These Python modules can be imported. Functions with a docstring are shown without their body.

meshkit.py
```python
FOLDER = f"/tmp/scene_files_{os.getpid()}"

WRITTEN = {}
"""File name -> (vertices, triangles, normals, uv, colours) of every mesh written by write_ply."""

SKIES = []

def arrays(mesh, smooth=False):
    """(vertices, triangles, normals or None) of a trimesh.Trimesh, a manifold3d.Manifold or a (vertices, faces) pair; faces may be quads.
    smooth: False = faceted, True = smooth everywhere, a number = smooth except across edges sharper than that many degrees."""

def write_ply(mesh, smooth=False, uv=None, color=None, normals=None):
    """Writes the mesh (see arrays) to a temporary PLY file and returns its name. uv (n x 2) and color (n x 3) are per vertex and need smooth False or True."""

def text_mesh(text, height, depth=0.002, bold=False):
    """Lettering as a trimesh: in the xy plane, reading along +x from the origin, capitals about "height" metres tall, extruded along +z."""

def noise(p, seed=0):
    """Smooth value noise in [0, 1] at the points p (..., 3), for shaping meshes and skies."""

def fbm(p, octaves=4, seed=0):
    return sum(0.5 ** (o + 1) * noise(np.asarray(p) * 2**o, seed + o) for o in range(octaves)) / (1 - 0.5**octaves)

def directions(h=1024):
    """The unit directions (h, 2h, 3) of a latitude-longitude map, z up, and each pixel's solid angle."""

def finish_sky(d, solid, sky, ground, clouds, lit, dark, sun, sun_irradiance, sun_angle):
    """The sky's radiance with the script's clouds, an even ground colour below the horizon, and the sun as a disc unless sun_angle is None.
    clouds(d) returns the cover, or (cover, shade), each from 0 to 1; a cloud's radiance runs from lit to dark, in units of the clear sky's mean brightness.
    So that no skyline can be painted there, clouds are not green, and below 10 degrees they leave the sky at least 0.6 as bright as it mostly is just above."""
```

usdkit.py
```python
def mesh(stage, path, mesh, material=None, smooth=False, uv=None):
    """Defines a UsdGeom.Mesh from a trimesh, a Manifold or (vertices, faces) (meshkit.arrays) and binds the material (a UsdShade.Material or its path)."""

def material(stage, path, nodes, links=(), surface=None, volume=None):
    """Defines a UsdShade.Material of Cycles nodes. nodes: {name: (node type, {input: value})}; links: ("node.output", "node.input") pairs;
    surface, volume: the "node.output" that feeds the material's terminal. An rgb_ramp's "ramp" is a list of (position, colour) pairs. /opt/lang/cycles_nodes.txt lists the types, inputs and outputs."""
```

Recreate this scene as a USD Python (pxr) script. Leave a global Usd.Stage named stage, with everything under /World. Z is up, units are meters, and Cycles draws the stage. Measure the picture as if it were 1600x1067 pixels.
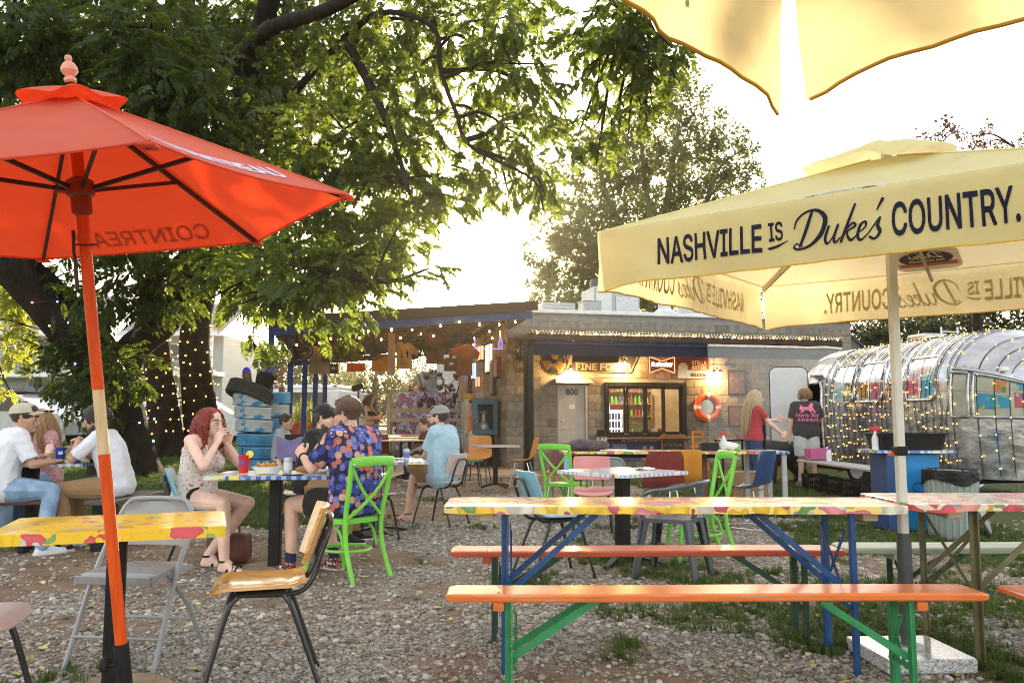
import math,random
import numpy as np,trimesh,usdkit,meshkit
import manifold3d as m3d
from pxr import Usd,UsdGeom,UsdLux,UsdShade,Gf,Sdf,Vt

stage = Usd.Stage.CreateInMemory()
UsdGeom.SetStageUpAxis(stage,UsdGeom.Tokens.z)
UsdGeom.SetStageMetersPerUnit(stage,1.0)
UsdGeom.Xform.Define(stage,'/World')
UsdGeom.Scope.Define(stage,'/World/Looks')
# ------------------------------------------------------------------ camera
CAM_H,PITCH,FPX = 1.17,math.atan((657 - 533.5) / 1280.0),1280.0
cam = UsdGeom.Camera.Define(stage,'/World/camera')
cam.AddTranslateOp().Set(Gf.Vec3d(0,0,CAM_H))
cam.AddRotateXOp().Set(90 + math.degrees(PITCH))
cam.CreateHorizontalApertureAttr(36.0)
cam.CreateVerticalApertureAttr(36.0 * 682 / 1024)
cam.CreateFocalLengthAttr(36.0 * FPX / 1600)
cam.CreateClippingRangeAttr(Gf.Vec2f(0.05,5000))
cam.CreateExposureAttr(EXPO := 1.72)
# ------------------------------------------------------------------ sky and sun
SUN_EL,SUN_AZ = math.radians(12.0),math.radians(-1.0)
dome = UsdLux.DomeLight.Define(stage,'/World/sky')
dome.GetPrim().SetCustomDataByKey('kind','structure')
sky_mat = usdkit.material(stage,'/World/Looks/sky',{
    'sky': ('sky_texture',{'sky_type': 'single_scattering','sun_disc': False,'sun_elevation': SUN_EL,'sun_rotation': SUN_AZ,
                            'altitude': 100.0,'air_density': 1.0,'aerosol_density': 1.6,'ozone_density': 1.0}),
    'tc': ('texture_coordinate',{}),
    'mp': ('mapping',{'scale': (1.0,1.0,2.2)}),
    'n': ('noise_texture',{'scale': 2.2,'detail': 5.0,'roughness': 0.55}),
    'r': ('rgb_ramp',{'ramp': [(0.0,(0.15,) * 3),(0.45,(0.25,) * 3),(0.75,(0.40,) * 3)]}),
    'mix': ('mix_color',{'b': (7.9,7.1,6.1),'use_clamp': False}),
    'bg': ('background_shader',{'strength': 0.13}),
},[('tc.generated','mp.vector'),('mp.vector','n.vector'),('n.fac','r.fac'),('r.color','mix.fac'),('sky.color','mix.a'),('mix.result','bg.color')],surface='bg.background')
UsdShade.MaterialBindingAPI.Apply(dome.GetPrim()).Bind(sky_mat)
sun = UsdLux.DistantLight.Define(stage,'/World/sun')
sun.AddRotateZOp().Set(-math.degrees(SUN_AZ))
sun.AddRotateXOp().Set(-(90 - math.degrees(SUN_EL)))
sun.CreateNormalizeAttr(True)
sun.CreateIntensityAttr(1.2)
sun.CreateAngleAttr(0.53)
sun.CreateColorAttr(Gf.Vec3f(1.0,0.80,0.52))

# ------------------------------------------------------------------ where a point of the place stands
CP,SP = math.cos(PITCH),math.sin(PITCH)
def ray(x,y):
    a,b,c = (x - 800) / FPX,-(y - 533.5) / FPX,1.0
    return np.array([a,c * CP - b * SP,c * SP + b * CP])
def gp(x,y,z=0.0):
    r = ray(x,y); t = (z - CAM_H) / r[2]
    return np.array([0,0,CAM_H]) + r * t
def pd(x,y,Y):
    r = ray(x,y)
    return np.array([0,0,CAM_H]) + r * (Y / r[1])

# ------------------------------------------------------------------ mesh helpers: all return (vertices, triangles)
A = np.asarray
def unit(v):
    v = A(v,float); return v / (np.linalg.norm(v) + 1e-12)
def cat(*ms):
    vs,fs,n = [],[],0
    for m in ms:
        if isinstance(m,list):
            m = cat(*m)
        v,f = (m.vertices,m.faces) if hasattr(m,'faces') else m
        if len(v) == 0: continue
        vs.append(A(v,float)); fs.append(A(f,int) + n); n += len(v)
    return np.vstack(vs),np.vstack(fs)
def rotz(a):
    c,s = math.cos(a),math.sin(a); return np.array([[c,-s,0],[s,c,0],[0,0,1.0]])
def rotx(a):
    c,s = math.cos(a),math.sin(a); return np.array([[1.0,0,0],[0,c,-s],[0,s,c]])
def roty(a):
    c,s = math.cos(a),math.sin(a); return np.array([[c,0,s],[0,1.0,0],[-s,0,c]])
def xf(m,R=None,t=(0,0,0)):
    v,f = (m.vertices,m.faces) if hasattr(m,'faces') else m
    v = A(v,float)
    if R is not None:
        v = v @ A(R).T
        if np.linalg.det(R) < 0: f = A(f)[:,::-1]
    return v + A(t,float),A(f)
_bc = {}
def box(c,s,R=None,bev=0.0):
    s = A(s,float)
    if bev <= 0:
        m = trimesh.creation.box(s)
        v,f = m.vertices,m.faces
    else:
        b = min(bev,s.min() * 0.49)
        key = tuple(np.round([*s,b],5))
        if key not in _bc:
            pts = []
            for i in range(3):
                for k in np.ndindex(2,2,2):
                    p = (A(k) * 2 - 1) * (s / 2 - b); p[i] = (k[i] * 2 - 1) * s[i] / 2; pts.append(p)
            h = trimesh.convex.convex_hull(np.array(pts))
            _bc[key] = (A(h.vertices),A(h.faces))
        v,f = _bc[key]
    v = A(v)
    if R is not None: v = v @ A(R).T
    return v + A(c,float),A(f)
def bar(p0,p1,w,h,up=(0,0,1),bev=0.0):
    """a box of section w x h from p0 to p1"""
    p0,p1 = A(p0,float),A(p1,float); d = p1 - p0; L = np.linalg.norm(d); d = d / L
    x = np.cross(d,up)
    if np.linalg.norm(x) < 1e-4: x = np.cross(d,(1,0,0))
    x = unit(x); u = np.cross(x,d)
    return box((p0 + p1) / 2,(w,L,h),np.stack([x,d,u],1),bev)
def tube(pts,r,n=8,closed=False,flat=1.0):
    p = A(pts,float); N = len(p); r = np.broadcast_to(A(r,float),(N,))
    t = (np.roll(p,-1,0) - np.roll(p,1,0)) if closed else np.gradient(p,axis=0)
    t /= np.linalg.norm(t,axis=1,keepdims=True) + 1e-12
    a = np.zeros_like(p); u = np.cross(t[0],(0,0,1.0))
    if np.linalg.norm(u) < 1e-3: u = np.cross(t[0],(1.0,0,0))
    for i in range(N):
        u = u - t[i] * (u @ t[i]); u = unit(u); a[i] = u
    b = np.cross(t,a); g = np.arange(n) * 2 * np.pi / n
    v = p[:,None] + r[:,None,None] * (np.cos(g)[None,:,None] * a[:,None] * flat + np.sin(g)[None,:,None] * b[:,None])
    v = v.reshape(-1,3)
    M = N if closed else N - 1
    i,j = np.meshgrid(np.arange(M),np.arange(n),indexing='ij'); i2 = (i + 1) % N; j2 = (j + 1) % n
    q = np.stack([i * n + j,i * n + j2,i2 * n + j2,i2 * n + j],-1).reshape(-1,4)
    f = np.vstack([q[:,[0,1,2]],q[:,[0,2,3]]])
    if not closed:
        v = np.vstack([v,p[0],p[-1]]); k = N * n; j = np.arange(n); jj = (j + 1) % n
        f = np.vstack([f,np.stack([np.full(n,k),jj,j],1),np.stack([np.full(n,k + 1),(N - 1) * n + j,(N - 1) * n + jj],1)])
    return v,f
def cyl(p0,p1,r0,r1=None,n=12):
    return tube([p0,p1],[r0,r0 if r1 is None else r1],n)
def bez(pts,n=12):
    """smooth curve through pts (Catmull-Rom)"""
    p = A(pts,float); P = np.vstack([2 * p[0] - p[1],p,2 * p[-1] - p[-2]]); out = []
    for i in range(1,len(P) - 2):
        for t in np.linspace(0,1,n,endpoint=False):
            out.append(0.5 * ((2 * P[i]) + (-P[i - 1] + P[i + 1]) * t + (2 * P[i - 1] - 5 * P[i] + 4 * P[i + 1] - P[i + 2]) * t * t + (-P[i - 1] + 3 * P[i] - 3 * P[i + 1] + P[i + 2]) * t ** 3))
    return np.array(out + [p[-1]])
def lathe(prof,n=24,c=(0,0,0)):
    pr = A(prof,float); N = len(pr); g = np.arange(n) * 2 * np.pi / n
    v = np.stack([pr[:,0,None] * np.cos(g),pr[:,0,None] * np.sin(g),np.repeat(pr[:,1,None],n,1)],-1).reshape(-1,3)
    i,j = np.meshgrid(np.arange(N - 1),np.arange(n),indexing='ij'); j2 = (j + 1) % n
    q = np.stack([i * n + j,i * n + j2,(i + 1) * n + j2,(i + 1) * n + j],-1).reshape(-1,4)
    return v + A(c,float),np.vstack([q[:,[0,1,2]],q[:,[0,2,3]]])
def ell(c,r,R=None,sub=2):
    m = trimesh.creation.icosphere(subdivisions=sub); v = A(m.vertices) * A(r,float)
    if R is not None: v = v @ A(R).T
    return v + A(c,float),A(m.faces)
def grid(fn,nu,nv,thick=0.0):
    """surface fn(u, v) -> xyz on [0,1]^2; thick gives it a back and a rim"""
    u,v = np.meshgrid(np.linspace(0,1,nu),np.linspace(0,1,nv),indexing='ij')
    P = fn(u,v); P = np.stack(np.broadcast_arrays(*P),-1) if isinstance(P,tuple) else P
    i,j = np.meshgrid(np.arange(nu - 1),np.arange(nv - 1),indexing='ij')
    a = i * nv + j; q = np.stack([a,a + nv,a + nv + 1,a + 1],-1).reshape(-1,4)
    f = np.vstack([q[:,[0,1,2]],q[:,[0,2,3]]]); V = P.reshape(-1,3)
    if thick:
        du,dv = np.gradient(P,axis=0),np.gradient(P,axis=1)
        n = np.cross(du,dv); n /= np.linalg.norm(n,axis=-1,keepdims=True) + 1e-12
        B = (P - n * thick).reshape(-1,3); K = len(V)
        rim = []
        edge = [(i,0) for i in range(nu)] + [(nu - 1,j) for j in range(1,nv)] + [(i,nv - 1) for i in range(nu - 2,-1,-1)] + [(0,j) for j in range(nv - 2,0,-1)]
        e = [x * nv + y for x,y in edge]
        for k in range(len(e)):
            p,r = e[k],e[(k + 1) % len(e)]
            rim += [[p,p + K,r + K],[p,r + K,r]]
        f = np.vstack([f,f[:,::-1] + K,np.array(rim)[:,::-1]]); V = np.vstack([V,B])
    return V,f
def poly(pts,depth,o=(0,0,0),ex=(1,0,0),ey=(0,1,0),holes=()):
    """outline pts extruded by depth along ex x ey, from o"""
    from shapely.geometry import Polygon
    pg = pts if hasattr(pts,'area') else Polygon(pts,holes)
    if not pg.is_valid: pg = pg.buffer(0)
    ms = [trimesh.creation.extrude_polygon(g,depth,engine='earcut') for g in getattr(pg,'geoms',[pg]) if g.area > 1e-9]
    ex,ey = unit(ex),unit(ey)
    return xf(cat(*ms),np.stack([ex,ey,np.cross(ex,ey)],1),o)
def rrect(w,h,r,n=5,c=(0,0)):
    out = []
    for (sx,sy,a0) in ((1,-1,-90),(1,1,0),(-1,1,90),(-1,-1,180)):
        for a in np.radians(np.linspace(a0,a0 + 90,n)):
            out.append((c[0] + sx * (w / 2 - r) + r * math.cos(a),c[1] + sy * (h / 2 - r) + r * math.sin(a)))
    return out
_tx = {}
def text(s,h,depth=0.002,bold=True,squeeze=1.0,slant=0.0,center=False,limit=None):
    k = (s,bold)
    if k not in _tx: _tx[k] = cat(meshkit.text_mesh(s,1.0,1.0,bold))
    v,f = _tx[k]; v = v.copy() * (h,h,depth); v[:,0] = v[:,0] * squeeze + v[:,1] * slant
    if limit: v[:,0] *= limit / (v[:,0].max() - v[:,0].min())
    if center: v[:,0] -= (v[:,0].max() + v[:,0].min()) / 2
    return v,f
def onto(m,o,ex,ey):
    ex,ey = A(ex,float),A(ey,float); n = unit(np.cross(ex,ey))
    return xf(m,np.stack([ex,ey,n],1),o)
def ruffle(m,amp,scale,seed=0,octv=3):
    v,f = m; v = A(v,float).copy()
    t = trimesh.Trimesh(v,f,process=False); n = t.vertex_normals
    d = meshkit.fbm(v * scale + 37.3,octv,seed) - 0.5
    return v + n * (d * 2 * amp)[:,None],f

# ------------------------------------------------------------------ things and parts
def shaded(m,deg):
    """(vertices, triangles) with each corner's own normal where an edge is sharper than deg"""
    v,f = (m.vertices,m.faces) if hasattr(m,'faces') else m
    v,f = A(v,float),A(f,int)
    if f.shape[1] == 4: f = np.vstack([f[:,[0,1,2]],f[:,[0,2,3]]])
    fn = np.cross(v[f[:,1]] - v[f[:,0]],v[f[:,2]] - v[f[:,0]])
    if deg is False: return v[f].reshape(-1,3),np.arange(3 * len(f)).reshape(-1,3),np.repeat(fn / (np.linalg.norm(fn,axis=1,keepdims=True) + 1e-20),3,0)
    if deg is True or len(f) > 6000:
        n = np.zeros_like(v)
        for k in range(3): np.add.at(n,f[:,k],fn)
        return v,f,n / (np.linalg.norm(n,axis=1,keepdims=True) + 1e-20)
    u = fn / (np.linalg.norm(fn,axis=1,keepdims=True) + 1e-20); cv = f.ravel(); o = np.argsort(cv,kind='stable'); cnt = np.bincount(cv,minlength=len(v)); st = np.cumsum(cnt) - cnt
    rep = cnt[cv]; a = np.repeat(np.arange(len(cv)),rep); b = o[np.repeat(st[cv],rep) + np.arange(rep.sum()) - np.repeat(np.cumsum(rep) - rep,rep)]
    fa,fb = a // 3,b // 3; ok = np.einsum('ij,ij->i',u[fa],u[fb]) > math.cos(math.radians(deg)); n = np.zeros((len(cv),3))
    for k in range(3): n[:,k] = np.bincount(a[ok],fn[fb[ok],k],len(cv))
    return v[cv],np.arange(len(cv)).reshape(-1,3),n / (np.linalg.norm(n,axis=1,keepdims=True) + 1e-20)
def mk(path,mesh,mat,smooth):
    v,f,n = shaded(mesh,smooth); g = UsdGeom.Mesh.Define(stage,path)
    g.CreatePointsAttr(Vt.Vec3fArray.FromNumpy(v.astype(np.float32))); g.CreateFaceVertexCountsAttr(Vt.IntArray.FromNumpy(np.full(len(f),3,np.int32))); g.CreateFaceVertexIndicesAttr(Vt.IntArray.FromNumpy(f.astype(np.int32).ravel()))
    g.CreateSubdivisionSchemeAttr('none'); g.CreateDoubleSidedAttr(True); g.CreateNormalsAttr(Vt.Vec3fArray.FromNumpy(n.astype(np.float32))); g.SetNormalsInterpolation('vertex')
    UsdShade.MaterialBindingAPI.Apply(g.GetPrim()).Bind(mat); return g
_names = {}
def free(path):
    k = _names.get(path,0); _names[path] = k + 1
    return path if k == 0 else free_num(path,k)
def free_num(path,k): return f'{path}_{k:03d}'
def nth(k): return ('first second third fourth fifth sixth seventh eighth ninth tenth eleventh twelfth thirteenth fourteenth fifteenth sixteenth seventeenth eighteenth nineteenth twentieth'.split() + ['twenty-' + x for x in 'first second third fourth fifth'.split()])[k]
class Thing:
    def __init__(s,name,label,cat_,loc=(0,0,0),rz=0.0,group=None,kind=None):
        s.path = free('/World/' + name); s.name = name; s.loc = A(loc,float); s.rz = rz
        x = UsdGeom.Xform.Define(stage,s.path); x.AddTranslateOp().Set(Gf.Vec3d(*map(float,s.loc)))
        if rz: x.AddRotateZOp().Set(math.degrees(rz))
        s.prim = x.GetPrim(); keys(s.prim,label,cat_,group,kind)
        s.cat,s.group,s.label = cat_,group,label
    def part(s,name,mesh,mat,parent=None,smooth=35,world=False,label=None,kind=None):
        if world:
            v,f = mesh if isinstance(mesh,tuple) else cat(mesh); mesh = ((A(v) - s.loc) @ rotz(s.rz),f)
        p = free((parent or s.path) + '/' + name)
        g = mk(p,mesh,mat,smooth)
        keys(g.GetPrim(),label,None,None,kind)
        return p
def keys(p,label=None,cat_=None,group=None,kind=None):
    for k,v in (('label',label),('category',cat_),('group',group),('kind',kind)):
        if v: p.SetCustomDataByKey(k,v)
def dup(t,loc,rz=0.0,label=None,group=None):
    path = free('/World/' + t.name)
    x = UsdGeom.Xform.Define(stage,path); p = x.GetPrim()
    p.GetReferences().AddInternalReference(t.path); p.SetInstanceable(True)
    x.ClearXformOpOrder()
    x.AddTranslateOp().Set(Gf.Vec3d(*map(float,loc)))
    x.AddRotateZOp().Set(math.degrees(rz)); x.SetXformOpOrder([UsdGeom.XformOp(p.GetAttribute('xformOp:translate')),UsdGeom.XformOp(p.GetAttribute('xformOp:rotateZ'))])
    keys(p,label or t.label,t.cat,group or t.group)
    return p
def solo(name,mesh,mat,label=None,cat_=None,group=None,kind=None,smooth=35,loc=None):
    """a thing that is one mesh; loc: its base, the mesh being given around the origin"""
    p = free('/World/' + name)
    g = mk(p,mesh,mat,smooth)
    if loc is not None: g.AddTranslateOp().Set(Gf.Vec3d(*map(float,loc)))
    keys(g.GetPrim(),label,cat_,group,kind)
    return g
def scatter(path,protos,pos,idx,quat=None,scale=None):
    """a PointInstancer; protos: list of (name, mesh, material)"""
    pi = UsdGeom.PointInstancer.Define(stage,path)
    tg = []
    for name,mesh,mat in protos:
        pp = f'{path}/{name}'
        mk(pp,mesh,mat,40); tg.append(pp)
    pi.CreatePrototypesRel().SetTargets(tg)
    pi.CreatePositionsAttr(Vt.Vec3fArray.FromNumpy(A(pos,np.float32)))
    pi.CreateProtoIndicesAttr(Vt.IntArray.FromNumpy(A(idx,np.int32)))
    if quat is not None:
        q = A(quat,float)  # w x y z
        pi.CreateOrientationsAttr(Vt.QuathArray([Gf.Quath(float(a),float(b),float(c),float(d)) for a,b,c,d in q]))
    if scale is not None:
        sc = A(scale,np.float32)
        if sc.ndim == 1: sc = np.repeat(sc[:,None],3,1)
        pi.CreateScalesAttr(Vt.Vec3fArray.FromNumpy(sc))
    return pi.GetPrim()
def quats(R):
    from scipy.spatial.transform import Rotation
    q = Rotation.from_matrix(R).as_quat(); return q[:,[3,0,1,2]]

# ------------------------------------------------------------------ materials
_mats = {}
def M(name,col,rough=0.5,metal=0.0,var=0.15,scale=6.0,bump=0.0,bscale=80.0,spec=0.5,coat=0.0,col2=None,sub=0.0,sheen=0.0,stretch=None,rvar=0.0,bdist=0.01):
    if name in _mats: return _mats[name]
    c = A(col,float); lo = tuple(c * (1 - var)); hi = tuple(np.minimum(c * (1 + var),1)) if col2 is None else tuple(col2)
    N = {'tc': ('texture_coordinate',{}),'n': ('noise_texture',{'scale': scale,'detail': 6.0,'roughness': 0.6}),
         'r': ('rgb_ramp',{'ramp': [(0.32,lo),(0.68,hi)]}),
         'p': ('principled_bsdf',{'roughness': rough,'metallic': metal,'specular_ior_level': spec,'coat_weight': coat,'coat_roughness': 0.15,'sheen_weight': sheen})}
    L = [('n.fac','r.fac'),('r.color','p.base_color')]
    if stretch:
        N['mp'] = ('mapping',{'scale': stretch}); L += [('tc.object','mp.vector'),('mp.vector','n.vector')]
    else: L.append(('tc.object','n.vector'))
    if sub: N['p'][1].update(subsurface_weight=sub,subsurface_radius=(1.0,0.35,0.2),subsurface_scale=0.008)
    if bump:
        N['bn'] = ('noise_texture',{'scale': bscale,'detail': 4.0,'roughness': 0.6}); N['b'] = ('bump',{'strength': bump,'distance': bdist})
        L += [('mp.vector' if stretch else 'tc.object','bn.vector'),('bn.fac','b.height'),('b.normal','p.normal')]
    if rvar:
        N['rr'] = ('map_range',{'from_min': 0.3,'from_max': 0.7,'to_min': max(rough - rvar,0.02),'to_max': rough + rvar}); N['rn'] = ('noise_texture',{'scale': scale * 2.7,'detail': 3.0})
        L += [('tc.object','rn.vector'),('rn.fac','rr.value'),('rr.result','p.roughness')]
    _mats[name] = usdkit.material(stage,'/World/Looks/' + name,N,L,surface='p.BSDF')
    return _mats[name]
def Mnodes(name,nodes,links,surface):
    if name not in _mats: _mats[name] = usdkit.material(stage,'/World/Looks/' + name,nodes,links,surface=surface)
    return _mats[name]
def glow(name,col,strength):
    return Mnodes(name,{'e': ('emission',{'color': col,'strength': strength})},[],'e.emission')
def cloth(name,col,trans=0.35,tcol=None,rough=0.8,var=0.06,bump=0.15,bscale=9.0):
    """fabric that lets light through"""
    c = A(col,float); t = A(tcol if tcol is not None else col,float)
    return Mnodes(name,{'tc': ('texture_coordinate',{}),'n': ('noise_texture',{'scale': 5.0,'detail': 5.0}),'r': ('rgb_ramp',{'ramp': [(0.3,tuple(c * (1 - var))),(0.7,tuple(np.minimum(c * (1 + var),1)))]}),
        'bn': ('noise_texture',{'scale': bscale,'detail': 3.0}),'b': ('bump',{'strength': bump,'distance': 0.03}),
        'w': ('noise_texture',{'scale': 900.0,'detail': 1.0}),'b2': ('bump',{'strength': 0.1,'distance': 0.001}),
        'p': ('principled_bsdf',{'roughness': rough,'specular_ior_level': 0.25,'sheen_weight': 0.15}),'t': ('translucent_bsdf',{'color': tuple(t)}),'m': ('mix_closure',{'fac': trans})},
        [('tc.object','n.vector'),('n.fac','r.fac'),('r.color','p.base_color'),('tc.object','bn.vector'),('bn.fac','b.height'),('tc.object','w.vector'),('w.fac','b2.height'),('b.normal','b2.normal'),('b2.normal','p.normal'),('p.BSDF','m.closure1'),('t.BSDF','m.closure2')],'m.closure')
def leafmat(name,c0,c1,tcol,rnd=True,trans=0.42):
    return Mnodes(name,{'oi': ('object_info',{}),'g': ('geometry',{}),'ns': ('noise_texture',{'scale': 0.9,'detail': 2.0}),'ad': ('math',{'math_type': 'add'}),'ml': ('math',{'math_type': 'multiply','value2': 0.5}),
        'r': ('rgb_ramp',{'ramp': [(0.2,c0),(0.62,c1),(0.97,tuple(A(c1) * (1.7,1.45,0.9)))]}),'r2': ('rgb_ramp',{'ramp': [(0.2,tuple(A(tcol) * 0.75)),(0.7,tcol),(0.97,tuple(A(tcol) * (1.5,1.2,0.9)))]}),
        'p': ('principled_bsdf',{'roughness': 0.42,'specular_ior_level': 0.45}),'t': ('translucent_bsdf',{}),'m': ('mix_closure',{'fac': trans})},
        [('g.position','ns.vector'),('ns.fac','ad.value1'),('oi.random','ad.value2'),('ad.value','ml.value1'),('ml.value','r.fac'),('ml.value','r2.fac'),('r.color','p.base_color'),('r2.color','t.color'),('p.BSDF','m.closure1'),('t.BSDF','m.closure2')],'m.closure')
def printed(name,ground,cols,scale=14.0,keep=0.55,rough=0.35,coat=0.4,warp=0.15):
    """cloth or oilcloth with round blots of print; ground: its own colour, cols: colours of the blots"""
    st = [(i / len(cols),c) for i,c in enumerate(cols)]
    return Mnodes(name,{'tc': ('texture_coordinate',{}),'nz': ('noise_texture',{'scale': scale * 0.7,'detail': 2.0}),'ma': ('vector_math',{'math_type': 'multiply_add','vector2': (warp * 0.3,) * 3}),
        'v': ('voronoi_texture',{'scale': scale,'randomness': 0.9}),'se': ('separate_color',{}),'r': ('rgb_ramp',{'ramp': st,'interpolate': False}),
        'dk': ('rgb_ramp',{'ramp': [(0.0,(1.15,) * 3),(0.3,(1.0,) * 3),(0.5,(0.62,) * 3)]}),'mu': ('mix_color',{'blend_type': 'multiply','fac': 0.8}),
        'th': ('math',{'math_type': 'less_than','value2': keep}),'x': ('mix_color',{'a': ground}),'p': ('principled_bsdf',{'roughness': rough,'coat_weight': coat,'coat_roughness': 0.12})},
        [('tc.object','nz.vector'),('nz.color','ma.vector1'),('tc.object','ma.vector3'),('ma.vector','v.vector'),('v.color','se.color'),('se.r','r.fac'),('v.distance','dk.fac'),('r.color','mu.a'),('dk.color','mu.b'),
         ('v.distance','th.value1'),('th.value','x.fac'),('mu.result','x.b'),('x.result','p.base_color')],'p.BSDF')

# ================================================================== the ground
rng = np.random.default_rng(7)
def sst(a,b,x):
    t = np.clip((A(x,float) - a) / (b - a),0,1); return t * t * (3 - 2 * t)
def n2(x,y,s,seed=0,o=4):
    x,y = np.broadcast_arrays(A(x,float),A(y,float))
    return meshkit.fbm(np.stack([x * s + 51.7,y * s + 13.1,np.full(x.shape,3.3)],-1),o,seed)
def gz(x,y):
    x,y = np.broadcast_arrays(A(x,float),A(y,float))
    bank = 0.42 * sst(9,17,y) * sst(-2.6,-5.0,x)
    lump = (n2(x,y,1.3,3) - 0.5) * 0.05 * sst(1.0,3.0,y) * (1 - sst(25,60,y))
    mound = 0.10 * np.exp(-(((x + 3.6) / 1.3) ** 2 + ((y - 12.2) / 1.2) ** 2))
    return bank + lump * (1 - sst(15.6,16.6,y) * sst(-6.2,-5.2,x) * 0.9) + mound
def masks(x,y):
    """how much bare earth, how much grass there is at a point of the yard"""
    a = n2(x,y,0.55,11); b = n2(x,y,2.3,12); c = n2(x,y,0.35,21)
    earth = sst(0.43,0.57,a * 0.65 + b * 0.35 + 0.05 * sst(3.0,2.0,y))
    gr = sst(2.0,4.2,x) * sst(5.0,9.0,y) * 0.30 + sst(1.5,3.0,x) * sst(9.5,11,y) * 0.30 + sst(0.6,2.2,x) * sst(7.5,4.0,y) * 0.155 + sst(-2.2,-3.2,x) * sst(8.4,10.0,y) * 0.3 + 0.45 * sst(24,30,y)
    grass = sst(0.56,0.70,c * 0.45 + b * 0.55 + gr)
    return earth,grass
def axis_pts(lo,hi,near,fine,n):
    k = np.linspace(-1,1,n); return k
ys = np.concatenate([np.arange(0.2,2.2,0.25),np.arange(2.2,10,0.06),np.arange(10,20,0.16),np.arange(20,45,0.8),np.geomspace(45,1500,26)])
xs = np.concatenate([-np.geomspace(1500,20,26),np.arange(-19,-7,0.5),np.arange(-7,7,0.075),np.arange(7,19.1,0.5),np.geomspace(20,1500,26)])
ys = np.concatenate([-np.geomspace(60,0.4,10),ys])
GX,GY = np.meshgrid(xs,ys,indexing='ij')
GZ = gz(GX,GY) + (n2(GX,GY,9.0,5,3) - 0.5) * 0.022 * (GY < 20)
nx,ny = GX.shape
ii,jj = np.meshgrid(np.arange(nx - 1),np.arange(ny - 1),indexing='ij'); aa = ii * ny + jj
gq = np.stack([aa,aa + ny,aa + ny + 1,aa + 1],-1).reshape(-1,4)
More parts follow.
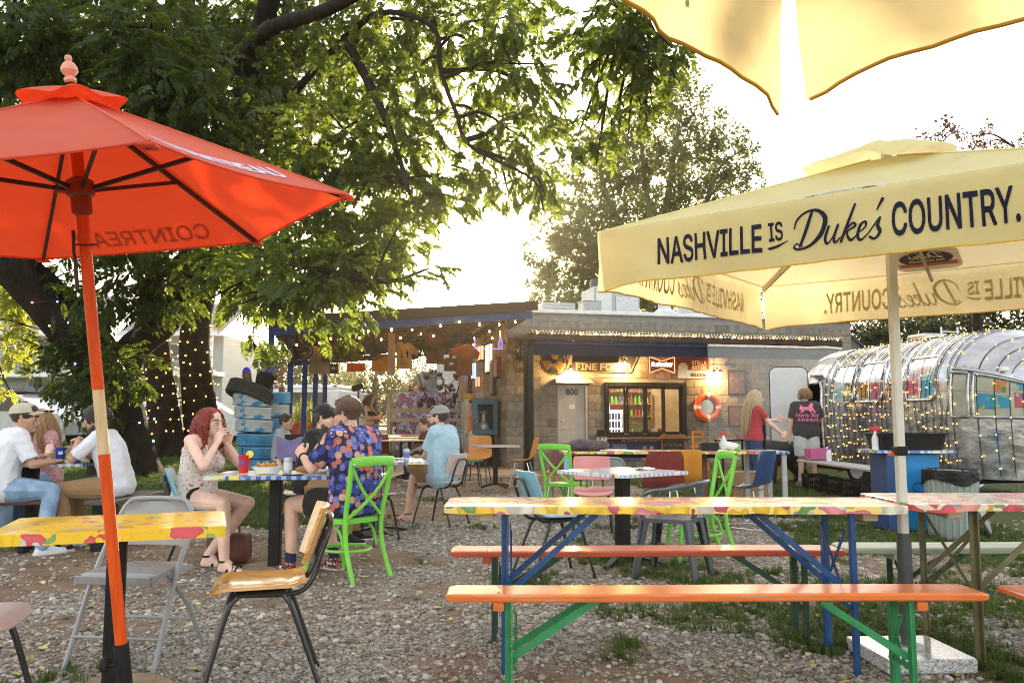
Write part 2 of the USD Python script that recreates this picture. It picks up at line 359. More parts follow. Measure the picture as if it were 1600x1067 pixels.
ground_mat = usdkit.material(stage,'/World/Looks/ground',{
    'g': ('geometry',{}),'at': ('attribute',{'attribute': 'mask'}),'se': ('separate_color',{}),
    'v': ('voronoi_texture',{'scale': 52.0,'randomness': 1.0}),'vs': ('separate_color',{}),
    'v2': ('voronoi_texture',{'scale': 26.0,'randomness': 1.0}),
    'gr': ('rgb_ramp',{'ramp': [(0.0,(0.19,0.155,0.12)),(0.45,(0.36,0.32,0.275)),(0.8,(0.48,0.445,0.395)),(1.0,(0.60,0.56,0.51))]}),
    'cr': ('rgb_ramp',{'ramp': [(0.0,(1.0,) * 3),(0.45,(0.85,) * 3),(0.75,(0.38,0.33,0.28))]}),'gm': ('mix_color',{'blend_type': 'multiply','fac': 0.9}),
    'n': ('noise_texture',{'scale': 3.0,'detail': 8.0,'roughness': 0.7}),'nf': ('noise_texture',{'scale': 60.0,'detail': 6.0,'roughness': 0.7}),
    'er': ('rgb_ramp',{'ramp': [(0.3,(0.135,0.085,0.05)),(0.5,(0.215,0.145,0.09)),(0.7,(0.31,0.225,0.15))]}),
    'ov': ('mix_color',{'blend_type': 'overlay','fac': 0.7}),
    'sr': ('rgb_ramp',{'ramp': [(0.3,(0.045,0.055,0.018)),(0.6,(0.10,0.115,0.035)),(0.8,(0.16,0.14,0.06))]}),
    'm1': ('mix_color',{}),'m2': ('mix_color',{}),'inv': ('math',{'math_type': 'subtract','value1': 1.0}),'hs': ('math',{'math_type': 'add'}),
    'b': ('bump',{'strength': 0.9,'distance': 0.012}),'b2': ('bump',{'strength': 0.5,'distance': 0.006}),'p': ('principled_bsdf',{'roughness': 0.9,'specular_ior_level': 0.25})},
    [('g.position','v.vector'),('g.position','v2.vector'),('v.color','vs.color'),('vs.r','gr.fac'),('v.distance','cr.fac'),('gr.color','gm.a'),('cr.color','gm.b'),('g.position','n.vector'),('g.position','nf.vector'),
     ('n.fac','er.fac'),('er.color','ov.a'),('nf.color','ov.b'),('nf.fac','sr.fac'),('at.color','se.color'),('se.r','m1.fac'),('gm.result','m1.a'),('ov.result','m1.b'),('se.g','m2.fac'),('m1.result','m2.a'),('sr.color','m2.b'),
     ('m2.result','p.base_color'),('v.distance','inv.value2'),('inv.value','b.height'),('nf.fac','b2.height'),('b.normal','b2.normal'),('b2.normal','p.normal')],surface='p.BSDF')
gm = usdkit.mesh(stage,'/World/ground',(np.stack([GX,GY,GZ],-1).reshape(-1,3),gq),ground_mat,True)
ea,grs = masks(GX,GY)
UsdGeom.PrimvarsAPI(gm).CreatePrimvar('mask',Sdf.ValueTypeNames.Color3fArray,'vertex').Set(Vt.Vec3fArray.FromNumpy(np.stack([ea,grs,np.zeros_like(ea)],-1).reshape(-1,3).astype(np.float32)))
keys(gm.GetPrim(),'gravel yard of grey stones, bare brown earth and thin grass',None,None,'structure')

# loose stones, grass and fallen leaves: nobody could count them
def rand_rot(n,flat=False):
    from scipy.spatial.transform import Rotation
    R = Rotation.random(n,random_state=5).as_matrix() if not flat else Rotation.from_euler('zxy',np.stack([rng.uniform(0,6.28,n),rng.normal(0,.18,n),rng.normal(0,.18,n)],1)).as_matrix()
    return R
stone_mat = Mnodes('stone',{'oi': ('object_info',{}),'r': ('rgb_ramp',{'ramp': [(0.0,(0.19,0.16,0.125)),(0.2,(0.33,0.295,0.245)),(0.5,(0.46,0.425,0.365)),(0.75,(0.42,0.41,0.38)),(0.9,(0.58,0.545,0.48)),(1.0,(0.72,0.69,0.62))]}),
    'tc': ('texture_coordinate',{}),'n': ('noise_texture',{'scale': 2.2,'detail': 6.0}),'r2': ('rgb_ramp',{'ramp': [(0.3,(0.65,0.6,0.55)),(0.7,(1.15,1.13,1.1))]}),'mu': ('mix_color',{'blend_type': 'multiply','fac': 1.0,'use_clamp': False}),
    'b': ('bump',{'strength': 0.4,'distance': 0.2}),'p': ('principled_bsdf',{'roughness': 0.85,'specular_ior_level': 0.3})},
    [('oi.random','r.fac'),('tc.object','n.vector'),('n.fac','r2.fac'),('r.color','mu.a'),('r2.color','mu.b'),('mu.result','p.base_color'),('n.fac','b.height'),('b.normal','p.normal')],'p.BSDF')
protos = []
for k in range(6):
    m = trimesh.creation.icosphere(subdivisions=1); v = A(m.vertices).copy()
    r2 = np.random.default_rng(k); v *= 1 + 0.28 * (r2.random((len(v),1)) - 0.5); v *= A([1,r2.uniform(.65,.95),r2.uniform(.5,.72)])
    for _ in range(3):
        d = unit(r2.normal(size=3)); h = r2.uniform(.55,.75); q = v @ d; v -= np.maximum(q - h,0)[:,None] * d
    protos.append((f'stone_{k:03d}',(v,m.faces),stone_mat))
def wedge(n,y0,y1,spread=0.70,p=1.0):
    y = y0 + (y1 - y0) * rng.random(n) ** p; x = (rng.random(n) * 2 - 1) * (spread * y + 0.2); return x,y
x1,y1 = wedge(62000,2.35,5.2); x2,y2 = wedge(50000,5.0,9.5); x3,y3 = wedge(22000,9.0,16.5,0.62)
X = np.concatenate([x1,x2,x3]); Y = np.concatenate([y1,y2,y3])
e,g = masks(X,Y); keep = rng.random(len(X)) < (1 - 0.86 * e) * (1 - 0.75 * g)
keep &= ~((Y > 16.2) & (X > -5.6))
X,Y = X[keep],Y[keep]; n = len(X)
S = np.exp(rng.normal(math.log(0.0070),0.52,n)) * np.where(Y > 5,1.2,1.0) * np.where(Y > 9,1.35,1.0); S = np.clip(S,0.0035,0.027)
gp_ = scatter('/World/gravel',protos,np.stack([X,Y,gz(X,Y) + (n2(X,Y,9.0,5,3) - 0.5) * 0.022 + S * 0.25],1),rng.integers(0,6,n),quats(rand_rot(n,True)),S)
keys(gp_,'loose grey and tan gravel stones over the yard',None,None,'stuff')

grass_mat = leafmat('grass_blades',(0.035,0.07,0.012),(0.085,0.135,0.025),(0.16,0.24,0.04),trans=0.3)
def tuft(seed,nb,h,w,spread):
    r = np.random.default_rng(seed); V,F = [],[]
    for _ in range(nb):
        a = r.uniform(0,6.283); lean = r.uniform(0.15,0.9); hh = h * r.uniform(.5,1.1); d = A([math.cos(a),math.sin(a),0]); s = A([-d[1],d[0],0]) * w * r.uniform(.7,1.3)
        o = A([r.normal(0,spread),r.normal(0,spread),0]); m = o + d * hh * lean * .35 + A([0,0,hh * .62]); t = o + d * hh * lean + A([0,0,hh * (1 - lean * .25)])
        k = len(V); V += [o - s,o + s,m - s * .7,m + s * .7,t]; F += [[k,k + 1,k + 3],[k,k + 3,k + 2],[k + 2,k + 3,k + 4]]
    return np.array(V),np.array(F)
gprot = [(f'tuft_{k:03d}',tuft(k,16,1.0,0.035,0.16),grass_mat) for k in range(4)]
xa,ya = wedge(16000,2.6,7.5); xb,yb = wedge(46000,7.0,17,0.68); xc,yc = wedge(9000,17,34,0.75)
X = np.concatenate([xa,xb,xc]); Y = np.concatenate([ya,yb,yc]); e,g = masks(X,Y)
keep = rng.random(len(X)) < np.clip((g - 0.08) * 1.35,0,1); keep &= ~((Y > 16.4) & (X > -5.5)); keep &= ~((X > 5.3) & (Y > 8.6) & (Y < 17))
X,Y = X[keep],Y[keep]; n = len(X); S = rng.uniform(0.035,0.085,n) * np.where(Y > 9,1.25,1.0) * np.where(Y > 17,1.6,1.0)
ga = scatter('/World/grass',gprot,np.stack([X,Y,gz(X,Y) - 0.004],1),rng.integers(0,4,n),quats(rand_rot(n,True)),S)
keys(ga,'short uneven green grass in patches over the yard',None,None,'stuff')
def fallen(seed):
    r = np.random.default_rng(seed)
    def f(u,v):
        w = np.sin(np.pi * np.clip(u,0.02,0.98)) ** .8 * .3; return (u - .5),(v - .5) * 2 * w,.14 * (u - .5) ** 2 + .25 * np.abs(v - .5) * w * r.uniform(.5,2)
    return grid(f,6,3)
fl = Mnodes('fallen_leaf',{'oi': ('object_info',{}),'r': ('rgb_ramp',{'ramp': [(0,(0.28,0.17,0.05)),(0.5,(0.46,0.36,0.10)),(1,(0.55,0.47,0.18))]}),'p': ('principled_bsdf',{'roughness': 0.6})},[('oi.random','r.fac'),('r.color','p.base_color')],'p.BSDF')
X,Y = wedge(700,2.5,12); S = rng.uniform(.03,.065,len(X))
fa = scatter('/World/fallen_leaves',[(f'leaf_{k:03d}',fallen(k),fl) for k in range(3)],np.stack([X,Y,gz(X,Y) + .014],1),rng.integers(0,3,len(X)),quats(rand_rot(len(X),True)),S)
keys(fa,'small yellow and brown leaves fallen on the gravel',None,None,'stuff')

# ================================================================== the bar building; its own frame: u along the front, v away from the yard
BO,BA = A([0.41,17.6,0.0]),math.radians(12.5)
BU,BV = A([math.cos(BA),math.sin(BA),0]),A([-math.sin(BA),math.cos(BA),0])
def bw(x,y,v):
    """(u, z) where the sight line of a photo pixel meets the plane v"""
    r = ray(x,y); c = A([0,0,CAM_H]) - BO; t = (v - c @ BV) / (r @ BV); p = c + r * t; return p @ BU,p[2]
def bl(u,v,z=0.0): return BO + BU * u + BV * v + A([0,0,z])
block_mat = Mnodes('block',{'oi': ('object_info',{}),'tc': ('texture_coordinate',{}),'n': ('noise_texture',{'scale': 7.0,'detail': 8.0,'roughness': 0.7}),'r': ('rgb_ramp',{'ramp': [(0.25,(0.13,0.112,0.09)),(0.55,(0.28,0.245,0.20)),(0.8,(0.35,0.315,0.265))]}),
    'r2': ('rgb_ramp',{'ramp': [(0.0,(0.60,0.58,0.57)),(0.3,(0.85,0.85,0.84)),(1.0,(1.08,1.07,1.05))]}),'mu': ('mix_color',{'blend_type': 'multiply','fac': 1.0,'use_clamp': False}),'bn': ('noise_texture',{'scale': 90.0,'detail': 4.0}),'b': ('bump',{'strength': 0.35,'distance': 0.01}),'p': ('principled_bsdf',{'roughness': 0.85,'specular_ior_level': 0.3})},
    [('oi.random','r2.fac'),('tc.object','n.vector'),('n.fac','r.fac'),('r.color','mu.a'),('r2.color','mu.b'),('mu.result','p.base_color'),('tc.object','bn.vector'),('bn.fac','b.height'),('b.normal','p.normal')],'p.BSDF')
mortar = M('mortar',(0.27,0.25,0.225),0.95,bump=0.3)
white_metal = M('white_metal',(0.74,0.74,0.72),0.45,var=0.1,bump=0.1)
galv = M('galvanised',(0.50,0.51,0.52),0.42,metal=0.6,var=0.15,scale=14,rvar=.12)
black_paint = M('black_paint',(0.012,0.011,0.011),0.5,spec=0.22,var=0.3,bump=0.08)
brown_metal = M('brown_metal',(0.03,0.022,0.017),0.55,spec=.25,var=0.25,scale=3)
blue_paint = M('blue_paint',(0.014,0.05,0.19),0.5,spec=.3,var=0.2,scale=4,bump=.08,rvar=.1)
navy_fab = cloth('navy_fabric',(0.014,0.022,0.065),0.12)
pane_mat = Mnodes('window_glass',{'f': ('fresnel',{'IOR': 1.5}),'t': ('transparent_bsdf',{'color': (.97,.97,.96)}),'g': ('glossy_bsdf',{'roughness': 0.02,'color': (1,1,1)}),'m': ('mix_closure',{})},[('f.fac','m.fac'),('t.BSDF','m.closure1'),('g.BSDF','m.closure2')],'m.closure')
vinyl_mat = Mnodes('clear_vinyl',{'tc': ('texture_coordinate',{}),'n': ('noise_texture',{'scale': 2.2,'detail': 3.0,'distortion': 1.2}),'b': ('bump',{'strength': 0.18,'distance': 0.12}),'f': ('fresnel',{'IOR': 1.55}),'t': ('transparent_bsdf',{'color': (.90,.89,.88)}),'d': ('diffuse_bsdf',{'color': (.75,.72,.68)}),'m0': ('mix_closure',{'fac': 0.07}),'g': ('glossy_bsdf',{'roughness': 0.22}),'m': ('mix_closure',{})},
    [('tc.object','n.vector'),('n.fac','b.height'),('b.normal','g.normal'),('f.fac','m.fac'),('t.BSDF','m0.closure1'),('d.BSDF','m0.closure2'),('m0.closure','m.closure1'),('g.BSDF','m.closure2')],'m.closure')
bulb_glow = glow('bulb_glow',(1.0,0.42,0.05),9.0)
patio_glow = glow('patio_bulb_glow',(1.0,0.44,0.06),32.0)
warm_glow = glow('lamp_glow',(1.0,0.62,0.25),14.0)

bld = Thing('block_building','low grey concrete block bar building with blue canopy, white door and serving window','building',BO,BA)
WV = 2.0                                    # the plane of the front wall
dl,dt = bw(871,601,WV); dr,_ = bw(917,601,WV)
wl,wt = bw(944,597,WV); wr,wb = bw(1072,682,WV)
U0,U1,ZT = -0.10,9.2,3.76
def wallbox(u0,u1,z0,z1,v0=WV,v1=WV + 0.2): return box(((u0 + u1) / 2,(v0 + v1) / 2,(z0 + z1) / 2),(u1 - u0,v1 - v0,z1 - z0))
bld.part('wall',cat(wallbox(U0,dl,0,ZT),wallbox(dl,dr,dt,ZT),wallbox(dr,wl,0,ZT),wallbox(wl,wr,wt,ZT),wallbox(wl,wr,0,wb),wallbox(wr,U1,0,ZT)),mortar)
side_v = [WV + 0.2,15.0]
bld.part('wall',cat(box((U0 + .1,(WV + .2 + 15) / 2,ZT / 2),(.2,15 - WV - .2,ZT)),box((U1 - .1,(WV + .2 + 15) / 2,ZT / 2),(.2,15 - WV - .2,ZT)),box(((U0 + U1) / 2,14.9,ZT / 2),(U1 - U0 - .4,.2,ZT))),mortar)
bld.part('roof',box(((U0 + U1) / 2,8.6,3.35),(U1 - U0 - .41,12.5,.12)),brown_metal)
bl_f,bl_s = [],[]
r0 = np.random.default_rng(3)
bvar = [box((0,0,0),(.388,.02,.188),None,.006),box((0,0,0),(.388,.024,.188),None,.009)]
rows = int(ZT / .2)
for k in range(rows):
    z = k * .2 + .1; off = 0.2 if k % 2 else 0
    u = U0 - off
    while u < U1:
        a,b = max(u,U0),min(u + .4,U1); u += .4
        if b - a < .08: continue
        segs = [(a,b)]
        for (o0,o1,z0,z1) in ((dl - .02,dr + .02,-1,dt + .02),(wl - .02,wr + .02,wb - .02,wt + .02)):
            if z + .1 > z0 and z - .1 < z1:
                ns = []
                for s,t in segs:
                    if t <= o0 or s >= o1: ns.append((s,t))
                    else:
                        if s < o0: ns.append((s,o0))
                        if t > o1: ns.append((o1,t))
                segs = ns
        for s,t in segs:
            if t - s > .05: bl_f.append((s,t,z))
def near(s,t,z): return (s > 8.2) or (2.62 < z < 3.05)
vis = [q for q in bl_f if not near(*q)][:292]; rest = [q for q in bl_f if q not in vis]
def blk(s,t,z):
    v,f = bvar[r0.integers(0,2)]; v = v * A([(t - s - .012) / .388,1,1]); return v + A([(s + t) / 2,WV - .004 + r0.normal(0,.0012),z]),f
for q in vis: bld.part('block',blk(*q),block_mat,smooth=False)
bld.part('blocks',cat(*[blk(*q) for q in rest]),block_mat,smooth=False,kind='stuff')
for k in range(rows):                        # the wall that runs back along the patio
    for c in range(7):
        v = WV + c * .4 + (.2 if k % 2 else 0); p = bld.part('side_block',xf(blk(0,.4,0),rotz(-math.pi / 2),(U0 - WV,v + .4,k * .2 + .1)),block_mat,smooth=False)
brick_far = Mnodes('far_blocks',{'tc': ('texture_coordinate',{}),'mp': ('mapping',{'rotation': (math.pi / 2,0,0)}),'sx': ('separate_xyz',{}),'cx': ('combine_xyz',{}),'b': ('brick_texture',{'scale': 1.0,'brick_width': .4,'row_height': .2,'mortar_size': .012,'color1': (.40,.38,.345),'color2': (.33,.31,.28),'mortar': (.2,.19,.17)}),'p': ('principled_bsdf',{'roughness': .85})},
    [('tc.object','sx.vector'),('sx.y','cx.x'),('sx.z','cx.y'),('cx.vector','b.vector'),('b.color','p.base_color')],'p.BSDF')
bld.part('side_wall',box((U0 - .006,WV + 3.0 + 4.6,ZT / 2),(.012,9.2,ZT - .02)),brick_far)
bld.part('coping',cat(box(((U0 + U1) / 2,WV + .07,ZT + .045),(U1 - U0 + .1,.36,.09),None,.012),box((U0 + .06,8.6,ZT + .045),(.34,12.6,.09),None,.012)),white_metal)
# door
door_mat = M('door_paint',(0.46,0.42,0.37),0.5,var=.06,bump=.06)
dcx,dw = (dl + dr) / 2,dr - dl
dr_leaf = bld.part('door',box((dcx,WV + .06,dt / 2 + .01),(dw - .09,.045,dt - .06),None,.004),door_mat)
bld.part('door_frame',cat(box((dl + .02,WV + .05,dt / 2),(.05,.14,dt),None,.004),box((dr - .02,WV + .05,dt / 2),(.05,.14,dt),None,.004),box((dcx,WV + .05,dt - .018),(dw - .092,.14,.04),None,.004)),door_mat)
bld.part('handle',cat(xf(lathe([(0,0),(.034,0),(.034,.012),(.012,.016),(.012,.05)],16),rotx(math.pi / 2),(dl + .14,WV + .035,.98)),bar((dl + .14,WV - .012,.98),(dl + .26,WV - .012,.975),.022,.014,bev=.005)),galv,parent=dr_leaf)
bld.part('lock',xf(lathe([(0,.03),(.02,.03),(.032,.015),(.034,0)],16),rotx(math.pi / 2),(dl + .13,WV + .035,1.17)),galv,parent=dr_leaf)
for zz in (.4,1.2,1.85): bld.part('hinge',cyl((dr - .045,WV + .03,zz - .05),(dr - .045,WV + .03,zz + .05),.009),galv,parent=dr_leaf)
nz = bw(894,612,WV)
bld.part('door_number',onto(text('800',.14,.006,True,.85,center=True),(dcx,WV + .034,nz[1] - .07),(1,0,0),(0,0,1)),black_paint,parent=dr_leaf)
paper = M('paper',(.75,.73,.68),.8,var=.05)
bld.part('notice',cat(box((dcx,WV + .034,bw(888,635,WV)[1]),(.15,.004,.11))),paper,parent=dr_leaf)
hv = grid(lambda u,v: (dcx + (u - .5) * (dw + .22) * (.86 + .14 * v),WV - .01 - .26 * v,dt + .16 - .13 * v),2,4,.01)
bld.part('door_hood',cat(hv,poly([(0,0),(-.26,-.13),(-.26,-.15),(0,-.15)],.008,(dcx - (dw + .22) / 2 * .9,WV - .01,dt + .16),(0,1,0),(0,0,1)),poly([(0,0),(-.26,-.13),(-.26,-.15),(0,-.15)],.008,(dcx + (dw + .22) / 2 * .9,WV - .01,dt + .16),(0,1,0),(0,0,1))),galv)
# serving window of four sliding lights
wcx,wz = (wl + wr) / 2,(wt + wb) / 2; WW,WH = wr - wl,wt - wb
wf = bld.part('window',cat(box((wl + .04,WV + .04,wz),(.085,.2,WH),None,.006),box((wr - .04,WV + .04,wz),(.085,.2,WH),None,.006),box((wcx,WV + .041,wt - .05),(WW - .172,.2,.1),None,.006),box((wcx,WV + .041,wb + .03),(WW - .172,.2,.06),None,.006)),black_paint)
for k in range(4):
    a = wl + .085 + (WW - .17) * k / 4; b = wl + .085 + (WW - .17) * (k + 1) / 4; yy = WV + (.02 if k in (1,2) else .07)
    sash = cat(box((a + .028,yy,wz),(.055,.04,WH - .17),None,.004),box((b - .028,yy,wz),(.055,.04,WH - .17),None,.004),box(((a + b) / 2,yy,wt - .13),(b - a - .112,.04,.05),None,.004),box(((a + b) / 2,yy,wb + .09),(b - a - .112,.04,.06),None,.004))
    bld.part('sash',sash,black_paint,parent=wf); bld.part('pane',box(((a + b) / 2,yy,wz),(b - a - .1,.006,WH - .24)),pane_mat,parent=wf)
bld.part('serving_shelf',box((wcx,WV - .12,wb - .03),(WW + .1,.3,.04),None,.006),M('shelf_wood',(.22,.12,.06),.5,stretch=(1,12,12)))
# the room behind the window
room_mat = M('room_wall',(.42,.36,.27),.8)
bld.part('room',cat(box((wcx,WV + 2.4,1.6),(WW + 2.6,.05,3.1)),box((wcx - WW / 2 - 1.3,WV + 1.3,1.6),(.05,2.2,3.1)),box((wcx + WW / 2 + 1.3,WV + 1.3,1.6),(.05,2.2,3.1)),box((wcx,WV + 1.3,2.9),(WW + 2.6,2.2,.05)),box((wcx,WV + 1.3,.02),(WW + 2.5,2.15,.03))),room_mat)
bld.part('counter',cat(box((wcx,WV + .5,wb - .04),(WW + .8,.5,.06),None,.01),box((wcx,WV + .5,wb / 2),(WW + .7,.44,wb - .1))),M('counter',(.20,.08,.04),.4))
def sphere_light(parent,p,r,inten,col):
    l = UsdLux.SphereLight.Define(stage,free(parent + '/light')); l.AddTranslateOp().Set(Gf.Vec3d(*map(float,p))); l.CreateRadiusAttr(r); l.CreateNormalizeAttr(True); l.CreateIntensityAttr(inten); l.CreateColorAttr(Gf.Vec3f(*col)); return l
LAMP = 10.0
for k,du in enumerate((-.9,.55)):
    L = Thing('ceiling_lamp','lit ceiling lamp inside the bar behind the ' + ('left' if k == 0 else 'right') + ' half of the serving window','lamp',bl(wcx + du,WV + 1.3,2.62),BA)
    L.part('shade',lathe([(.16,0),(.13,.06),(.04,.12),(.012,.14),(.012,.26)],20),galv); L.part('bulb',ell((0,0,.03),(.055,) * 3),warm_glow)
    sphere_light(L.path,(0,0,-.05),.06,1.5 * LAMP,(1,.72,.38))
glass_b = [M('bottle_green',(.03,.16,.05),.12,spec=.8),M('bottle_amber',(.20,.08,.02),.12,spec=.8),M('bottle_clear',(.55,.56,.52),.1,spec=.8),M('bottle_red',(.38,.04,.03),.2),M('bottle_blue',(.05,.12,.40),.2),M('can_lime',(.12,.42,.07),.3)]
def bottle(h=.28,r=.036): return lathe([(0,0),(r,0),(r,h * .58),(r * .45,h * .74),(r * .36,h * .96),(r * .42,h),(0,h)],12)
shelf_wood = M('shelf_wood',(.22,.12,.06),.5)
sh = Thing('bottle_shelf','wooden wall shelves full of bottles behind the serving window','shelf',bl(wcx + .25,WV + 2.2,0),BA)
for z in (1.28,1.62,1.96): sh.part('board',box((0,0,z),(WW * .72,.26,.03),None,.004),shelf_wood)
for sx in (-1,1): sh.part('side_panel',box((sx * WW * .36,0,1.62),(.03,.28,.86),None,.004),shelf_wood)
cols_n = ['green','amber','clear','red','blue','lime']; rowsn = ['bottom','middle','top']
for zi,z in enumerate((1.28,1.62,1.96)):
    for k in range(13):
        c = (k * 5 + zi * 2 + (k * k) % 3) % 6
        solo('bottle',xf(bottle(.2 + .07 * ((k * 7 + zi) % 4) / 3),None),glass_b[c],f'{cols_n[c]} bottle, {nth(k)} from the left on the {rowsn[zi]} bar shelf behind the window','bottle','bottles on the bar shelves',loc=bl(wcx + .25 + (k - 6) * WW * .053,WV + 2.2,z + .016))
# a lit drinks fridge in the left light
fu,fz = bw(961,630,WV + 1.2)
fr = Thing('drinks_fridge','small lit drinks fridge with glass door inside the left window pane','fridge',bl(fu,WV + 1.3,wb - .02),BA)
fr.part('cabinet',cat(box((-.2,0,.42),(.03,.36,.86)),box((.2,0,.42),(.03,.36,.86)),box((0,0,.84),(.37,.36,.03)),box((0,0,0.01),(.37,.36,.03)),box((0,.165,.42),(.37,.03,.8))),white_metal)
fr.part('light_panel',box((0,.14,.42),(.33,.006,.74)),glow('fridge_glow',(.85,.93,1.0),2.2))
fr.part('sign_panel',box((0,-.19,.76),(.36,.02,.13)),M('fridge_red',(.40,.10,.06),.4))
for z in (.24,.45): fr.part('rack',box((0,0,z),(.36,.28,.012)),galv)
for z in (.03,.246,.456):
    for k in range(4): fr.part('can',lathe([(0,0),(.03,0),(.033,.01),(.033,.14),(.025,.155),(0,.155)],10,(-.12 + k * .08,-.05,z)),glass_b[4] if k % 2 else galv)
for k in range(5):
    solo('drink_carton',box((0,0,.1),(.12,.1,.2),None,.006),glass_b[(5,5,3,2,3)[k]],['lime green','second lime green','red','pale','dark red'][k] + ' drinks carton on the bar counter behind the window','carton',loc=bl(wcx - .12 + k * .17,WV + .42,wb - .008))
# the canopy over the front
can = Thing('porch_canopy','corrugated porch canopy with dark gutter and deep navy blue fabric edge','canopy',BO,BA)
cz = bw(835,522,0)[1]; cu1 = bw(1308,536,0)[0] + .05; fz0 = bw(1000,557,0.04)[1]
cor = grid(lambda u,v: (-.12 + u * (cu1 + .12),-.12 + v * (WV + .1),cz + .02 + v * .12 + .022 * np.sin(u * (cu1 + .12) * 2 * np.pi / .08)),int((cu1 + .12) / .08 * 6),3,.004)
can.part('corrugated_roof',cor,galv)
can.part('gutter',box((cu1 / 2 - .03,-.05,cz - .07),(cu1 + .12,.1,.13),None,.012),brown_metal)
can.part('rail',box((cu1 / 2 - .03,.05,cz - .17),(cu1 + .1,.05,.07),None,.006),blue_paint)
can.part('fabric_edge',grid(lambda u,v: (u * (cu1),.06 + .012 * np.sin(u * 40) * v,cz - .19 - v * (cz - .19 - fz0)),90,6,.003),navy_fab)
for k in range(9): can.part('rafter',bar((.2 + k * (cu1 - .3) / 8,0.1,cz - .06),(.2 + k * (cu1 - .3) / 8,WV,cz + .03),.05,.09),brown_metal)
can.part('post',cat(box((-.02,.0,cz / 2 - .12),(.13,.13,cz - .3),None,.012),bar((-.02,0,cz - .32),(.06,.06,cz - .02),.12,.12)),black_paint)
can.part('post',box((cu1 - .1,.0,cz / 2 - .1),(.1,.1,cz - .2),None,.01),black_paint)
can.part('downpipe',tube([(-.12,-.02,cz - .1),(-.13,-.04,cz - .35),(-.11,.06,cz - .7),(-.1,.1,cz - .9),(-.1,.1,.1)],.045,10),brown_metal)
# lights along the canopy edge
st = Thing('string_light','string of warm bulbs along the corrugated edge of the porch canopy','string lights',bl(0,-.14,cz + .05),BA,'strings of warm bulbs')
st.part('wire',tube([(u,.004 * math.sin(u * 9),-.012 * math.sin(u * 9) ** 2) for u in np.linspace(-.1,cu1,80)],.005,5),black_paint)
for k in range(23): st.part('bulb',ell((.1 + k * (cu1 - .1) / 22.4,-.01,-.03),(.022,.022,.026),sub=1),bulb_glow)
st.part('small_bulbs',cat(*[ell((u,-.01,0.01),(.005,) * 3,sub=1) for u in np.linspace(0,cu1,100)]),bulb_glow,kind='stuff')
# clear curtain
v0u,vz = bw(1105,540,-.08); v1u = cu1 - .02
cur = Thing('vinyl_curtain','clear plastic rain curtain hanging from the right half of the porch canopy','curtain',BO,BA)
vzt = vz - .02
cur.part('sheet',grid(lambda u,v: (v0u + u * (v1u - v0u),-.1 + .03 * np.sin(u * 17) * v + .03 * np.sin(u * 7 + 2) * v,vzt - v * (vzt - .25)),80,20),vinyl_mat,smooth=True)
cur.part('top_roll',tube([(v0u + t * (v1u - v0u),-.115,vzt + .02 - .05 * max(0,t - .6) * math.sin(t * 20)) for t in np.linspace(0,1,20)],.032,10),M('vinyl_roll',(.62,.6,.56),.35))
# things on the roof
ac = lambda x0,x1,y0,v,dp,nm,lab,extra=None: None
def roof_box(x0,x1,y0,v,dp,lab,z0=3.42):
    u0,zt = bw(x0,y0,v); u1,_ = bw(x1,y0,v)
    t = Thing('rooftop_unit',lab,'ventilation unit',bl((u0 + u1) / 2,v + dp / 2,z0),BA); w = u1 - u0; h = zt - z0
    t.part('casing',box((0,0,h / 2),(w,dp,h),None,.015),M('unit_paint',(.44,.45,.45),.5,var=.12,bump=.1)); return t,w,h,dp
t,w,h,d = roof_box(928,999,447,3.2,1.1,'tall white rooftop air unit with a dark round fan cap')
t.part('panel',box((.22 * w,-d / 2 - .008,h * .45),(w * .5,.02,h * .7),None,.005),galv); t.part('panel',box((-.29 * w,-d / 2 - .008,h * .48),(w * .34,.02,h * .8),None,.005),white_metal)
t.part('fan_cap',lathe([(.0,.0),(.3,0),(.3,.2),(.27,.26),(.0,.28)],24,(-w * .2,0,h + .005)),M('dark_vent',(.07,.07,.07),.5)); t.part('pipe',cyl((w * .25,.1,h),(w * .25,.1,h + .22),.12,n=16),white_metal)
t,w,h,d = roof_box(848,899,472,2.7,.6,'low white rooftop air unit at the left end of the parapet')
for k in range(6): t.part('louver',box((0,-d / 2 - .01,.05 + k * (h - .08) / 6),(w * .84,.03,.02)),galv)
t,w,h,d = roof_box(912,940,470,3.0,.5,'small grey rooftop box in front of the tall air unit')
t.part('lid',box((0,0,h + .012),(w + .03,d + .03,.02),None,.004),galv)
for (xc,y0,wpx,lab,sc) in ((1038,468,38,'squat white mushroom vent left on the bar roof',1),(1076,462,44,'taller white bell vent right on the bar roof',1.15)):
    u,zt = bw(xc,y0,3.2); r = wpx / 1280 * 21 / 2; h = zt - 3.42
    t = Thing('roof_vent',lab,'roof vent',bl(u,3.2,3.42),BA)
    t.part('neck',cyl((0,0,0),(0,0,h * .55),r * .62,n=24),white_metal); t.part('hood',lathe([(r * .7,h * .38),(r,h * .42),(r,h * .62),(r * .55,h * .74),(r * .55,h * .95),(r * .5,h),(0,h)] if sc == 1 else [(r * .62,h * .25),(r * .8,h * .35),(r,h * .9),(r,h),(0,h)],28),white_metal)
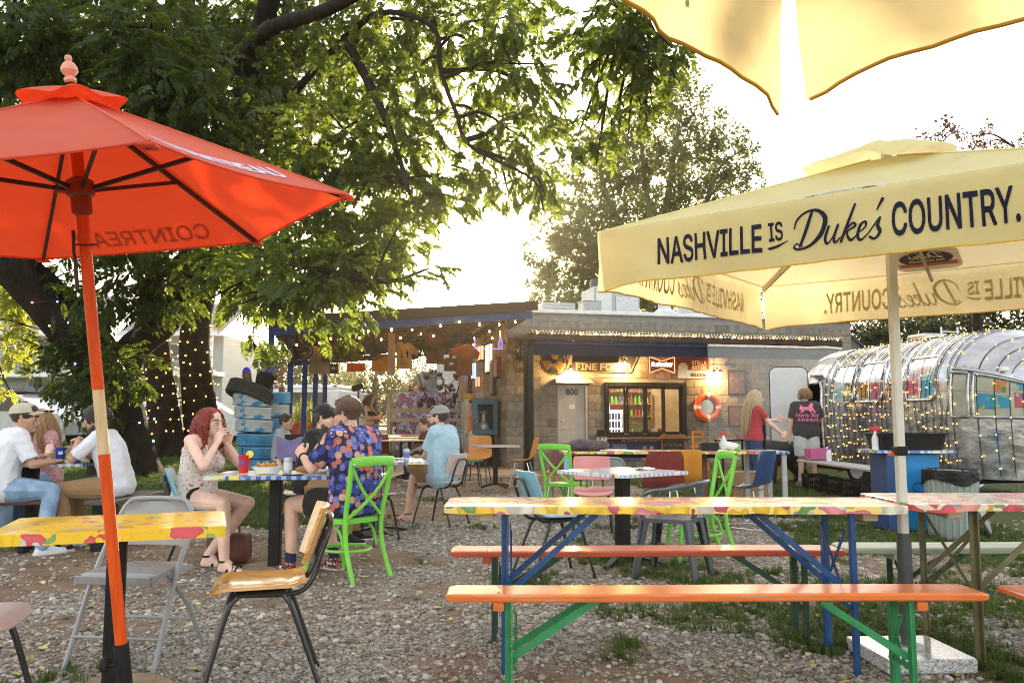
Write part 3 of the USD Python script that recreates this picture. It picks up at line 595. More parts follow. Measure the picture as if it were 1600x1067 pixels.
# ------------------------------------------------------------------ what hangs on the front wall
def wall_thing(name,lab,c,x,y,v=WV - .015,group=None):
    u,z = bw(x,y,v); return Thing(name,lab,c,bl(u,v,z),BA,group)
letter = M('sign_cream',(.24,.18,.11),.6,var=.2,scale=20)
sg = wall_thing('shop_sign','black painted wooden shop sign with cream FINE FOODS lettering','sign',935,562)
sL,sR = bw(893,562,WV)[0] - bw(935,562,WV)[0],bw(1006,562,WV)[0] - bw(935,562,WV)[0]
sz0,sz1 = bw(935,582,WV)[1] - bw(935,562,WV)[1],bw(935,538,WV)[1] - bw(935,562,WV)[1]
sg.part('board',poly([(sL,sz0),(sR - .35,sz0),(sR,sz1),(sL,sz1)],.03,(0,0,0),(1,0,0),(0,0,1)),M('sign_black',(.014,.013,.012),.5))
sg.part('border',cat(bar((sR - .36,-.036,sz0 + .02),(sR - .03,-.036,sz1),.012,.02),bar((sL,-.034,sz0 + .012),(sR - .38,-.034,sz0 + .012),.008,.012)),letter)
sg.part('lettering',onto(text('FINE FOODS',.155,.008,True,limit=1.42),(sL + .08,-.03,sz0 + .06),(1,0,0),(0,0,1)),letter)
arc = []
for k,ch in enumerate('EXCHANGE'):
    th = (k - 3.5) * .085; arc.append(onto(text(ch,.17,.008,True,center=True),((k - 3.6) * .2,-.03,.13 + .06 - .012 * (k - 3.5) ** 2),(math.cos(-th),0,math.sin(-th)),(-math.sin(-th),0,math.cos(-th))))
sg.part('lettering',cat(*arc),letter)
tv = wall_thing('menu_screen','dark flat screen hanging in front of the shop sign','screen',931,559,WV - .3)
tv.part('panel',box((0,0,0),(1.16,.06,.22),None,.01),black_paint); tv.part('bracket',box((0,.15,.03),(.12,.24,.08)),black_paint)
# neon bow-tie sign
neon_red = glow('neon_red',(1.0,.10,.04),3.0); neon_white = glow('neon_white',(1.0,.86,.72),1.3)
bt = wall_thing('neon_sign','red bow tie neon sign with white script glowing over the serving window','sign',1034,570,WV - .1)
bx = [(-.33,.2),(0,.09),(.33,.2),(.33,-.2),(0,-.09),(-.33,-.2)]
bt.part('backing',poly(bx,.02,(0,0.04,0),(1,0,0),(0,0,1)),M('neon_back',(.03,.02,.015),.5))
bt.part('tube_outline',tube([(x,-.02,z) for x,z in [q for a,b in zip(bx,bx[1:] + bx[:1]) for q in [tuple(np.array(a) + (np.array(b) - np.array(a)) * t) for t in (0.03,.5,.97)]]],.011,6,closed=True),neon_red)
bt.part('tube_lettering',onto(text('Budweiser',.12,.012,False,limit=.56,slant=.12,center=True),(0,-.03,-.045),(1,0,0),(0,0,1)),neon_white)
sa = wall_thing('beer_sign','dark red and silver framed beer mirror sign right of the neon','sign',1083,576)
sw = abs(bw(1108,576,WV)[0] - bw(1057,576,WV)[0]); shh = .52
sa.part('board',box((0,-.01,0),(sw,.03,shh),None,.004),M('beer_red',(.16,.022,.018),.3)); sa.part('panel',box((0,-.03,-shh * .27),(sw * .97,.012,shh * .4)),M('beer_silver',(.55,.54,.52),.25,metal=.5))
sa.part('roundel',poly([(.13 * math.cos(a),.13 * math.sin(a)) for a in np.linspace(0,2 * np.pi,24,endpoint=False)],.012,(-sw * .33,-.03,.02),(1,0,0),(0,0,1)),M('beer_silver',(.55,.54,.52),.25,metal=.5))
sa.part('lettering',cat(onto(text('STELLA',.095,.006,True,limit=.40),(-sw * .06,-.026,.10),(1,0,0),(0,0,1)),onto(text('ARTOIS',.095,.006,True,limit=.40),(-sw * .06,-.026,-.02),(1,0,0),(0,0,1))),M('beer_pale',(.72,.62,.5),.5))
sa.part('lettering',onto(text('BELGIUM',.08,.006,True,limit=.42),(-sw * .1,-.037,-.2),(1,0,0),(0,0,1)),black_paint)
# wall lamps
def wall_lamp(x,y,lab,two=False,inten=1.0,hang=True):
    t = wall_thing('wall_lamp',lab,'lamp',x,y,WV - .22)
    t.part('bracket',cat(tube(bez([(0,.2,.02),(0,.08,.12),(0,0,.14),(0,0,.09)]),.012,8),xf(lathe([(0,0),(.05,0),(.05,.015),(0,.02)],16),rotx(math.pi / 2),(0,.215,.02))),black_paint)
    for dx in ((-.08,.08) if two else (0,)):
        if two: t.part('arm',tube(bez([(0,0,-.08),(dx * .7,0,-.09),(dx,0,-.05)]),.01,8),black_paint)
        t.part('socket',lathe([(0,.1),(.03,.1),(.035,.05),(.05,.045),(.05,.035)],14,(dx,0,0)),black_paint); t.part('bulb',lathe([(0,-.07),(.03,-.06),(.042,-.03),(.04,0),(.02,.035),(0,.036)],14,(dx,0,0)),warm_glow)
    sphere_light(t.path,(0,-.02,-.09),.05,inten * LAMP,(1,.56,.2)); return t
wall_lamp(892,578,'small lit wall lamp over the door hood',inten=1.6)
wall_lamp(918 + 58,567,'lit jar lamp between the shop sign and the neon',inten=1.6)
wall_lamp(1121,583,'double wall lamp with two glowing bulbs over the lifebuoy',True,1.5)
# lifebuoy
lb = wall_thing('lifebuoy','orange lifebuoy with white bands hanging on the block wall','lifebuoy',1106,636,WV - .1)
g = np.linspace(0,2 * np.pi,48,endpoint=False)
lb.part('ring',tube([(.285 * math.cos(a),0,.285 * math.sin(a)) for a in g],.088,14,closed=True,flat=.75),M('buoy_orange',(.62,.10,.025),.5,bump=.1))
for a0 in (0,90,180,270): lb.part('band',tube([(.285 * math.cos(a),0,.285 * math.sin(a)) for a in np.radians(np.linspace(a0 - 8,a0 + 8,6))],.0915,14,flat=.76),M('buoy_white',(.72,.68,.6),.5))
lb.part('rope',tube([(-.2,-.02,.22),(-.06,-.02,.42),(0,.04,.47),(.06,-.02,.42),(.2,-.02,.22)],.01,6),M('rope',(.45,.38,.25),.8))
lb.part('mirror',xf(lathe([(0,.01),(.19,.01),(.19,0)],24),rotx(math.pi / 2),(0,.05,0)),M('mirror',(.5,.5,.52),.12,metal=.9))
# wall fan at the left
def fan(t,r,mat,blade):
    g = np.linspace(0,2 * np.pi,40,endpoint=False)
    for yy,rr in ((0,r),(-.06,r * .92),(.07,r * .97)): t.part('guard_ring',tube([(rr * math.cos(a),yy,rr * math.sin(a)) for a in g],.009,6,closed=True),mat)
    t.part('guard_wires',cat(*[tube([(r * .16 * math.cos(a),-.085,r * .16 * math.sin(a)),(r * .6 * math.cos(a),-.08,r * .6 * math.sin(a)),(r * math.cos(a),0,r * math.sin(a))],.004,4) for a in np.linspace(0,2 * np.pi,28,endpoint=False)]),mat)
    for k in range(3):
        a0 = k * 2.094 + .4
        t.part('blade',grid(lambda u,v: ((r * (.15 + .7 * u)) * np.cos(a0 + (v - .5) * (.6 + .5 * u)),.03 * (v - .5),(r * (.15 + .7 * u)) * np.sin(a0 + (v - .5) * (.6 + .5 * u))),5,6,.006),blade)
    t.part('hub',cat(xf(lathe([(0,-.08),(r * .15,-.07),(r * .16,0),(r * .14,.16),(0,.18)],16),rotx(-math.pi / 2)),),mat)
ft = wall_thing('wall_fan','round black wall fan with yellow lit cage left of the shop sign','fan',866,565,WV - .35); fan(ft,.33,black_paint,M('fan_blade',(.05,.045,.04),.4)); ft.part('arm',cat(bar((0,.18,0),(0,.34,.02),.05,.05)),black_paint)
ft.part('back_plate',xf(lathe([(0,0),(.3,0),(.3,.006),(0,.006)],24),rotx(-math.pi / 2),(0,.12,0)),M('fan_yellow',(.55,.33,.04),.5))
# posters
pd_ = wall_thing('film_poster','wide dark blue video poster under the serving window','poster',1000,700,WV - .03)
pw = abs(bw(1045,700,WV)[0] - bw(948,700,WV)[0])
pd_.part('board',box((0,0,0),(pw,.02,.6)),Mnodes('poster_night',{'tc': ('texture_coordinate',{}),'s': ('separate_xyz',{}),'n': ('noise_texture',{'scale': 3.0}),'r': ('rgb_ramp',{'ramp': [(0.0,(.10,.09,.20)),(.5,(.035,.04,.11)),(1,(.012,.012,.035))]}),'m': ('map_range',{'from_min': -.3,'from_max': .3}),'p': ('principled_bsdf',{'roughness': .35})},[('tc.object','s.vector'),('s.z','m.value'),('m.result','r.fac'),('r.color','p.base_color')],'p.BSDF'))
pd_.part('lettering',onto(text('Take The Voyage Home On Videocassette',.055,.003,False,center=True,limit=pw * .66),(.04,-.011,.17),(1,0,0),(0,0,1)),paper)
pd_.part('small_print',cat(*[onto(text(s,.03,.003,False,limit=.36),(-pw * .44,-.011,.07 - k * .05),(1,0,0),(0,0,1)) for k,s in enumerate(('Return to a simpler time','and bring the crew home'))]),paper)
fsk = M('poster_skin',(.42,.22,.13),.6)
for dx in (.12,.3): pd_.part('painted_face',cat(poly([(dx + .055 * math.cos(a),-.02 + .08 * math.sin(a)) for a in np.linspace(0,6.283,20,endpoint=False)],.003,(0,-.011,0),(1,0,0),(0,0,1)),poly([(dx - .09,-.3),(dx - .08,-.15),(dx,-.1),(dx + .08,-.15),(dx + .09,-.3)],.003,(0,-.011,0),(1,0,0),(0,0,1))),fsk)
cb = wall_thing('chalkboard','wood framed black chalkboard leaning under the right end of the window','chalkboard',1052,700,WV - .14)
wd_or = M('frame_wood',(.27,.10,.035),.5,stretch=(10,10,1))
cb.part('board',box((0,0,-.02),(.56,.015,.6)),M('slate',(.02,.02,.022),.7)); cb.part('frame',cat(box((-.3,-.005,-.02),(.05,.03,.7)),box((.3,-.005,-.02),(.05,.03,.7)),box((0,-.005,.31),(.55,.03,.05)),box((0,-.005,-.35),(.55,.03,.05))),wd_or)
cb.part('chalk_writing',cat(*[onto(text(s,.075,.002,False,center=True),(0,-.01,.17 - k * .13),(1,0,0),(0,0,1)) for k,s in enumerate(('CHARGING','STATION','HERE'))]),M('chalk',(.25,.2,.13),.9))
for (x,y,w_,h_,c,lab) in ((1151,598,.48,.62,(.09,.045,.035),'dark framed poster behind the curtain, upper of two'),(1151,650,.46,.52,(.16,.06,.045),'brown red framed poster below the dark one behind the curtain'),(1190,640,.24,.28,(.12,.05,.05),'small framed picture beside the trailer door, upper one'),(1190,672,.26,.3,(.14,.08,.06),'small star picture beside the trailer door, lower one')):
    t = wall_thing('wall_picture',lab,'picture',x,y); t.part('frame',cat(box((0,-.01,0),(w_,.03,h_))),black_paint); t.part('print',box((0,-.028,0),(w_ * .86,.008,h_ * .88)),printed('pic_' + str(int(x + y)),c,[tuple(A(c) * 1.8),(.3,.12,.08),tuple(A(c) * .5)],9,.3))
t = wall_thing('security_camera','white bullet camera under the canopy above the wall lamps','camera',1140,570,WV - .2); t.part('body',cyl((-.12,0,.02),(.12,-.1,-.04),.05,n=14),black_paint); t.part('bracket',bar((0,0,.03),(0,.2,.06),.03,.03),black_paint)

# ================================================================== the roofed patio left of the bar
slab = solo('patio_slab',cat(box((-3.0,4.6,-.02),(6.3,9.6,.14),None,.01)),M('concrete',(.42,.36,.29),.6,var=.2,scale=2,bump=.2),'concrete floor of the roofed patio',None,kind='structure',loc=None)
slab.AddTranslateOp().Set(Gf.Vec3d(*map(float,BO))); slab.AddRotateZOp().Set(12.5)
pr = Thing('patio_roof','sloping brown corrugated patio roof with blue front beam and blue posts','canopy',BO,BA)
PU = -5.45; zR,zL,PD = 3.72,3.22,9.2
def rz_(u,v): return zR + (zL - zR) * (u / PU) - .01 * v
pr.part('roof_sheet',grid(lambda u,v: (u * PU + .12,v * PD - .1,rz_(u * PU,v * PD) - .05 + .018 * np.sin(u * 5.4 * 2 * np.pi / .12)),46 * 6,3,.006),M('roof_brown',(.11,.075,.05),.5,var=.3,scale=3))
pr.part('fascia',bar((.12,-.12,rz_(0,0) - .08),(PU,-.12,rz_(PU,0) - .08),.03,.2),M('fascia_brown',(.032,.020,.013),.6,spec=.12))
pr.part('front_beam',bar((.02,.0,rz_(0,0) - .27),(PU,.0,rz_(PU,0) - .27),.09,.17,bev=.008),blue_paint)
pr.part('rear_beam',bar((.02,PD - .3,rz_(0,PD) - .22),(PU,PD - .3,rz_(PU,PD) - .22),.09,.15),blue_paint)
for k in range(14):
    v = .5 + k * .62; pr.part('purlin',bar((.0,v,rz_(0,v) - .11),(PU,v,rz_(PU,v) - .11),.045,.085),M('purlin',(.06,.04,.03),.6))
for k in range(4): pr.part('rafter',bar((-.7 - k * 1.4,.1,rz_(-.7 - k * 1.4,0) - .19),(-.7 - k * 1.4,PD - .4,rz_(-.7 - k * 1.4,PD) - .19),.05,.08),M('purlin',(.06,.04,.03),.6))
inv = lambda p: ((A(p) - BO) @ rotz(BA))
for k,(px_,Y) in enumerate(((421,16.5),(452.6,18.1),(475,19.5),(492,20.6),(507,21.7))):
    p = inv(pd(px_,640,Y)); top = rz_(max(p[0],PU),p[1]) - .16
    pr.part('post',box((p[0],p[1],top / 2),(.12,.12,top),None,.01),blue_paint)
p = inv(pd(421,600,16.5)); pr.part('brace',bar((p[0] - .05,p[1],2.3),(p[0] - .42,p[1] - .05,2.78),.07,.10),black_paint)
pr.part('wall_plate',bar((-.02 - .06,.3,3.42),(-.02 - .06,PD - .4,3.36),.05,.12),blue_paint)
# bulbs under the roof: five strings
rb = np.random.default_rng(12)
for k in range(5):
    v0 = .35 + k * 1.3; t = Thing('string_light',['string of warm bulbs sagging along the front beam of the patio roof','second string of warm bulbs from the front under the patio roof','third string of warm bulbs from the front under the patio roof','fourth string of warm bulbs from the front under the patio roof','rearmost string of warm bulbs under the patio roof'][k],'string lights',BO,BA,'strings of warm bulbs')
    us = np.linspace(-.25,PU + .3,60); zz = lambda u: rz_(u,v0) - .30 - .10 * abs(math.sin(u * 1.9 + k)) - .02 * k
    vv = lambda u: v0 + .5 * math.sin(u * .9 + k * 2)
    t.part('wire',tube([(u,vv(u),zz(u)) for u in us],.006,5),black_paint)
    for j in range(11):
        u = -.3 + (PU + .6) * (j + .5 * (k % 2)) / 11 + rb.normal(0,.05); t.part('bulb',ell((u,vv(u),zz(u) - .03),(.022,.022,.028),sub=1),patio_glow)
def hang(x,y,v,name,lab,c,group=None,drop=None):
    u,z = bw(x,y,v); t = Thing(name,lab,c,bl(u,v,z),BA,group); zt = rz_(u,v) - .16 - z
    t.part('cord',tube([(0,0,0),(0.01,0,zt * .5),(0,0,zt)],.008,5),black_paint); return t
# ceiling fans, lamps, shirts and plants that hang there
fb = M('fan_blade',(.05,.045,.04),.4)
for (x,y,v,r,tl,lab) in ((585,545,1.6,.34,.9,'round black fan tilted under the middle of the patio roof'),(712,531,1.2,.40,1.35,'flat round black fan hanging near the front right of the patio roof'),(650,546,3.0,.36,.7,'dim black fan behind the striped shirt under the roof'),(462,553,1.2,.38,1.15,'black fan tipped steeply above the leftmost patio posts'),(560,550,4.0,.3,1.2,'small black fan left of the yellow banner')):
    t = hang(x,y,v,'hanging_fan',lab,'fan','fans under the patio roof'); sub = Thing.__new__(Thing); fanparts = []
    class _C:                                # collects the fan's meshes so that they can be tilted together
        def part(s,n,m,mt): fanparts.append((n,m,mt))
    fan(_C(),r,black_paint,fb)
    for n,m,mt in fanparts: t.part(n,xf(m,rotx(tl) @ rotz(.3)),mt)
t = wall_thing('wall_fan','oval black fan on the corner of the block wall by the patio','fan',815,560,WV - .5)
fanparts = []; fan(_C(),.33,black_paint,fb)
for n,m,mt in fanparts: t.part(n,xf(m,rotz(.9) @ roty(.5)),mt)
t.part('arm',bar((0,0,0),(-.02,.48,.15),.04,.04),black_paint)
def shirt(x,y,v,w,h,mat,lab,sleeves=True,yaw=0.0):
    t = hang(x,y,v,'hanging_shirt',lab,'shirt'); R = rotz(yaw)
    o = [(-w * .3,-h),(w * .3,-h),(w * .3,-h * .38),(w * .5,-h * .5),(w * .56,-h * .28),(w * .26,0),(w * .09,0),(0,-h * .07),(-w * .09,0),(-w * .26,0),(-w * .56,-h * .28),(-w * .5,-h * .5),(-w * .3,-h * .38)] if sleeves else [(-w / 2,-h),(w / 2,-h),(w / 2,0),(-w / 2,0)]
    m = poly(o,.012,(0,0,0),(1,0,0),(0,0,1)); v_,f_ = trimesh.remesh.subdivide_to_size(m[0],m[1],.1); v_ = v_.copy(); v_[:,1] += .03 * np.sin(v_[:,0] * 14 + v_[:,2] * 5)
    t.part('cloth',xf((v_,f_),R),mat); t.part('hanger',xf(tube([(-w * .28,0,-.01),(0,0,.06),(w * .28,0,-.01)],.008,5),R),black_paint); return t
tan_c = cloth('shirt_tan',(.30,.22,.13),.3); shirt(632,535,2.0,.62,.62,cloth('jersey_gold',(.40,.27,.12),.3),'tan sports jersey with a dark letter hanging under the roof',yaw=.2).part('lettering',xf(onto(text('M',.16,.004,True,center=True),(0,-.03,-.36),(1,0,0),(0,0,1)),rotz(.2)),black_paint)
shirt(500,541,1.6,.75,.62,cloth('shirt_grey',(.28,.24,.21),.3),'grey sweatshirt hanging above the blue patio posts',yaw=-.1)
shirt(725,537,3.2,.72,.8,cloth('shirt_salmon',(.42,.22,.13),.45),'salmon pink shirt hanging near the far end of the roof')
shirt(597,553,2.4,.48,.42,cloth('banner_yellow',(.62,.38,.05),.5),'yellow square banner hanging under the middle of the roof',False,.2)
shirt(556,567,4.2,.46,.22,cloth('banner_orange',(.62,.22,.08),.5),'small orange banner hanging by the far left posts',False)
shirt(612,520,1.0,.16,.95,cloth('cloth_strip',(.45,.33,.22),.4),'long pale cloth strip hanging between the fans',False)
shirt(680,520,2.4,.5,.75,cloth('cloth_brown',(.16,.08,.06),.3),'dark brown cloth bundle hanging under the middle of the roof',False,.4)
for (x,y,v,s,lab) in ((704,560,2.8,.30,'brown box lantern with pale label hanging near the wall'),(521,566,2.2,.22,'small dark box lantern hanging beside the fern basket')):
    t = hang(x,y,v,'box_lantern',lab,'lantern'); t.part('box',box((0,0,-.15),(s,s * .8,s * 1.05),None,.02),M('lantern',(.09,.05,.03),.6)); t.part('label',box((0,-s * .41,-.14),(s * .35,.008,s * .2)),paper)
fern_mat = leafmat('fern',(.03,.07,.012),(.07,.12,.02),(.13,.22,.03))
def frond_ball(n,r,seed,droop=.5,flat=1.0,lw=.05,ll=.16):
    q = np.random.default_rng(seed); V,F = [],[]
    for _ in range(n):
        d = unit(q.normal(size=3)); d[2] = abs(d[2]) * .9 - .25; p = d * r * q.uniform(.35,1.0) * A([1,1,flat]); dirn = unit(d + A([0,0,-droop]) + q.normal(size=3) * .35); s = unit(np.cross(dirn,q.normal(size=3))) * lw * q.uniform(.6,1.3); L = ll * q.uniform(.6,1.3)
        k = len(V); V += [p - s * .3,p + dirn * L * .5 - s,p + dirn * L,p + dirn * L * .5 + s]; F += [[k,k + 1,k + 2],[k,k + 2,k + 3]]
    return np.array(V),np.array(F)
for (x,y,v,r,lab) in ((536,553,1.4,.34,'bushy green fern in a hanging basket under the patio roof'),(671,540,2.6,.24,'small trailing plant in a pot hanging by the brown bundle')):
    t = hang(x,y,v,'hanging_plant',lab,'plant'); t.part('pot',lathe([(0,-.2),(.11,-.18),(.16,0),(.14,0),(0,-.03)],16),M('basket',(.10,.07,.05),.8)); t.part('foliage',frond_ball(420,r,int(x),.8),fern_mat)
# neon and bric-a-brac on the side wall
def side_thing(name,lab,c,y,v,u=-.16): # y: photo row, v: how far back
    p = bl(u,v); s = FPX / p[1]; z = CAM_H + (657 - y) / s; return Thing(name,lab,c,bl(u,v,z),BA)
for (v,y,w,h,col,st_,lab) in ((2.9,575,.5,.5,(.30,.07,.04),0,'narrow dark red beer sign on the side wall'),(4.0,560,.6,.8,(1,.75,.45),.9,'tall warm lit sign on the side wall'),(5.2,552,.5,.42,(1,.18,.08),1.6,'glowing red square sign on the side wall'),(6.3,580,.3,.5,(.25,.35,1),1.2,'blue neon sign low on the side wall'),(5.6,597,.28,.3,(1,.12,.07),1.6,'small red neon sign on the side wall'),(7.2,600,.5,.9,(.35,.16,.06),0,'orange painted panel on the side wall'),(3.4,590,.4,.9,(.07,.06,.06),0,'black speaker box on the side wall'),(8.0,560,.6,.9,(1,.9,.8),.6,'pale lit sign at the far end of the side wall')):
    t = side_thing('wall_sign',lab,'sign',y,v); t.part('box',box((0,0,0),(.08,w,h),None,.01),black_paint)
    t.part('face',box((-.045,0,0),(.012,w * .86,h * .86)),glow(f'sign_glow_{int(v*10)}',col,st_) if st_ else M(f'sign_paint_{int(v*10)}',col,.5)); t.part('face_end',box((0,-w / 2 - .005,0),(.06,.008,h * .9)),glow(f'sign_glow_{int(v*10)}',col,st_) if st_ else M(f'sign_paint_{int(v*10)}',col,.5))
t = side_thing('neon_sign','blue neon tube bracket with small yellow bottle at the wall corner','sign',541,2.0,-.5)
nb = glow('neon_blue',(.16,.14,1.0),1.0)
t.part('tube_bracket',tube([(-.38,0,.20),(-.38,0,-.04),(-.36,0,-.06),(.3,0,-.06)],.012,6),nb); t.part('bottle_tube',tube([(.2,0,-.02),(.28,0,-.02),(.28,0,.1),(.25,0,.2),(.22,0,.3),(.23,0,.2),(.2,0,.1),(.2,0,-.02)],.012,6),nb); t.part('flame_tube',tube([(.24,0,.22),(.22,0,.3),(.24,0,.38)],.014,6),glow('neon_yellow',(.9,.8,.12),3.0)); t.part('rod',bar((.3,0,.1),(.5,.4,.12),.02,.02),black_paint)
t = side_thing('arcade_cabinet','blue painted box frame cabinet with open front against the side wall','cabinet',657,2.9,-.5)
z0 = -t.loc[2] + .05; teal = M('teal_paint',(.05,.13,.20),.5,var=.2,bump=.1)
zc = .0
t.part('frame',cat(box((0,-.25,.46),(.62,.06,.13),None,.01),box((0,-.25,-.02 - .25),(.62,.06,.13),None,.01),box((-.25,-.25,.1),(.12,.06,.62),None,.01),box((.25,-.25,.1),(.12,.06,.62),None,.01),box((-.29,.06,.1),(.04,.56,.86)),box((.29,.06,.1),(.04,.56,.86)),box((0,.06,.5),(.54,.56,.04)),box((0,.06,-.3),(.54,.56,.04)),box((0,.32,.1),(.54,.04,.76))),teal)
t.part('stand',cat(box((0,.05,(z0 - .36) / 2 + .02),(.5,.5,-z0 - .38)),),black_paint); t.part('machine',cat(lathe([(0,-.28),(.14,-.28),(.14,-.1),(.05,0),(.05,.15),(.12,.2),(0,.25)],14)),galv)

# ================================================================== the silver trailer, its long side along y
TW,TZ0,TH,TL,TA = 2.42,.34,2.22,5.74,math.radians(11)     # width, skirt height, body height, length, heading
TLOC = A([7.80,11.41,0])
trl = Thing('silver_trailer','rounded silver aluminium travel trailer covered with vertical strings of warm lights','trailer',TLOC,TA)
NEAR,FAR = 1.2,1.0
def prof(th):
    """cross-section; th 0 = foot of the near side, 1 = roof ridge, 2 = foot of the far side"""
    th = A(th,float); s = np.where(th <= 1,-1.0,1.0); t = np.where(th <= 1,th,2 - th)
    # straight flank with tumblehome up to the shoulder, then a rounded roof
    a = np.clip(t / .52,0,1); b = np.clip((t - .52) / .48,0,1) * math.pi / 2
    x = np.where(t <= .52,TW / 2 * (.955 + .045 * np.sin(a * math.pi * .62)),TW / 2 * (.955 + .045 * math.sin(math.pi * .62)) * np.cos(b) ** .86)
    z = np.where(t <= .52,a * 1.28,1.28 + (TH - 1.28) * np.sin(b) ** .92)
    return s * x,z
def ends(l):
    l = A(l,float); k = np.ones_like(l)
    a = np.clip(1 - l / NEAR,0,1); b = np.clip(1 - (TL - l) / FAR,0,1)
    return (1 - a ** 2.05) ** (1 / 2.0) * (1 - b ** 2.5) ** (1 / 2.3)
def tsurf(l,th,out=0.0):
    l,th = np.broadcast_arrays(A(l,float),A(th,float)); x,z = prof(th); k = ends(np.clip(l,1e-4,TL - 1e-4))
    zt = .62; kz = np.where(z > zt,1 - (1 - k) * .78 * ((z - zt) / (TH - zt)),1 - (1 - k) * .10 * (zt - z) / zt)
    p = np.stack([x * k,l,TZ0 + np.where(z > zt,zt + (z - zt) * kz,z)],-1)
    if out:
        e = 1e-3; q = lambda a,b: tsurf(a,b)
        du = q(np.clip(l + e,2e-4,TL - 2e-4),th) - q(np.clip(l - e,2e-4,TL - 2e-4),th); dv = q(l,np.clip(th + e,0,2)) - q(l,np.clip(th - e,0,2))
        n = np.cross(dv,du); n /= np.linalg.norm(n,axis=-1,keepdims=True) + 1e-12; p = p + n * out
    return p
alu = Mnodes('aluminium',{'tc': ('texture_coordinate',{}),'mp': ('mapping',{'scale': (1,1.0,1.6)}),'n': ('noise_texture',{'scale': 2.4,'detail': 7.0,'roughness': .65}),'r': ('rgb_ramp',{'ramp': [(.3,(.30,.30,.31)),(.5,(.46,.46,.465)),(.72,(.62,.615,.60))]}),
    'n2': ('noise_texture',{'scale': 6.0,'detail': 5.0}),'rr': ('map_range',{'from_min': .3,'from_max': .7,'to_min': .10,'to_max': .34}),'nb': ('noise_texture',{'scale': 3.5,'detail': 2.0}),'b': ('bump',{'strength': .25,'distance': .03}),'p': ('principled_bsdf',{'metallic': .92})},
    [('tc.object','mp.vector'),('mp.vector','n.vector'),('mp.vector','n2.vector'),('n.fac','r.fac'),('r.color','p.base_color'),('n2.fac','rr.value'),('rr.result','p.roughness'),('mp.vector','nb.vector'),('nb.fac','b.height'),('b.normal','p.normal')],'p.BSDF')
lsp = np.unique(np.concatenate([NEAR * np.linspace(0,1,22) ** 1.7,np.linspace(NEAR,TL - FAR,26),TL - FAR * np.linspace(0,1,18) ** 1.7])); NT = 61
dl0,dl1 = 4.26,4.76                 # the doorway along the side
DY = (dl0 + dl1) / 2
def quadmesh(P):
    nu,nv = P.shape[:2]; i,j = np.meshgrid(np.arange(nu - 1),np.arange(nv - 1),indexing='ij'); a = i * nv + j
    return P.reshape(-1,3),np.stack([a,a + 1,a + nv + 1,a + nv],-1).reshape(-1,4)
lsp = np.unique(np.concatenate([lsp,[dl0,dl1]]))
P = tsurf(lsp[:,None],np.linspace(0,2,NT)[None]); V,Q = quadmesh(P)
ci = Q // NT; tj = (Q % NT).max(1); li = lsp[(Q // NT).min(1)]
keepq = ~((li >= dl0 - 1e-6) & (li < dl1 - 1e-6) & (tj <= 18))        # the doorway
shell = (V,np.vstack([Q[keepq][:,[0,1,2]],Q[keepq][:,[0,2,3]]]))
trl.part('shell',shell,alu,smooth=50)
seam = M('seam_metal',(.30,.30,.31),.35,metal=.8)
def ribbon(l0,t0,l1,t1,w,out=.004,n=30):
    l = np.linspace(l0,l1,n); t = np.linspace(t0,t1,n); return tube(tsurf(l,t,out),w,5)
for l in (1.2,2.15,3.22,4.14,4.95): trl.part('seam',ribbon(l,.0,l,1.9,.006,.002,50),seam)
for th in (.27,.52): trl.part('seam',ribbon(.06,th,dl0 - .05,th,.007,.002,60),seam)
trl.part('skirt_rail',tube(tsurf(np.concatenate([np.full(1,.02),np.linspace(.02,dl0,60)]),np.full(61,.01),.01),.022,8),galv)
# windows follow the body
def patch(l0,l1,t0,t1,out,n=10): return grid(lambda u,v: tsurf(l0 + u * (l1 - l0),t0 + v * (t1 - t0),out),n,n)
def rring(l0,l1,t0,t1,out,r,rl=.09,rt=.035):
    cs = [(l0 + rl,t0 + rt,180),(l1 - rl,t0 + rt,270),(l1 - rl,t1 - rt,0),(l0 + rl,t1 - rt,90)]; L,T = [],[]
    for cl,ct,a0 in cs:
        for a in np.radians(np.linspace(a0,a0 + 90,7)): L.append(cl + rl * math.cos(a)); T.append(ct + rt * math.sin(a))
    return tube(tsurf(np.array(L),np.array(T),out),r,8,closed=True)
curtain_pr = M('trailer_curtain',(.56,.53,.42),.8,var=.12,scale=4)
poster_ms = [printed('poster_' + n,c,d,16,.4,.6,0) for n,c,d in (('blue',(.05,.36,.55),[(.60,.50,.08),(.06,.30,.12),(.05,.36,.55)]),('red',(.55,.10,.16),[(.62,.5,.4),(.1,.35,.4),(.55,.10,.16)]),('orange',(.60,.26,.06),[(.08,.3,.12),(.6,.5,.1),(.55,.2,.05)]),('cream',(.60,.56,.42),[(.30,.42,.15),(.55,.2,.15),(.6,.56,.42)]))]
film_mat = Mnodes('window_film',{'f': ('fresnel',{'IOR': 1.18}),'t': ('transparent_bsdf',{'color': (.95,.95,.94)}),'g': ('glossy_bsdf',{'roughness': 0.06}),'m': ('mix_closure',{})},[('f.fac','m.fac'),('t.BSDF','m.closure1'),('g.BSDF','m.closure2')],'m.closure')
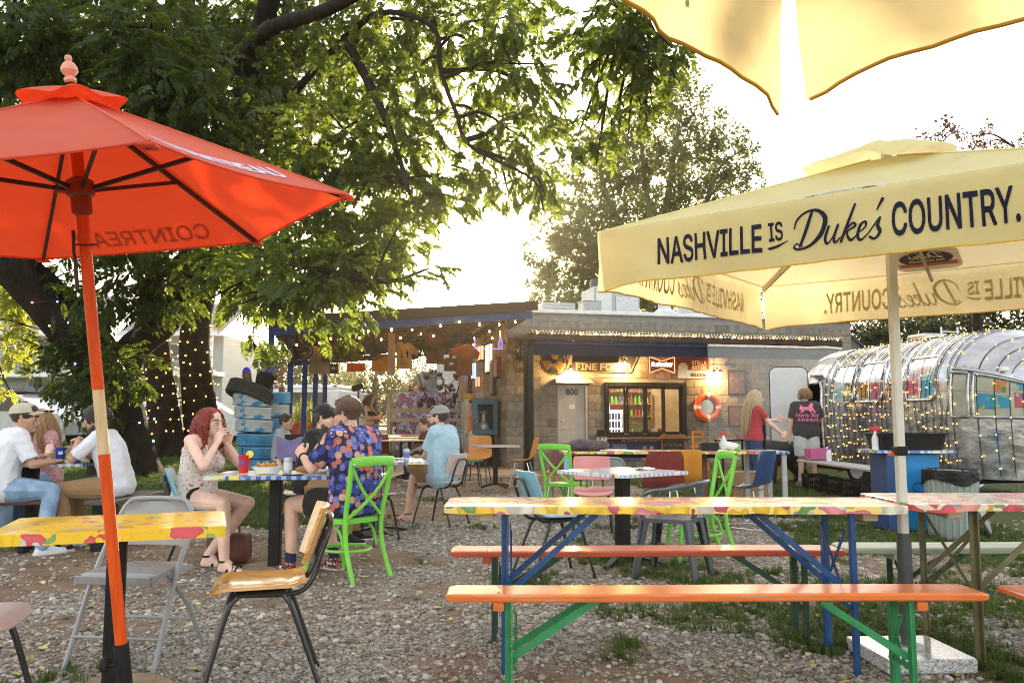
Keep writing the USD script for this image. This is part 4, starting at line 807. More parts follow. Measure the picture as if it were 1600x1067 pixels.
def twin(l0,l1,t0,t1,lab=None):
    w = trl.part('window',rring(l0,l1,t0,t1,.012,.026),alu,label=lab)
    trl.part('blind',patch(l0 + .03,l1 - .03,t0 + .012,t1 - .012,.006),curtain_pr,parent=w)
    for i_,(a_,b_,c_,d_) in enumerate(((.06,.42,.10,.55),(.50,.95,.15,.62),(.30,.70,.60,.92))): trl.part('poster',patch(l0 + a_ * (l1 - l0),l0 + b_ * (l1 - l0),t0 + c_ * (t1 - t0),t0 + d_ * (t1 - t0),.009,6),poster_ms[int(l0 * 7 + i_) % 4],parent=w)
    trl.part('pane',patch(l0 + .02,l1 - .02,t0 + .01,t1 - .01,.016),film_mat,parent=w)
    trl.part('mullion',ribbon((l0 + l1) / 2,t0 + .01,(l0 + l1) / 2,t1 - .01,.008,.018,8),alu,parent=w)
for (a,b) in ((3.30,3.88),(2.50,3.14),(1.22,1.88)): twin(a,b,.465,.69)
# the big end window: three lights wrapped round the near end
def cap_l(x):   # l at which the flank point th has shrunk to |x| of the half width
    from scipy.optimize import brentq
    return brentq(lambda l: float(ends(np.array(l))) - abs(x),1e-6,NEAR)
le = [cap_l(k) for k in (.97,.62)]
def cap_patch(k0,k1,z0,z1,out,n=12,side=1):
    """k: share of the half width; the patch lies on the end's skin, by height"""
    def f(u,v):
        k = k0 + (k1 - k0) * u; ls = np.vectorize(cap_l)(np.clip(np.abs(k),.02,.9999)); th = z0 + (z1 - z0) * v; th = np.where(k * side > 0,th,2 - th)
        return tsurf(ls,th,out)
    return grid(f,n,n)
def end_win(ka,kb,lab):
    w = trl.part('end_window',cat(*[
        tube(cap_patch(ka,kb,.36,.385,.012,14)[0].reshape(14,14,3)[:,0],.024,8),tube(cap_patch(ka,kb,.36,.60,.012,14)[0].reshape(14,14,3)[:,-1],.03,8),tube(cap_patch(ka,kb,.36,.60,.012,14)[0].reshape(14,14,3)[0],.024,8),tube(cap_patch(ka,kb,.36,.60,.012,14)[0].reshape(14,14,3)[-1],.024,8)]),alu,label=lab)
    trl.part('blind',cap_patch(ka,kb,.37,.59,.005),curtain_pr,parent=w)
    if abs(ka) < .9:
        for i_,(a_,b_,c_,d_) in enumerate(((.05,.34,.18,.62),(.36,.58,.22,.60),(.66,.95,.25,.72),(.30,.52,.70,.97),(.70,.97,.80,.98))): trl.part('poster',cap_patch(ka + a_ * (kb - ka),ka + b_ * (kb - ka),.37 + c_ * .22,.37 + d_ * .22,.009,6),poster_ms[(0,0,1,2,0)[i_]],parent=w)
    trl.part('pane',cap_patch(ka,kb,.365,.595,.014),film_mat,parent=w)
for (ka,kb,lab) in ((.975,.905,'narrow curved left light of the end window'),(.88,.46,'wide left middle light of the end window'),(.42,-.42,'wide middle light of the end window')): end_win(ka,kb,lab)
trl.part('visor',tube(cap_patch(.97,-.9,.615,.615 + 1e-6,.02,24)[0].reshape(24,24,3)[:,0],.035,8),alu)
# doorway, door, chassis, roof bits
dx = lambda th: float(tsurf(dl0 + .3,th)[0])
fr_pts = [tsurf(dl0,0.02,.015),*[tsurf(dl0,t,.015) for t in np.linspace(.05,.56,8)],*[tsurf(dl0 + (dl1 - dl0) * t,.595,.015) for t in np.linspace(.12,.88,6)],*[tsurf(dl1,t,.015) for t in np.linspace(.56,.02,9)]]
trl.part('door_frame',tube(np.array(fr_pts),.03,8),alu)
trl.part('cabin_back',cat(box((TW / 2 - .6,DY - .1,1.3),(.04,1.4,1.8)),box((0,dl0 - .3,1.3),(TW - .5,.03,1.7)),box((0,dl1 + .12,1.3),(TW - .7,.03,1.6)),box((0,DY - .2,.5),(TW - .3,1.2,.03))),M('cabin',(.16,.11,.07),.6))
trl.part('underside',box((0,TL / 2,TZ0 - .02),(TW - .5,TL - 1.6,.12)),black_paint)
for yy in (2.6,3.4):
    w = trl.part('wheel',xf(lathe([(.0,-.1),(.2,-.1),(.33,-.09),(.35,-.04),(.35,.04),(.33,.09),(.2,.1),(0,.1)],24),roty(math.pi / 2),(-TW / 2 + .2,yy,.35)),M('rubber',(.02,.02,.02),.8)); trl.part('rim',xf(lathe([(0,-.09),(.17,-.1),(.19,-.11),(.2,-.1)],20),roty(math.pi / 2),(-TW / 2 + .19,yy,.35)),galv,parent=w)
dc = pd(1233,650,15.75)
tl_ = trl.part('door',xf(poly(rrect(.72,1.86,.13),.04,(0,0,0),(1,0,0),(0,0,1)),None,dc),M('door_white',(.70,.69,.67),.45,var=.08,bump=.06),world=True)
trl.part('door_seal',tube([tuple(dc + A([x * 1.01,-.03,z * 1.005])) for x,z in rrect(.72,1.86,.13)],.012,6,closed=True),black_paint,parent=tl_,world=True)
trl.part('handle',cat(box(dc + A([-.2,-.06,-.05]),(.11,.03,.03),None,.008),box(dc + A([0,-.042,-.09]),(.66,.006,.008))),galv,parent=tl_,world=True)
trl.part('roof_vent',box((.1,3.0,TZ0 + TH + .05),(.5,.5,.14),None,.04),alu); trl.part('roof_rack',cat(*[cyl((x,1.9,TZ0 + TH - .15),(x,1.9,TZ0 + TH + .12),.014) for x in (-.5,-.2)],cyl((-.5,1.9,TZ0 + TH + .04),(-.2,1.9,TZ0 + TH + .04),.01)),white_metal)
trl.part('marker_lamp',xf(box((0,0,0),(.15,.05,.06),None,.015),None,tsurf(cap_l(.70),.66,.02)),white_metal)
trl.part('door_lamp_hood',xf(ell((0,0,0),(.12,.16,.05)),None,tsurf((dl0 + dl1) / 2,.64,.03)),alu)
# light strings draped over the body, each its own
wire = M('light_wire',(.012,.014,.012),.5)
tiny = glow('tiny_bulb',(1.0,.44,.07),3.2)
rs = np.random.default_rng(5)
def strand(pts,step,seed,lab,grp):
    q = np.random.default_rng(seed); p = A(pts); d = np.concatenate([[0],np.cumsum(np.linalg.norm(np.diff(p,axis=0),axis=1))])
    t = Thing('light_string',lab,'string lights',TLOC,TA,grp)
    t.part('wire',tube(p,.0055,5),wire); bs = []
    for s in np.arange(q.uniform(.05,step),d[-1],step):
        c = A([np.interp(s,d,p[:,k]) for k in range(3)]); bs.append(ell(c + q.normal(0,.012,3) + A([-.012,-.012,0]),(.0095,) * 3,sub=1))
    t.part('bulbs',cat(*bs),tiny,kind='stuff')
ls_ = np.linspace(1.0,dl0 - .12,24)
for k,l in enumerate(ls_):
    th = np.linspace(.0,1.12,46); wob = .035 * np.sin(th * 9 + k * 1.7) + .02 * np.sin(th * 23 + k)
    strand(tsurf(np.clip(l + wob,.02,TL),th,.012),rs.uniform(.19,.26),100 + k,f'{nth(23 - k)} vertical light string from the door along the flat side of the silver trailer','light strings down the trailer side')
for k,kk in enumerate(np.linspace(.97,-.8,17)):
    lc = cap_l(abs(kk) if abs(kk) > .03 else .03); th = np.linspace(.02,.98,40); th = th if kk > 0 else 2 - th
    strand(tsurf(np.full(40,lc),th,.012),rs.uniform(.22,.30),200 + k,f'{nth(k)} light string from the left over the rounded end of the silver trailer','light strings over the trailer end')

# ================================================================== trees
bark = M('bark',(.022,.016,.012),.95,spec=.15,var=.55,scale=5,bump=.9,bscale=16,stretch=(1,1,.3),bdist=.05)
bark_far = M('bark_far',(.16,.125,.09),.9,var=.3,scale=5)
def frond(seed,pairs=7,L=1.0,lw=.085,ll=.30,droop=.25):
    q = np.random.default_rng(seed); V,F = [],[]
    def leaf(p,d,nrm,l,w):
        s = unit(np.cross(nrm,d)); k = len(V); c = p + d * l * .42
        V.extend([p,c + s * w + nrm * w * .35,p + d * l - nrm * l * .12,c - s * w + nrm * w * .35,c - nrm * .0]); F.extend([[k,k + 4,k + 1],[k + 1,k + 4,k + 2],[k,k + 3,k + 4],[k + 3,k + 2,k + 4]])
    for i in range(pairs):
        t = .16 + .80 * i / pairs; p = A([t * L,0,-droop * t * t]); f = .75 + .5 * math.sin(math.pi * (i + .7) / (pairs + .5))
        for s in (-1,1):
            d = unit(A([.55 + .25 * t,s,-.35 - .3 * q.random()]) + q.normal(size=3) * .13); leaf(p,d,unit(A([0,0,1]) + q.normal(size=3) * .35),ll * f * q.uniform(.8,1.15),lw * f)
    leaf(A([L * .93,0,-droop * .9]),unit([1,q.normal() * .2,-.6]),A([0,0,1.0]),ll,lw)
    r = tube([(0,0,0),(.5 * L,0,-droop * .25),(.97 * L,0,-droop * .94)],[.012,.009,.004],3)
    return cat((np.array(V),np.array(F)),r)
def spray(seed,n=26,lw=.08,ll=.26):
    """a twig end full of simple leaves, about one unit long"""
    q = np.random.default_rng(seed); V,F = [],[]
    for i in range(n):
        t = q.uniform(.1,1); p = A([t,q.normal() * .22 * t + .02,q.normal() * .20]); d = unit(A([.6,q.normal() * .9,q.normal() * .6 - .25])); s = unit(np.cross(d,q.normal(size=3))); l = ll * q.uniform(.7,1.25); w = lw * q.uniform(.8,1.2); k = len(V)
        V += [p,p + d * l * .45 + s * w,p + d * l,p + d * l * .45 - s * w]; F += [[k,k + 1,k + 2],[k,k + 2,k + 3]]
    return np.array(V),np.array(F)
def clump_points(c,r,n,q,shell=.35):
    d = q.normal(size=(n,3)); d /= np.linalg.norm(d,axis=1,keepdims=True); rad = (shell + (1 - shell) * q.random(n)) ** .6
    rad = np.where(q.random(n) < .12,rad * 1.25,rad)
    return c + d * rad[:,None] * A(r),d
def tree(name,lab,trunk,clumps,protos,bark_m,size,dens,seed,limbs=True,droop=.35,group=None,trunk_r=None,extra=None,kind=None):
    """trunk: list of (points, radii); clumps: list of (centre, radii)"""
    q = np.random.default_rng(seed)
    b0 = A(trunk[0][0][0],float); b0 = A([b0[0],b0[1],float(gz(b0[0],b0[1])) - .08]); trunk = [([b0] + list(trunk[0][0][1:]),trunk[0][1])] + list(trunk[1:])
    base = b0; t = Thing(name,lab,'tree',base,0,group)
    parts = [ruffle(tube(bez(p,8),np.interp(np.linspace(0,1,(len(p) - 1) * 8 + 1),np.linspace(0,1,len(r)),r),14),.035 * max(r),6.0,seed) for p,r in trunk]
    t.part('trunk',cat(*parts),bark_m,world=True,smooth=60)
    nodes = np.vstack([bez(p,6)[6:] for p,r in trunk]) if limbs else None
    tw,pos,R = [],[],[]
    for c,r in clumps:
        c = A(c,float); r = np.broadcast_to(A(r,float),(3,))
        if limbs:
            j = np.argmin(np.linalg.norm(nodes - c,axis=1) + 1.2 * np.maximum((nodes[:,2] - c[2]) * (-2.0 if c[1] < 9.25 and c[0] > .3 else 1.0),0)); a = nodes[j]; L = np.linalg.norm(c - a)
            m = (a + c) / 2 + A([0,0,.12 * L]) + q.normal(size=3) * .06 * L
            tw.append(tube(bez([a,m,c,c + (c - m) * .5],4),np.linspace(max(.012,.016 * L + .01),.006,13),6))
            for _ in range(3):
                e = c + unit(q.normal(size=3)) * r * .8; tw.append(tube(bez([m * .4 + c * .6,(m * .4 + c * .6 + e) / 2 + q.normal(size=3) * .05 * L,e],3),np.linspace(.012,.004,7),4))
        n = max(4,int(dens * np.prod(np.sort(r)[-2:]) / size ** 2)); p,d = clump_points(c,r,n,q)
        pos.append(p); dr = d * .8 + q.normal(size=(n,3)) * .55 + A([0,0,-droop]); dr /= np.linalg.norm(dr,axis=1,keepdims=True)
        up = A([0,0,1.0]) + q.normal(size=(n,3)) * .3; yv = np.cross(up,dr); yv /= np.linalg.norm(yv,axis=1,keepdims=True) + 1e-9; zv = np.cross(dr,yv); R.append(np.stack([dr,yv,zv],-1))
    if tw: t.part('branches',cat(*tw),bark_m,world=True)
    if extra is not None: pos.append(extra[0]); R.append(extra[1])
    pos = np.vstack(pos) - base; R = np.concatenate(R); n = len(pos)
    pr_ = scatter(t.path + '/crown',[(f'leaf_spray_{k:03d}',m,mt) for k,(m,mt) in enumerate(protos)],pos,q.integers(0,len(protos),n),quats(R),size * q.uniform(.75,1.25,n)); keys(pr_,None,None,None,'stuff')
    return t
def pc(x,y,Y,r,ry=None):
    """a clump of radius r photo pixels at depth Y"""
    s = Y / FPX; return pd(x,y,Y),(r * s,r * s * 1.15,(ry or r) * s)
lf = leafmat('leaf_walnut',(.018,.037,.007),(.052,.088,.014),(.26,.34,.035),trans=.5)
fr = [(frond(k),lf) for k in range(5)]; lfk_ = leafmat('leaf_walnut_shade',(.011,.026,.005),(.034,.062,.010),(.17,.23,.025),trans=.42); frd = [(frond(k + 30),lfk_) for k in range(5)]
qd = np.random.default_rng(44)
def cl(lst,y0,y1): return [pc(x,y,y0 + (y1 - y0) * qd.random(),r) for x,y,r in lst]
# the leaning fat trunk, left
T1 = [([pd(196,742,14) - A([0,0,.12]),pd(188,690,14),pd(170,610,14),pd(140,545,13.8),pd(75,470,13.5),pd(20,415,13.2),pd(-60,330,13)],[.62,.49,.45,.42,.38,.34,.28]),
      ([pd(172,610,14),pd(205,548,14.2),pd(262,500,14.4),pd(300,440,14.6),pd(312,330,14.6),pd(300,160,14.5),pd(290,-60,14)],[.36,.27,.24,.22,.20,.16,.12])]
C1 = cl([(20,20,80),(60,95,80),(130,40,85),(170,115,85),(235,45,85),(10,150,70),(270,135,90),(330,215,80),(250,240,80),(100,250,80),(40,330,70),(170,330,80)],10,14.5) + \
     cl([(110,425,40),(215,430,50),(265,455,42),(150,465,40),(225,480,30),(115,545,34),(95,585,30),(140,605,36),(180,585,34),(160,640,26),(195,560,30),(80,545,22),(225,585,20),(125,635,22)],12.6,13.6)
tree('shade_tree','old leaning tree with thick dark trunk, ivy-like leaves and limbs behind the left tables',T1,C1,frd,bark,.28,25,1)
# two upright trunks wound with lights
T2 = [([pd(272,716,17) - A([0,0,.2]),pd(262,690,17),pd(250,600,17),pd(243,530,17),pd(232,400,16.8),pd(215,200,16.5),pd(190,-20,16)],[.45,.34,.29,.27,.25,.22,.16]),
      ([pd(232,400,16.8),pd(180,250,16),pd(110,80,15)],[.18,.14,.08]),([pd(222,280,16.6),pd(330,150,15),pd(430,30,14)],[.16,.13,.07])]
C2 = cl([(330,30,90),(370,130,90),(430,40,85),(465,125,85),(430,215,85),(380,280,75),(300,300,75),(520,30,80),(230,160,80),(90,170,80),(300,390,60),(350,340,70),(385,405,50),(60,60,80),(150,60,80),(280,60,80)],12,16.5)
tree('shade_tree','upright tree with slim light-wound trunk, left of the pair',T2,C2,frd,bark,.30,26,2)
T3 = [([pd(320,716,17.4) - A([0,0,.2]),pd(318,690,17.4),pd(308,600,17.4),pd(304,530,17.4),pd(318,440,17),pd(345,300,16),pd(390,130,14.5),pd(430,-40,13)],[.48,.38,.33,.31,.29,.26,.22,.16]),
      ([pd(345,300,16),pd(440,170,13.5),pd(540,60,12),pd(600,20,11.2),pd(676,43,10.6),pd(689,112,10.3),pd(712,175,10.1),pd(735,228,10),pd(831,280,9.8),pd(850,330,9.7)],[.13,.07,.05,.04,.033,.03,.026,.022,.016,.008]),
      ([pd(380,100,14.8),pd(420,48,12.5),pd(500,20,11.5),pd(600,-25,10.8),pd(760,-70,10),pd(900,-40,9.2),pd(985,30,8.8)],[.16,.12,.10,.08,.06,.04,.02]),
      ([pd(345,300,16),pd(420,380,12.5),pd(500,420,10.5),pd(600,440,9.6),pd(670,420,9.3)],[.14,.09,.06,.03,.012]),([pd(540,60,12),pd(600,180,10.5),pd(640,300,9.8)],[.08,.05,.02])]
C3 = cl([(610,30,80),(700,25,75),(775,30,60),(830,5,42),(570,120,80),(645,120,55),(765,120,50),(815,100,45),(845,165,38),(520,215,80),(600,215,65),(660,205,40),(800,205,45),(825,260,36),(790,285,32),(700,290,38),(755,255,30),(850,300,26),(750,190,34)],9.5,12.5) + \
     cl([(470,300,75),(555,290,70),(620,290,50),(560,350,65),(620,360,42),(655,320,34),(480,395,60),(545,400,55),(592,400,40),(450,425,50),(520,425,44),(560,415,38),(380,415,44),(420,432,40),(468,442,36),(510,440,26),(540,450,16),(345,425,34),(330,400,40),(430,470,22),(395,468,24),(465,470,16),(350,455,18)],9.2,12) + \
     cl([(925,25,42),(985,25,50),(1035,60,38),(1000,95,44),(955,75,36),(1015,130,30),(985,165,26),(1045,105,22),(925,110,22),(900,60,26),(940,205,26),(960,190,18),(915,180,16),(1000,60,46),(1010,185,14)],8.4,9.2)
# long single sprays that reach out of the crown
ep,eR = [],[]
for (xa,ya,xb,yb,Y,n) in ((560,470,690,415,9.2,16),(500,500,600,482,9.2,12),(560,425,640,405,9.3,10),(640,290,720,270,9.6,8),(620,330,690,300,9.6,8),(850,200,935,175,9.2,9),(840,150,880,130,9.4,6),(600,380,665,370,9.4,8),(470,520,550,500,9.4,9),(1030,90,1062,60,8.8,6),(860,235,925,215,9.2,8),(900,235,965,225,9,8),(700,320,770,300,9.5,8),(380,520,440,535,9.6,8)):
    a,b = pd(xa,ya,Y),pd(xb,yb,Y - .2)
    for k in range(n):
        tt = (k + .5) / n; ep.append(a + (b - a) * tt + qd.normal(size=3) * .05); d = unit((b - a) / np.linalg.norm(b - a) * .7 + qd.normal(size=3) * .4 + A([0,0,-.45])); y_ = unit(np.cross(A([0,0,1.]) + qd.normal(size=3) * .2,d)); eR.append(np.stack([d,y_,np.cross(d,y_)],1))
tree('shade_tree','upright tree with the thicker light-wound trunk whose long leafy limbs reach over the yard',T3,C3,fr,bark,.275,24,3,extra=(np.array(ep),np.array(eR)))
# lights round the trunks
def wound(path,radii,turns,n,lab,seed,mats):
    q = np.random.default_rng(seed); p = bez(path,12); r = np.interp(np.linspace(0,1,len(p)),np.linspace(0,1,len(radii)),radii); s = np.linspace(0,1,turns * 26)
    c = np.stack([np.interp(s,np.linspace(0,1,len(p)),p[:,k]) for k in range(3)],1); rr = np.interp(s,np.linspace(0,1,len(p)),r) * 1.05 + .012; a = s * turns * 2 * np.pi
    w = c + np.stack([rr * np.cos(a),rr * np.sin(a),0 * a],1); t = Thing('light_string',lab,'string lights',w[0],0,None); t.part('wire',tube(w,.006,4),wire,world=True)
    for m,k0 in zip(mats,range(len(mats))):
        idx = [i for i in range(len(w)) if i % 3 == 0 and (i // 3) % len(mats) == k0]
        t.part('bulbs',cat(*[ell(w[i] + q.normal(0,.03,3) + A([0,-.01,0]),(.017,) * 3,sub=1) for i in idx]),m,world=True,kind='stuff')
wound(T2[0][0][1:5],T2[0][1][1:5],15,0,'string of warm lights wound round the slimmer upright trunk',1,[tiny])
wound(T3[0][0][1:6],T3[0][1][1:6],16,0,'string of warm lights wound round the thicker upright trunk',2,[tiny])
wound(T1[0][0][1:5],[x * 1.02 for x in T1[0][1][1:5]],7,0,'sparse string of coloured lights round the leaning trunk',3,[glow('bulb_green',(.1,.9,.35),4.0),glow('bulb_red',(1,.15,.1),3.0),glow('bulb_blue',(.25,.3,1),3.0)])
# sunlit foliage at the left edge
lfy = leafmat('leaf_sunny',(.07,.10,.012),(.16,.19,.02),(.50,.52,.05),trans=.55)
tree('lime_tree','bright yellow green tree at the left edge in front of the balcony house',[([pd(-70,680,21),pd(-60,560,21),pd(-40,450,21),pd(-50,380,21)],[.25,.2,.15,.08])],[pc(10,470,20,42),pc(45,510,20,26),pc(0,530,20,40),pc(-20,440,20,50),pc(20,430,20,40),pc(10,600,20,16)],[(frond(k + 10),lfy) for k in range(3)],bark,.42,16,5)
# the tall tree behind the bar, and the others
lfm = leafmat('leaf_hazy',(.05,.07,.02),(.10,.125,.034),(.24,.27,.06),trans=.38)
sp = [(spray(k),lfm) for k in range(4)]
YM = 36
TM = [([pd(1040,640,YM),pd(1040,480,YM),pd(1035,400,YM),pd(1045,300,YM),pd(1060,200,YM)],[.42,.34,.26,.16,.06]),([pd(1040,480,YM),pd(985,380,YM),pd(940,280,YM),pd(950,200,YM)],[.24,.17,.10,.04]),([pd(1040,470,YM),pd(1090,360,YM),pd(1120,270,YM),pd(1150,240,YM)],[.22,.15,.08,.03]),([pd(1035,400,YM),pd(1010,300,YM),pd(1005,200,YM),pd(1040,150,YM)],[.16,.12,.07,.03]),([pd(1040,500,YM),pd(930,420,YM),pd(880,390,YM)],[.2,.12,.04])]
CM = [pc(x,y,YM + qd.normal() * 1.5,r,r * .8) for x,y,r in ((865,455,28),(850,392,26),(890,410,36),(900,345,42),(935,300,40),(880,300,30),(905,255,34),(955,228,38),(985,180,34),(1030,150,32),(1065,155,30),(1015,205,34),(1090,205,30),(1120,200,22),(1130,245,32),(1155,262,24),(1150,225,18),(1168,275,14),(1095,265,34),(1050,235,28),(1030,290,38),(985,265,30),(1085,320,30),(985,335,36),(1035,350,30),(945,370,38),(990,410,34),(925,430,36),(880,470,30),(960,460,34),(1060,400,32),(1110,305,24),(1140,300,22),(1010,460,30),(915,480,26),(1060,460,30),(845,470,20),(862,350,20),(1000,135,18),(1075,130,14),(930,360,40),(970,300,36),(1010,380,40),(1050,330,36),(1000,250,34),(900,380,34),(1080,260,32),(900,440,40),(950,420,40))]
tree('tall_tree','tall airy tree with pale branches standing behind the bar roof',TM,CM,sp,bark_far,.66,19,7,droop=.2)
lfd = leafmat('leaf_dark',(.022,.032,.014),(.05,.062,.022),(.10,.11,.03),trans=.3)
spd = [(spray(k + 20),lfd) for k in range(3)]
for k,(x,Y,ytop,w,lab) in enumerate(((1215,30,485,40,'dark tree behind the right end of the bar roof'),(1290,28,492,52,'dark bushy tree behind the door end of the trailer'),(1375,26,480,60,'dark broad tree behind the middle of the trailer'),(1470,24,470,60,'dark tree behind the near end of the trailer'),(1560,22,470,60,'dark tree at the right edge behind the trailer'))):
    qd2 = np.random.default_rng(60 + k); cs = [pc(x + qd2.normal() * w * .55,ytop + 18 + qd2.random() * 95,Y + qd2.normal(),24 + 10 * qd2.random()) for _ in range(15)]
    tree('dark_tree',lab,[([pd(x,690,Y) * A([1,1,0]),pd(x,600,Y),pd(x + 5,ytop + 40,Y)],[.2,.16,.06])],cs,spd,bark,.6,13,70 + k,group=None)
lfp = leafmat('leaf_myrtle',(.05,.03,.022),(.10,.06,.03),(.20,.13,.05),trans=.35); lfk = leafmat('flower_pink',(.30,.10,.14),(.45,.18,.24),(.45,.18,.2),trans=.3)
tree('crepe_myrtle','crepe myrtle with reddish leaves and pink flowers rising above the yellow umbrella',[([pd(1530,690,19) * A([1,1,0]),pd(1525,480,19),pd(1500,330,19),pd(1470,225,19)],[.14,.10,.06,.02]),([pd(1525,480,19),pd(1570,330,19),pd(1585,230,19)],[.08,.05,.02])],[pc(x,y,19,r,ry) for x,y,r,ry in ((1452,222,14,12),(1475,212,13,8),(1495,206,10,7),(1488,235,20,16),(1530,212,9,7),(1540,225,16,12),(1580,222,14,9),(1555,240,24,16),(1515,300,40,60),(1580,300,40,60),(1470,280,26,40))],[(spray(40),lfp),(spray(41),lfp),(spray(42,20,.09,.16),lfk)],bark,.34,9,9)
lfs = leafmat('leaf_silver',(.10,.11,.05),(.19,.19,.085),(.30,.27,.10),trans=.35)
sps = [(spray(k + 30),lfs) for k in range(3)]
tree('olive_tree','rounded pale olive tree beyond the patio left of the grey roof',[([pd(585,672,34),pd(585,620,34),pd(588,580,34)],[.2,.15,.06])],[pc(x,y,34,r) for x,y,r in ((560,595,22),(595,585,24),(620,600,22),(545,620,22),(580,620,28),(615,630,24),(635,618,14),(560,645,22),(600,650,26),(630,655,16),(575,575,14),(610,572,12))],sps,bark_far,.6,13,11)
lfg = leafmat('leaf_far',(.06,.085,.025),(.12,.15,.045),(.24,.26,.06),trans=.35)
spg = [(spray(k + 50),lfg) for k in range(3)]
for k,(x,Y,yt,wx,lab) in enumerate(((352,58,560,26,'pale green tree beside the utility pole in the distance'),(405,62,545,34,'green tree behind the stacked tyres in the distance'),(452,60,535,32,'green tree behind the blue patio posts in the distance'),(505,64,540,30,'green tree behind the white bus in the distance'),(555,70,550,30,'dim green tree far behind the olive tree'),(660,75,560,36,'far green tree behind the left end of the grey roof'),(725,80,566,34,'far green tree behind the ridge of the grey roof'),(300,66,590,20,'far green tree seen between the light-wound trunks'))):
    qd2 = np.random.default_rng(80 + k); cs = [pc(x + qd2.normal() * wx * .5,yt + 12 + qd2.random() * (655 - yt),Y + qd2.normal() * 1.5,13 + 6 * qd2.random()) for _ in range(20)]
    tree('far_tree',lab,[([pd(x,668,Y),pd(x,620,Y),pd(x,yt + 20,Y)],[.3,.22,.08])],cs,spg,bark_far,1.1,12,90 + k)
# a wooded rise closes the far view
qh = np.random.default_rng(17); hx = qh.uniform(-260,260,2600); hy = qh.uniform(120,240,2600); hz = 1 + 5 * qh.random(2600) * (1 - .3 * np.abs(hx) / 260)
wd = scatter('/World/far_wood',spg and [(f'far_spray_{k:03d}',m,mt) for k,(m,mt) in enumerate(spg)],np.stack([hx,hy,hz],1),qh.integers(0,3,2600),quats(rand_rot(2600,True)),3.2 + 1.5 * qh.random(2600)); keys(wd,'far-off band of trees along the horizon',None,None,'stuff')

# ================================================================== tables, benches and chairs
fruit = [(.80,.52,.05),(.55,.09,.14),(.16,.33,.12),(.33,.31,.42),(.72,.24,.30),(.66,.62,.52),(.80,.55,.06),(.45,.06,.08)]
oil_y = printed('oilcloth_fruit',(.78,.60,.18),fruit,10.0,.62,.22,.5,.7)
oil_y2 = printed('oilcloth_lemon',(.80,.55,.035),[(.80,.56,.05),(.22,.38,.12),(.78,.54,.04),(.82,.60,.06),(.55,.60,.55),(.78,.52,.03),(.60,.10,.10),(.80,.58,.05),(.62,.10,.12),(.55,.16,.30),(.25,.40,.14)],13.0,.42,.2,.5,.6)
oil_r = printed('oilcloth_roses',(.70,.62,.45),[(.62,.05,.07),(.72,.30,.25),(.20,.34,.12),(.70,.42,.08),(.66,.10,.12),(.25,.30,.45)],11.0,.6,.22,.5,.7)
def gingham(name,ca,cb,s,blots=None,keep=.3):
    N = {'tc': ('texture_coordinate',{}),'sx': ('separate_xyz',{}),'p': ('principled_bsdf',{'roughness': .25,'coat_weight': .4,'coat_roughness': .12}),'x': ('mix_color',{'a': ca,'b': cb})}; L = [('tc.object','sx.vector')]
    for ax in 'xy':
        N['m' + ax] = ('math',{'math_type': 'multiply','value2': 1 / s}); N['f' + ax] = ('math',{'math_type': 'fraction'}); N['l' + ax] = ('math',{'math_type': 'less_than','value2': .5}); N['h' + ax] = ('math',{'math_type': 'multiply','value2': .5}); L += [('sx.' + ax,f'm{ax}.value1'),(f'm{ax}.value',f'f{ax}.value1'),(f'f{ax}.value',f'l{ax}.value1'),(f'l{ax}.value',f'h{ax}.value1')]
    N['a'] = ('math',{'math_type': 'add'}); L += [('hx.value','a.value1'),('hy.value','a.value2'),('a.value','x.fac')]
    out = 'x.result'
    if blots:
        N['v'] = ('voronoi_texture',{'scale': 8.0}); N['se'] = ('separate_color',{}); N['r'] = ('rgb_ramp',{'ramp': [(i / len(blots),c) for i,c in enumerate(blots)],'interpolate': False}); N['th'] = ('math',{'math_type': 'less_than','value2': keep}); N['y'] = ('mix_color',{})
        L += [('tc.object','v.vector'),('v.color','se.color'),('se.r','r.fac'),('v.distance','th.value1'),('th.value','y.fac'),('x.result','y.a'),('r.color','y.b')]; out = 'y.result'
    L.append((out,'p.base_color')); return Mnodes(name,N,L,'p.BSDF')
ging = gingham('oilcloth_gingham',(.74,.74,.72),(.04,.19,.52),.055,[(.62,.06,.05),(.80,.50,.05),(.72,.70,.66),(.3,.42,.15),(.74,.74,.72),(.74,.74,.72)])
ging2 = gingham('oilcloth_sunflower',(.66,.68,.60),(.03,.10,.42),.075,[(.72,.62,.10),(.60,.62,.22),(.70,.60,.12),(.55,.62,.5),(.10,.16,.40)],.46)
wood_pale = M('wood_pale',(.48,.36,.22),.55,var=.3,scale=6,stretch=(1,8,8))
def leg_frame(t,x,y0,y1,h,s,mat,w=.036,brace=.42,d=None):
    """a folding steel frame at x: two legs, braces that run towards s, a thin cross"""
    for y in (y0,y1):
        lg = t.part('leg',cat(bar((x,y,0),(x,y,h),w,.006),bar((x - s * w / 2,y + (.012 if y == y0 else -.012),0),(x - s * w / 2,y + (.012 if y == y0 else -.012),h),.006,.024),cyl((x,y - .008,h * .48),(x,y + .008,h * .48),.008,n=8)),mat)
        t.part('brace',bar((x + s * .004,y + (.014 if y == y0 else -.014),h * .50),(x + s * brace,y + (.03 if y == y0 else -.03),h - .012),.006,.028),mat)
    t.part('cross_brace',cat(bar((x + s * .012,y0 + .02,h * .40),(x + s * .012,y1 - .02,h * .88),.005,.018),bar((x + s * .018,y1 - .02,h * .40),(x + s * .018,y0 + .02,h * .88),.005,.018),bar((x + s * .006,y0,h * .42),(x + s * .006,y1,h * .42),.008,.02)),mat)
    t.part('hinge_plate',box((x + s * brace,(y0 + y1) / 2,h - .006),(.05,y1 - y0,.012)),mat)
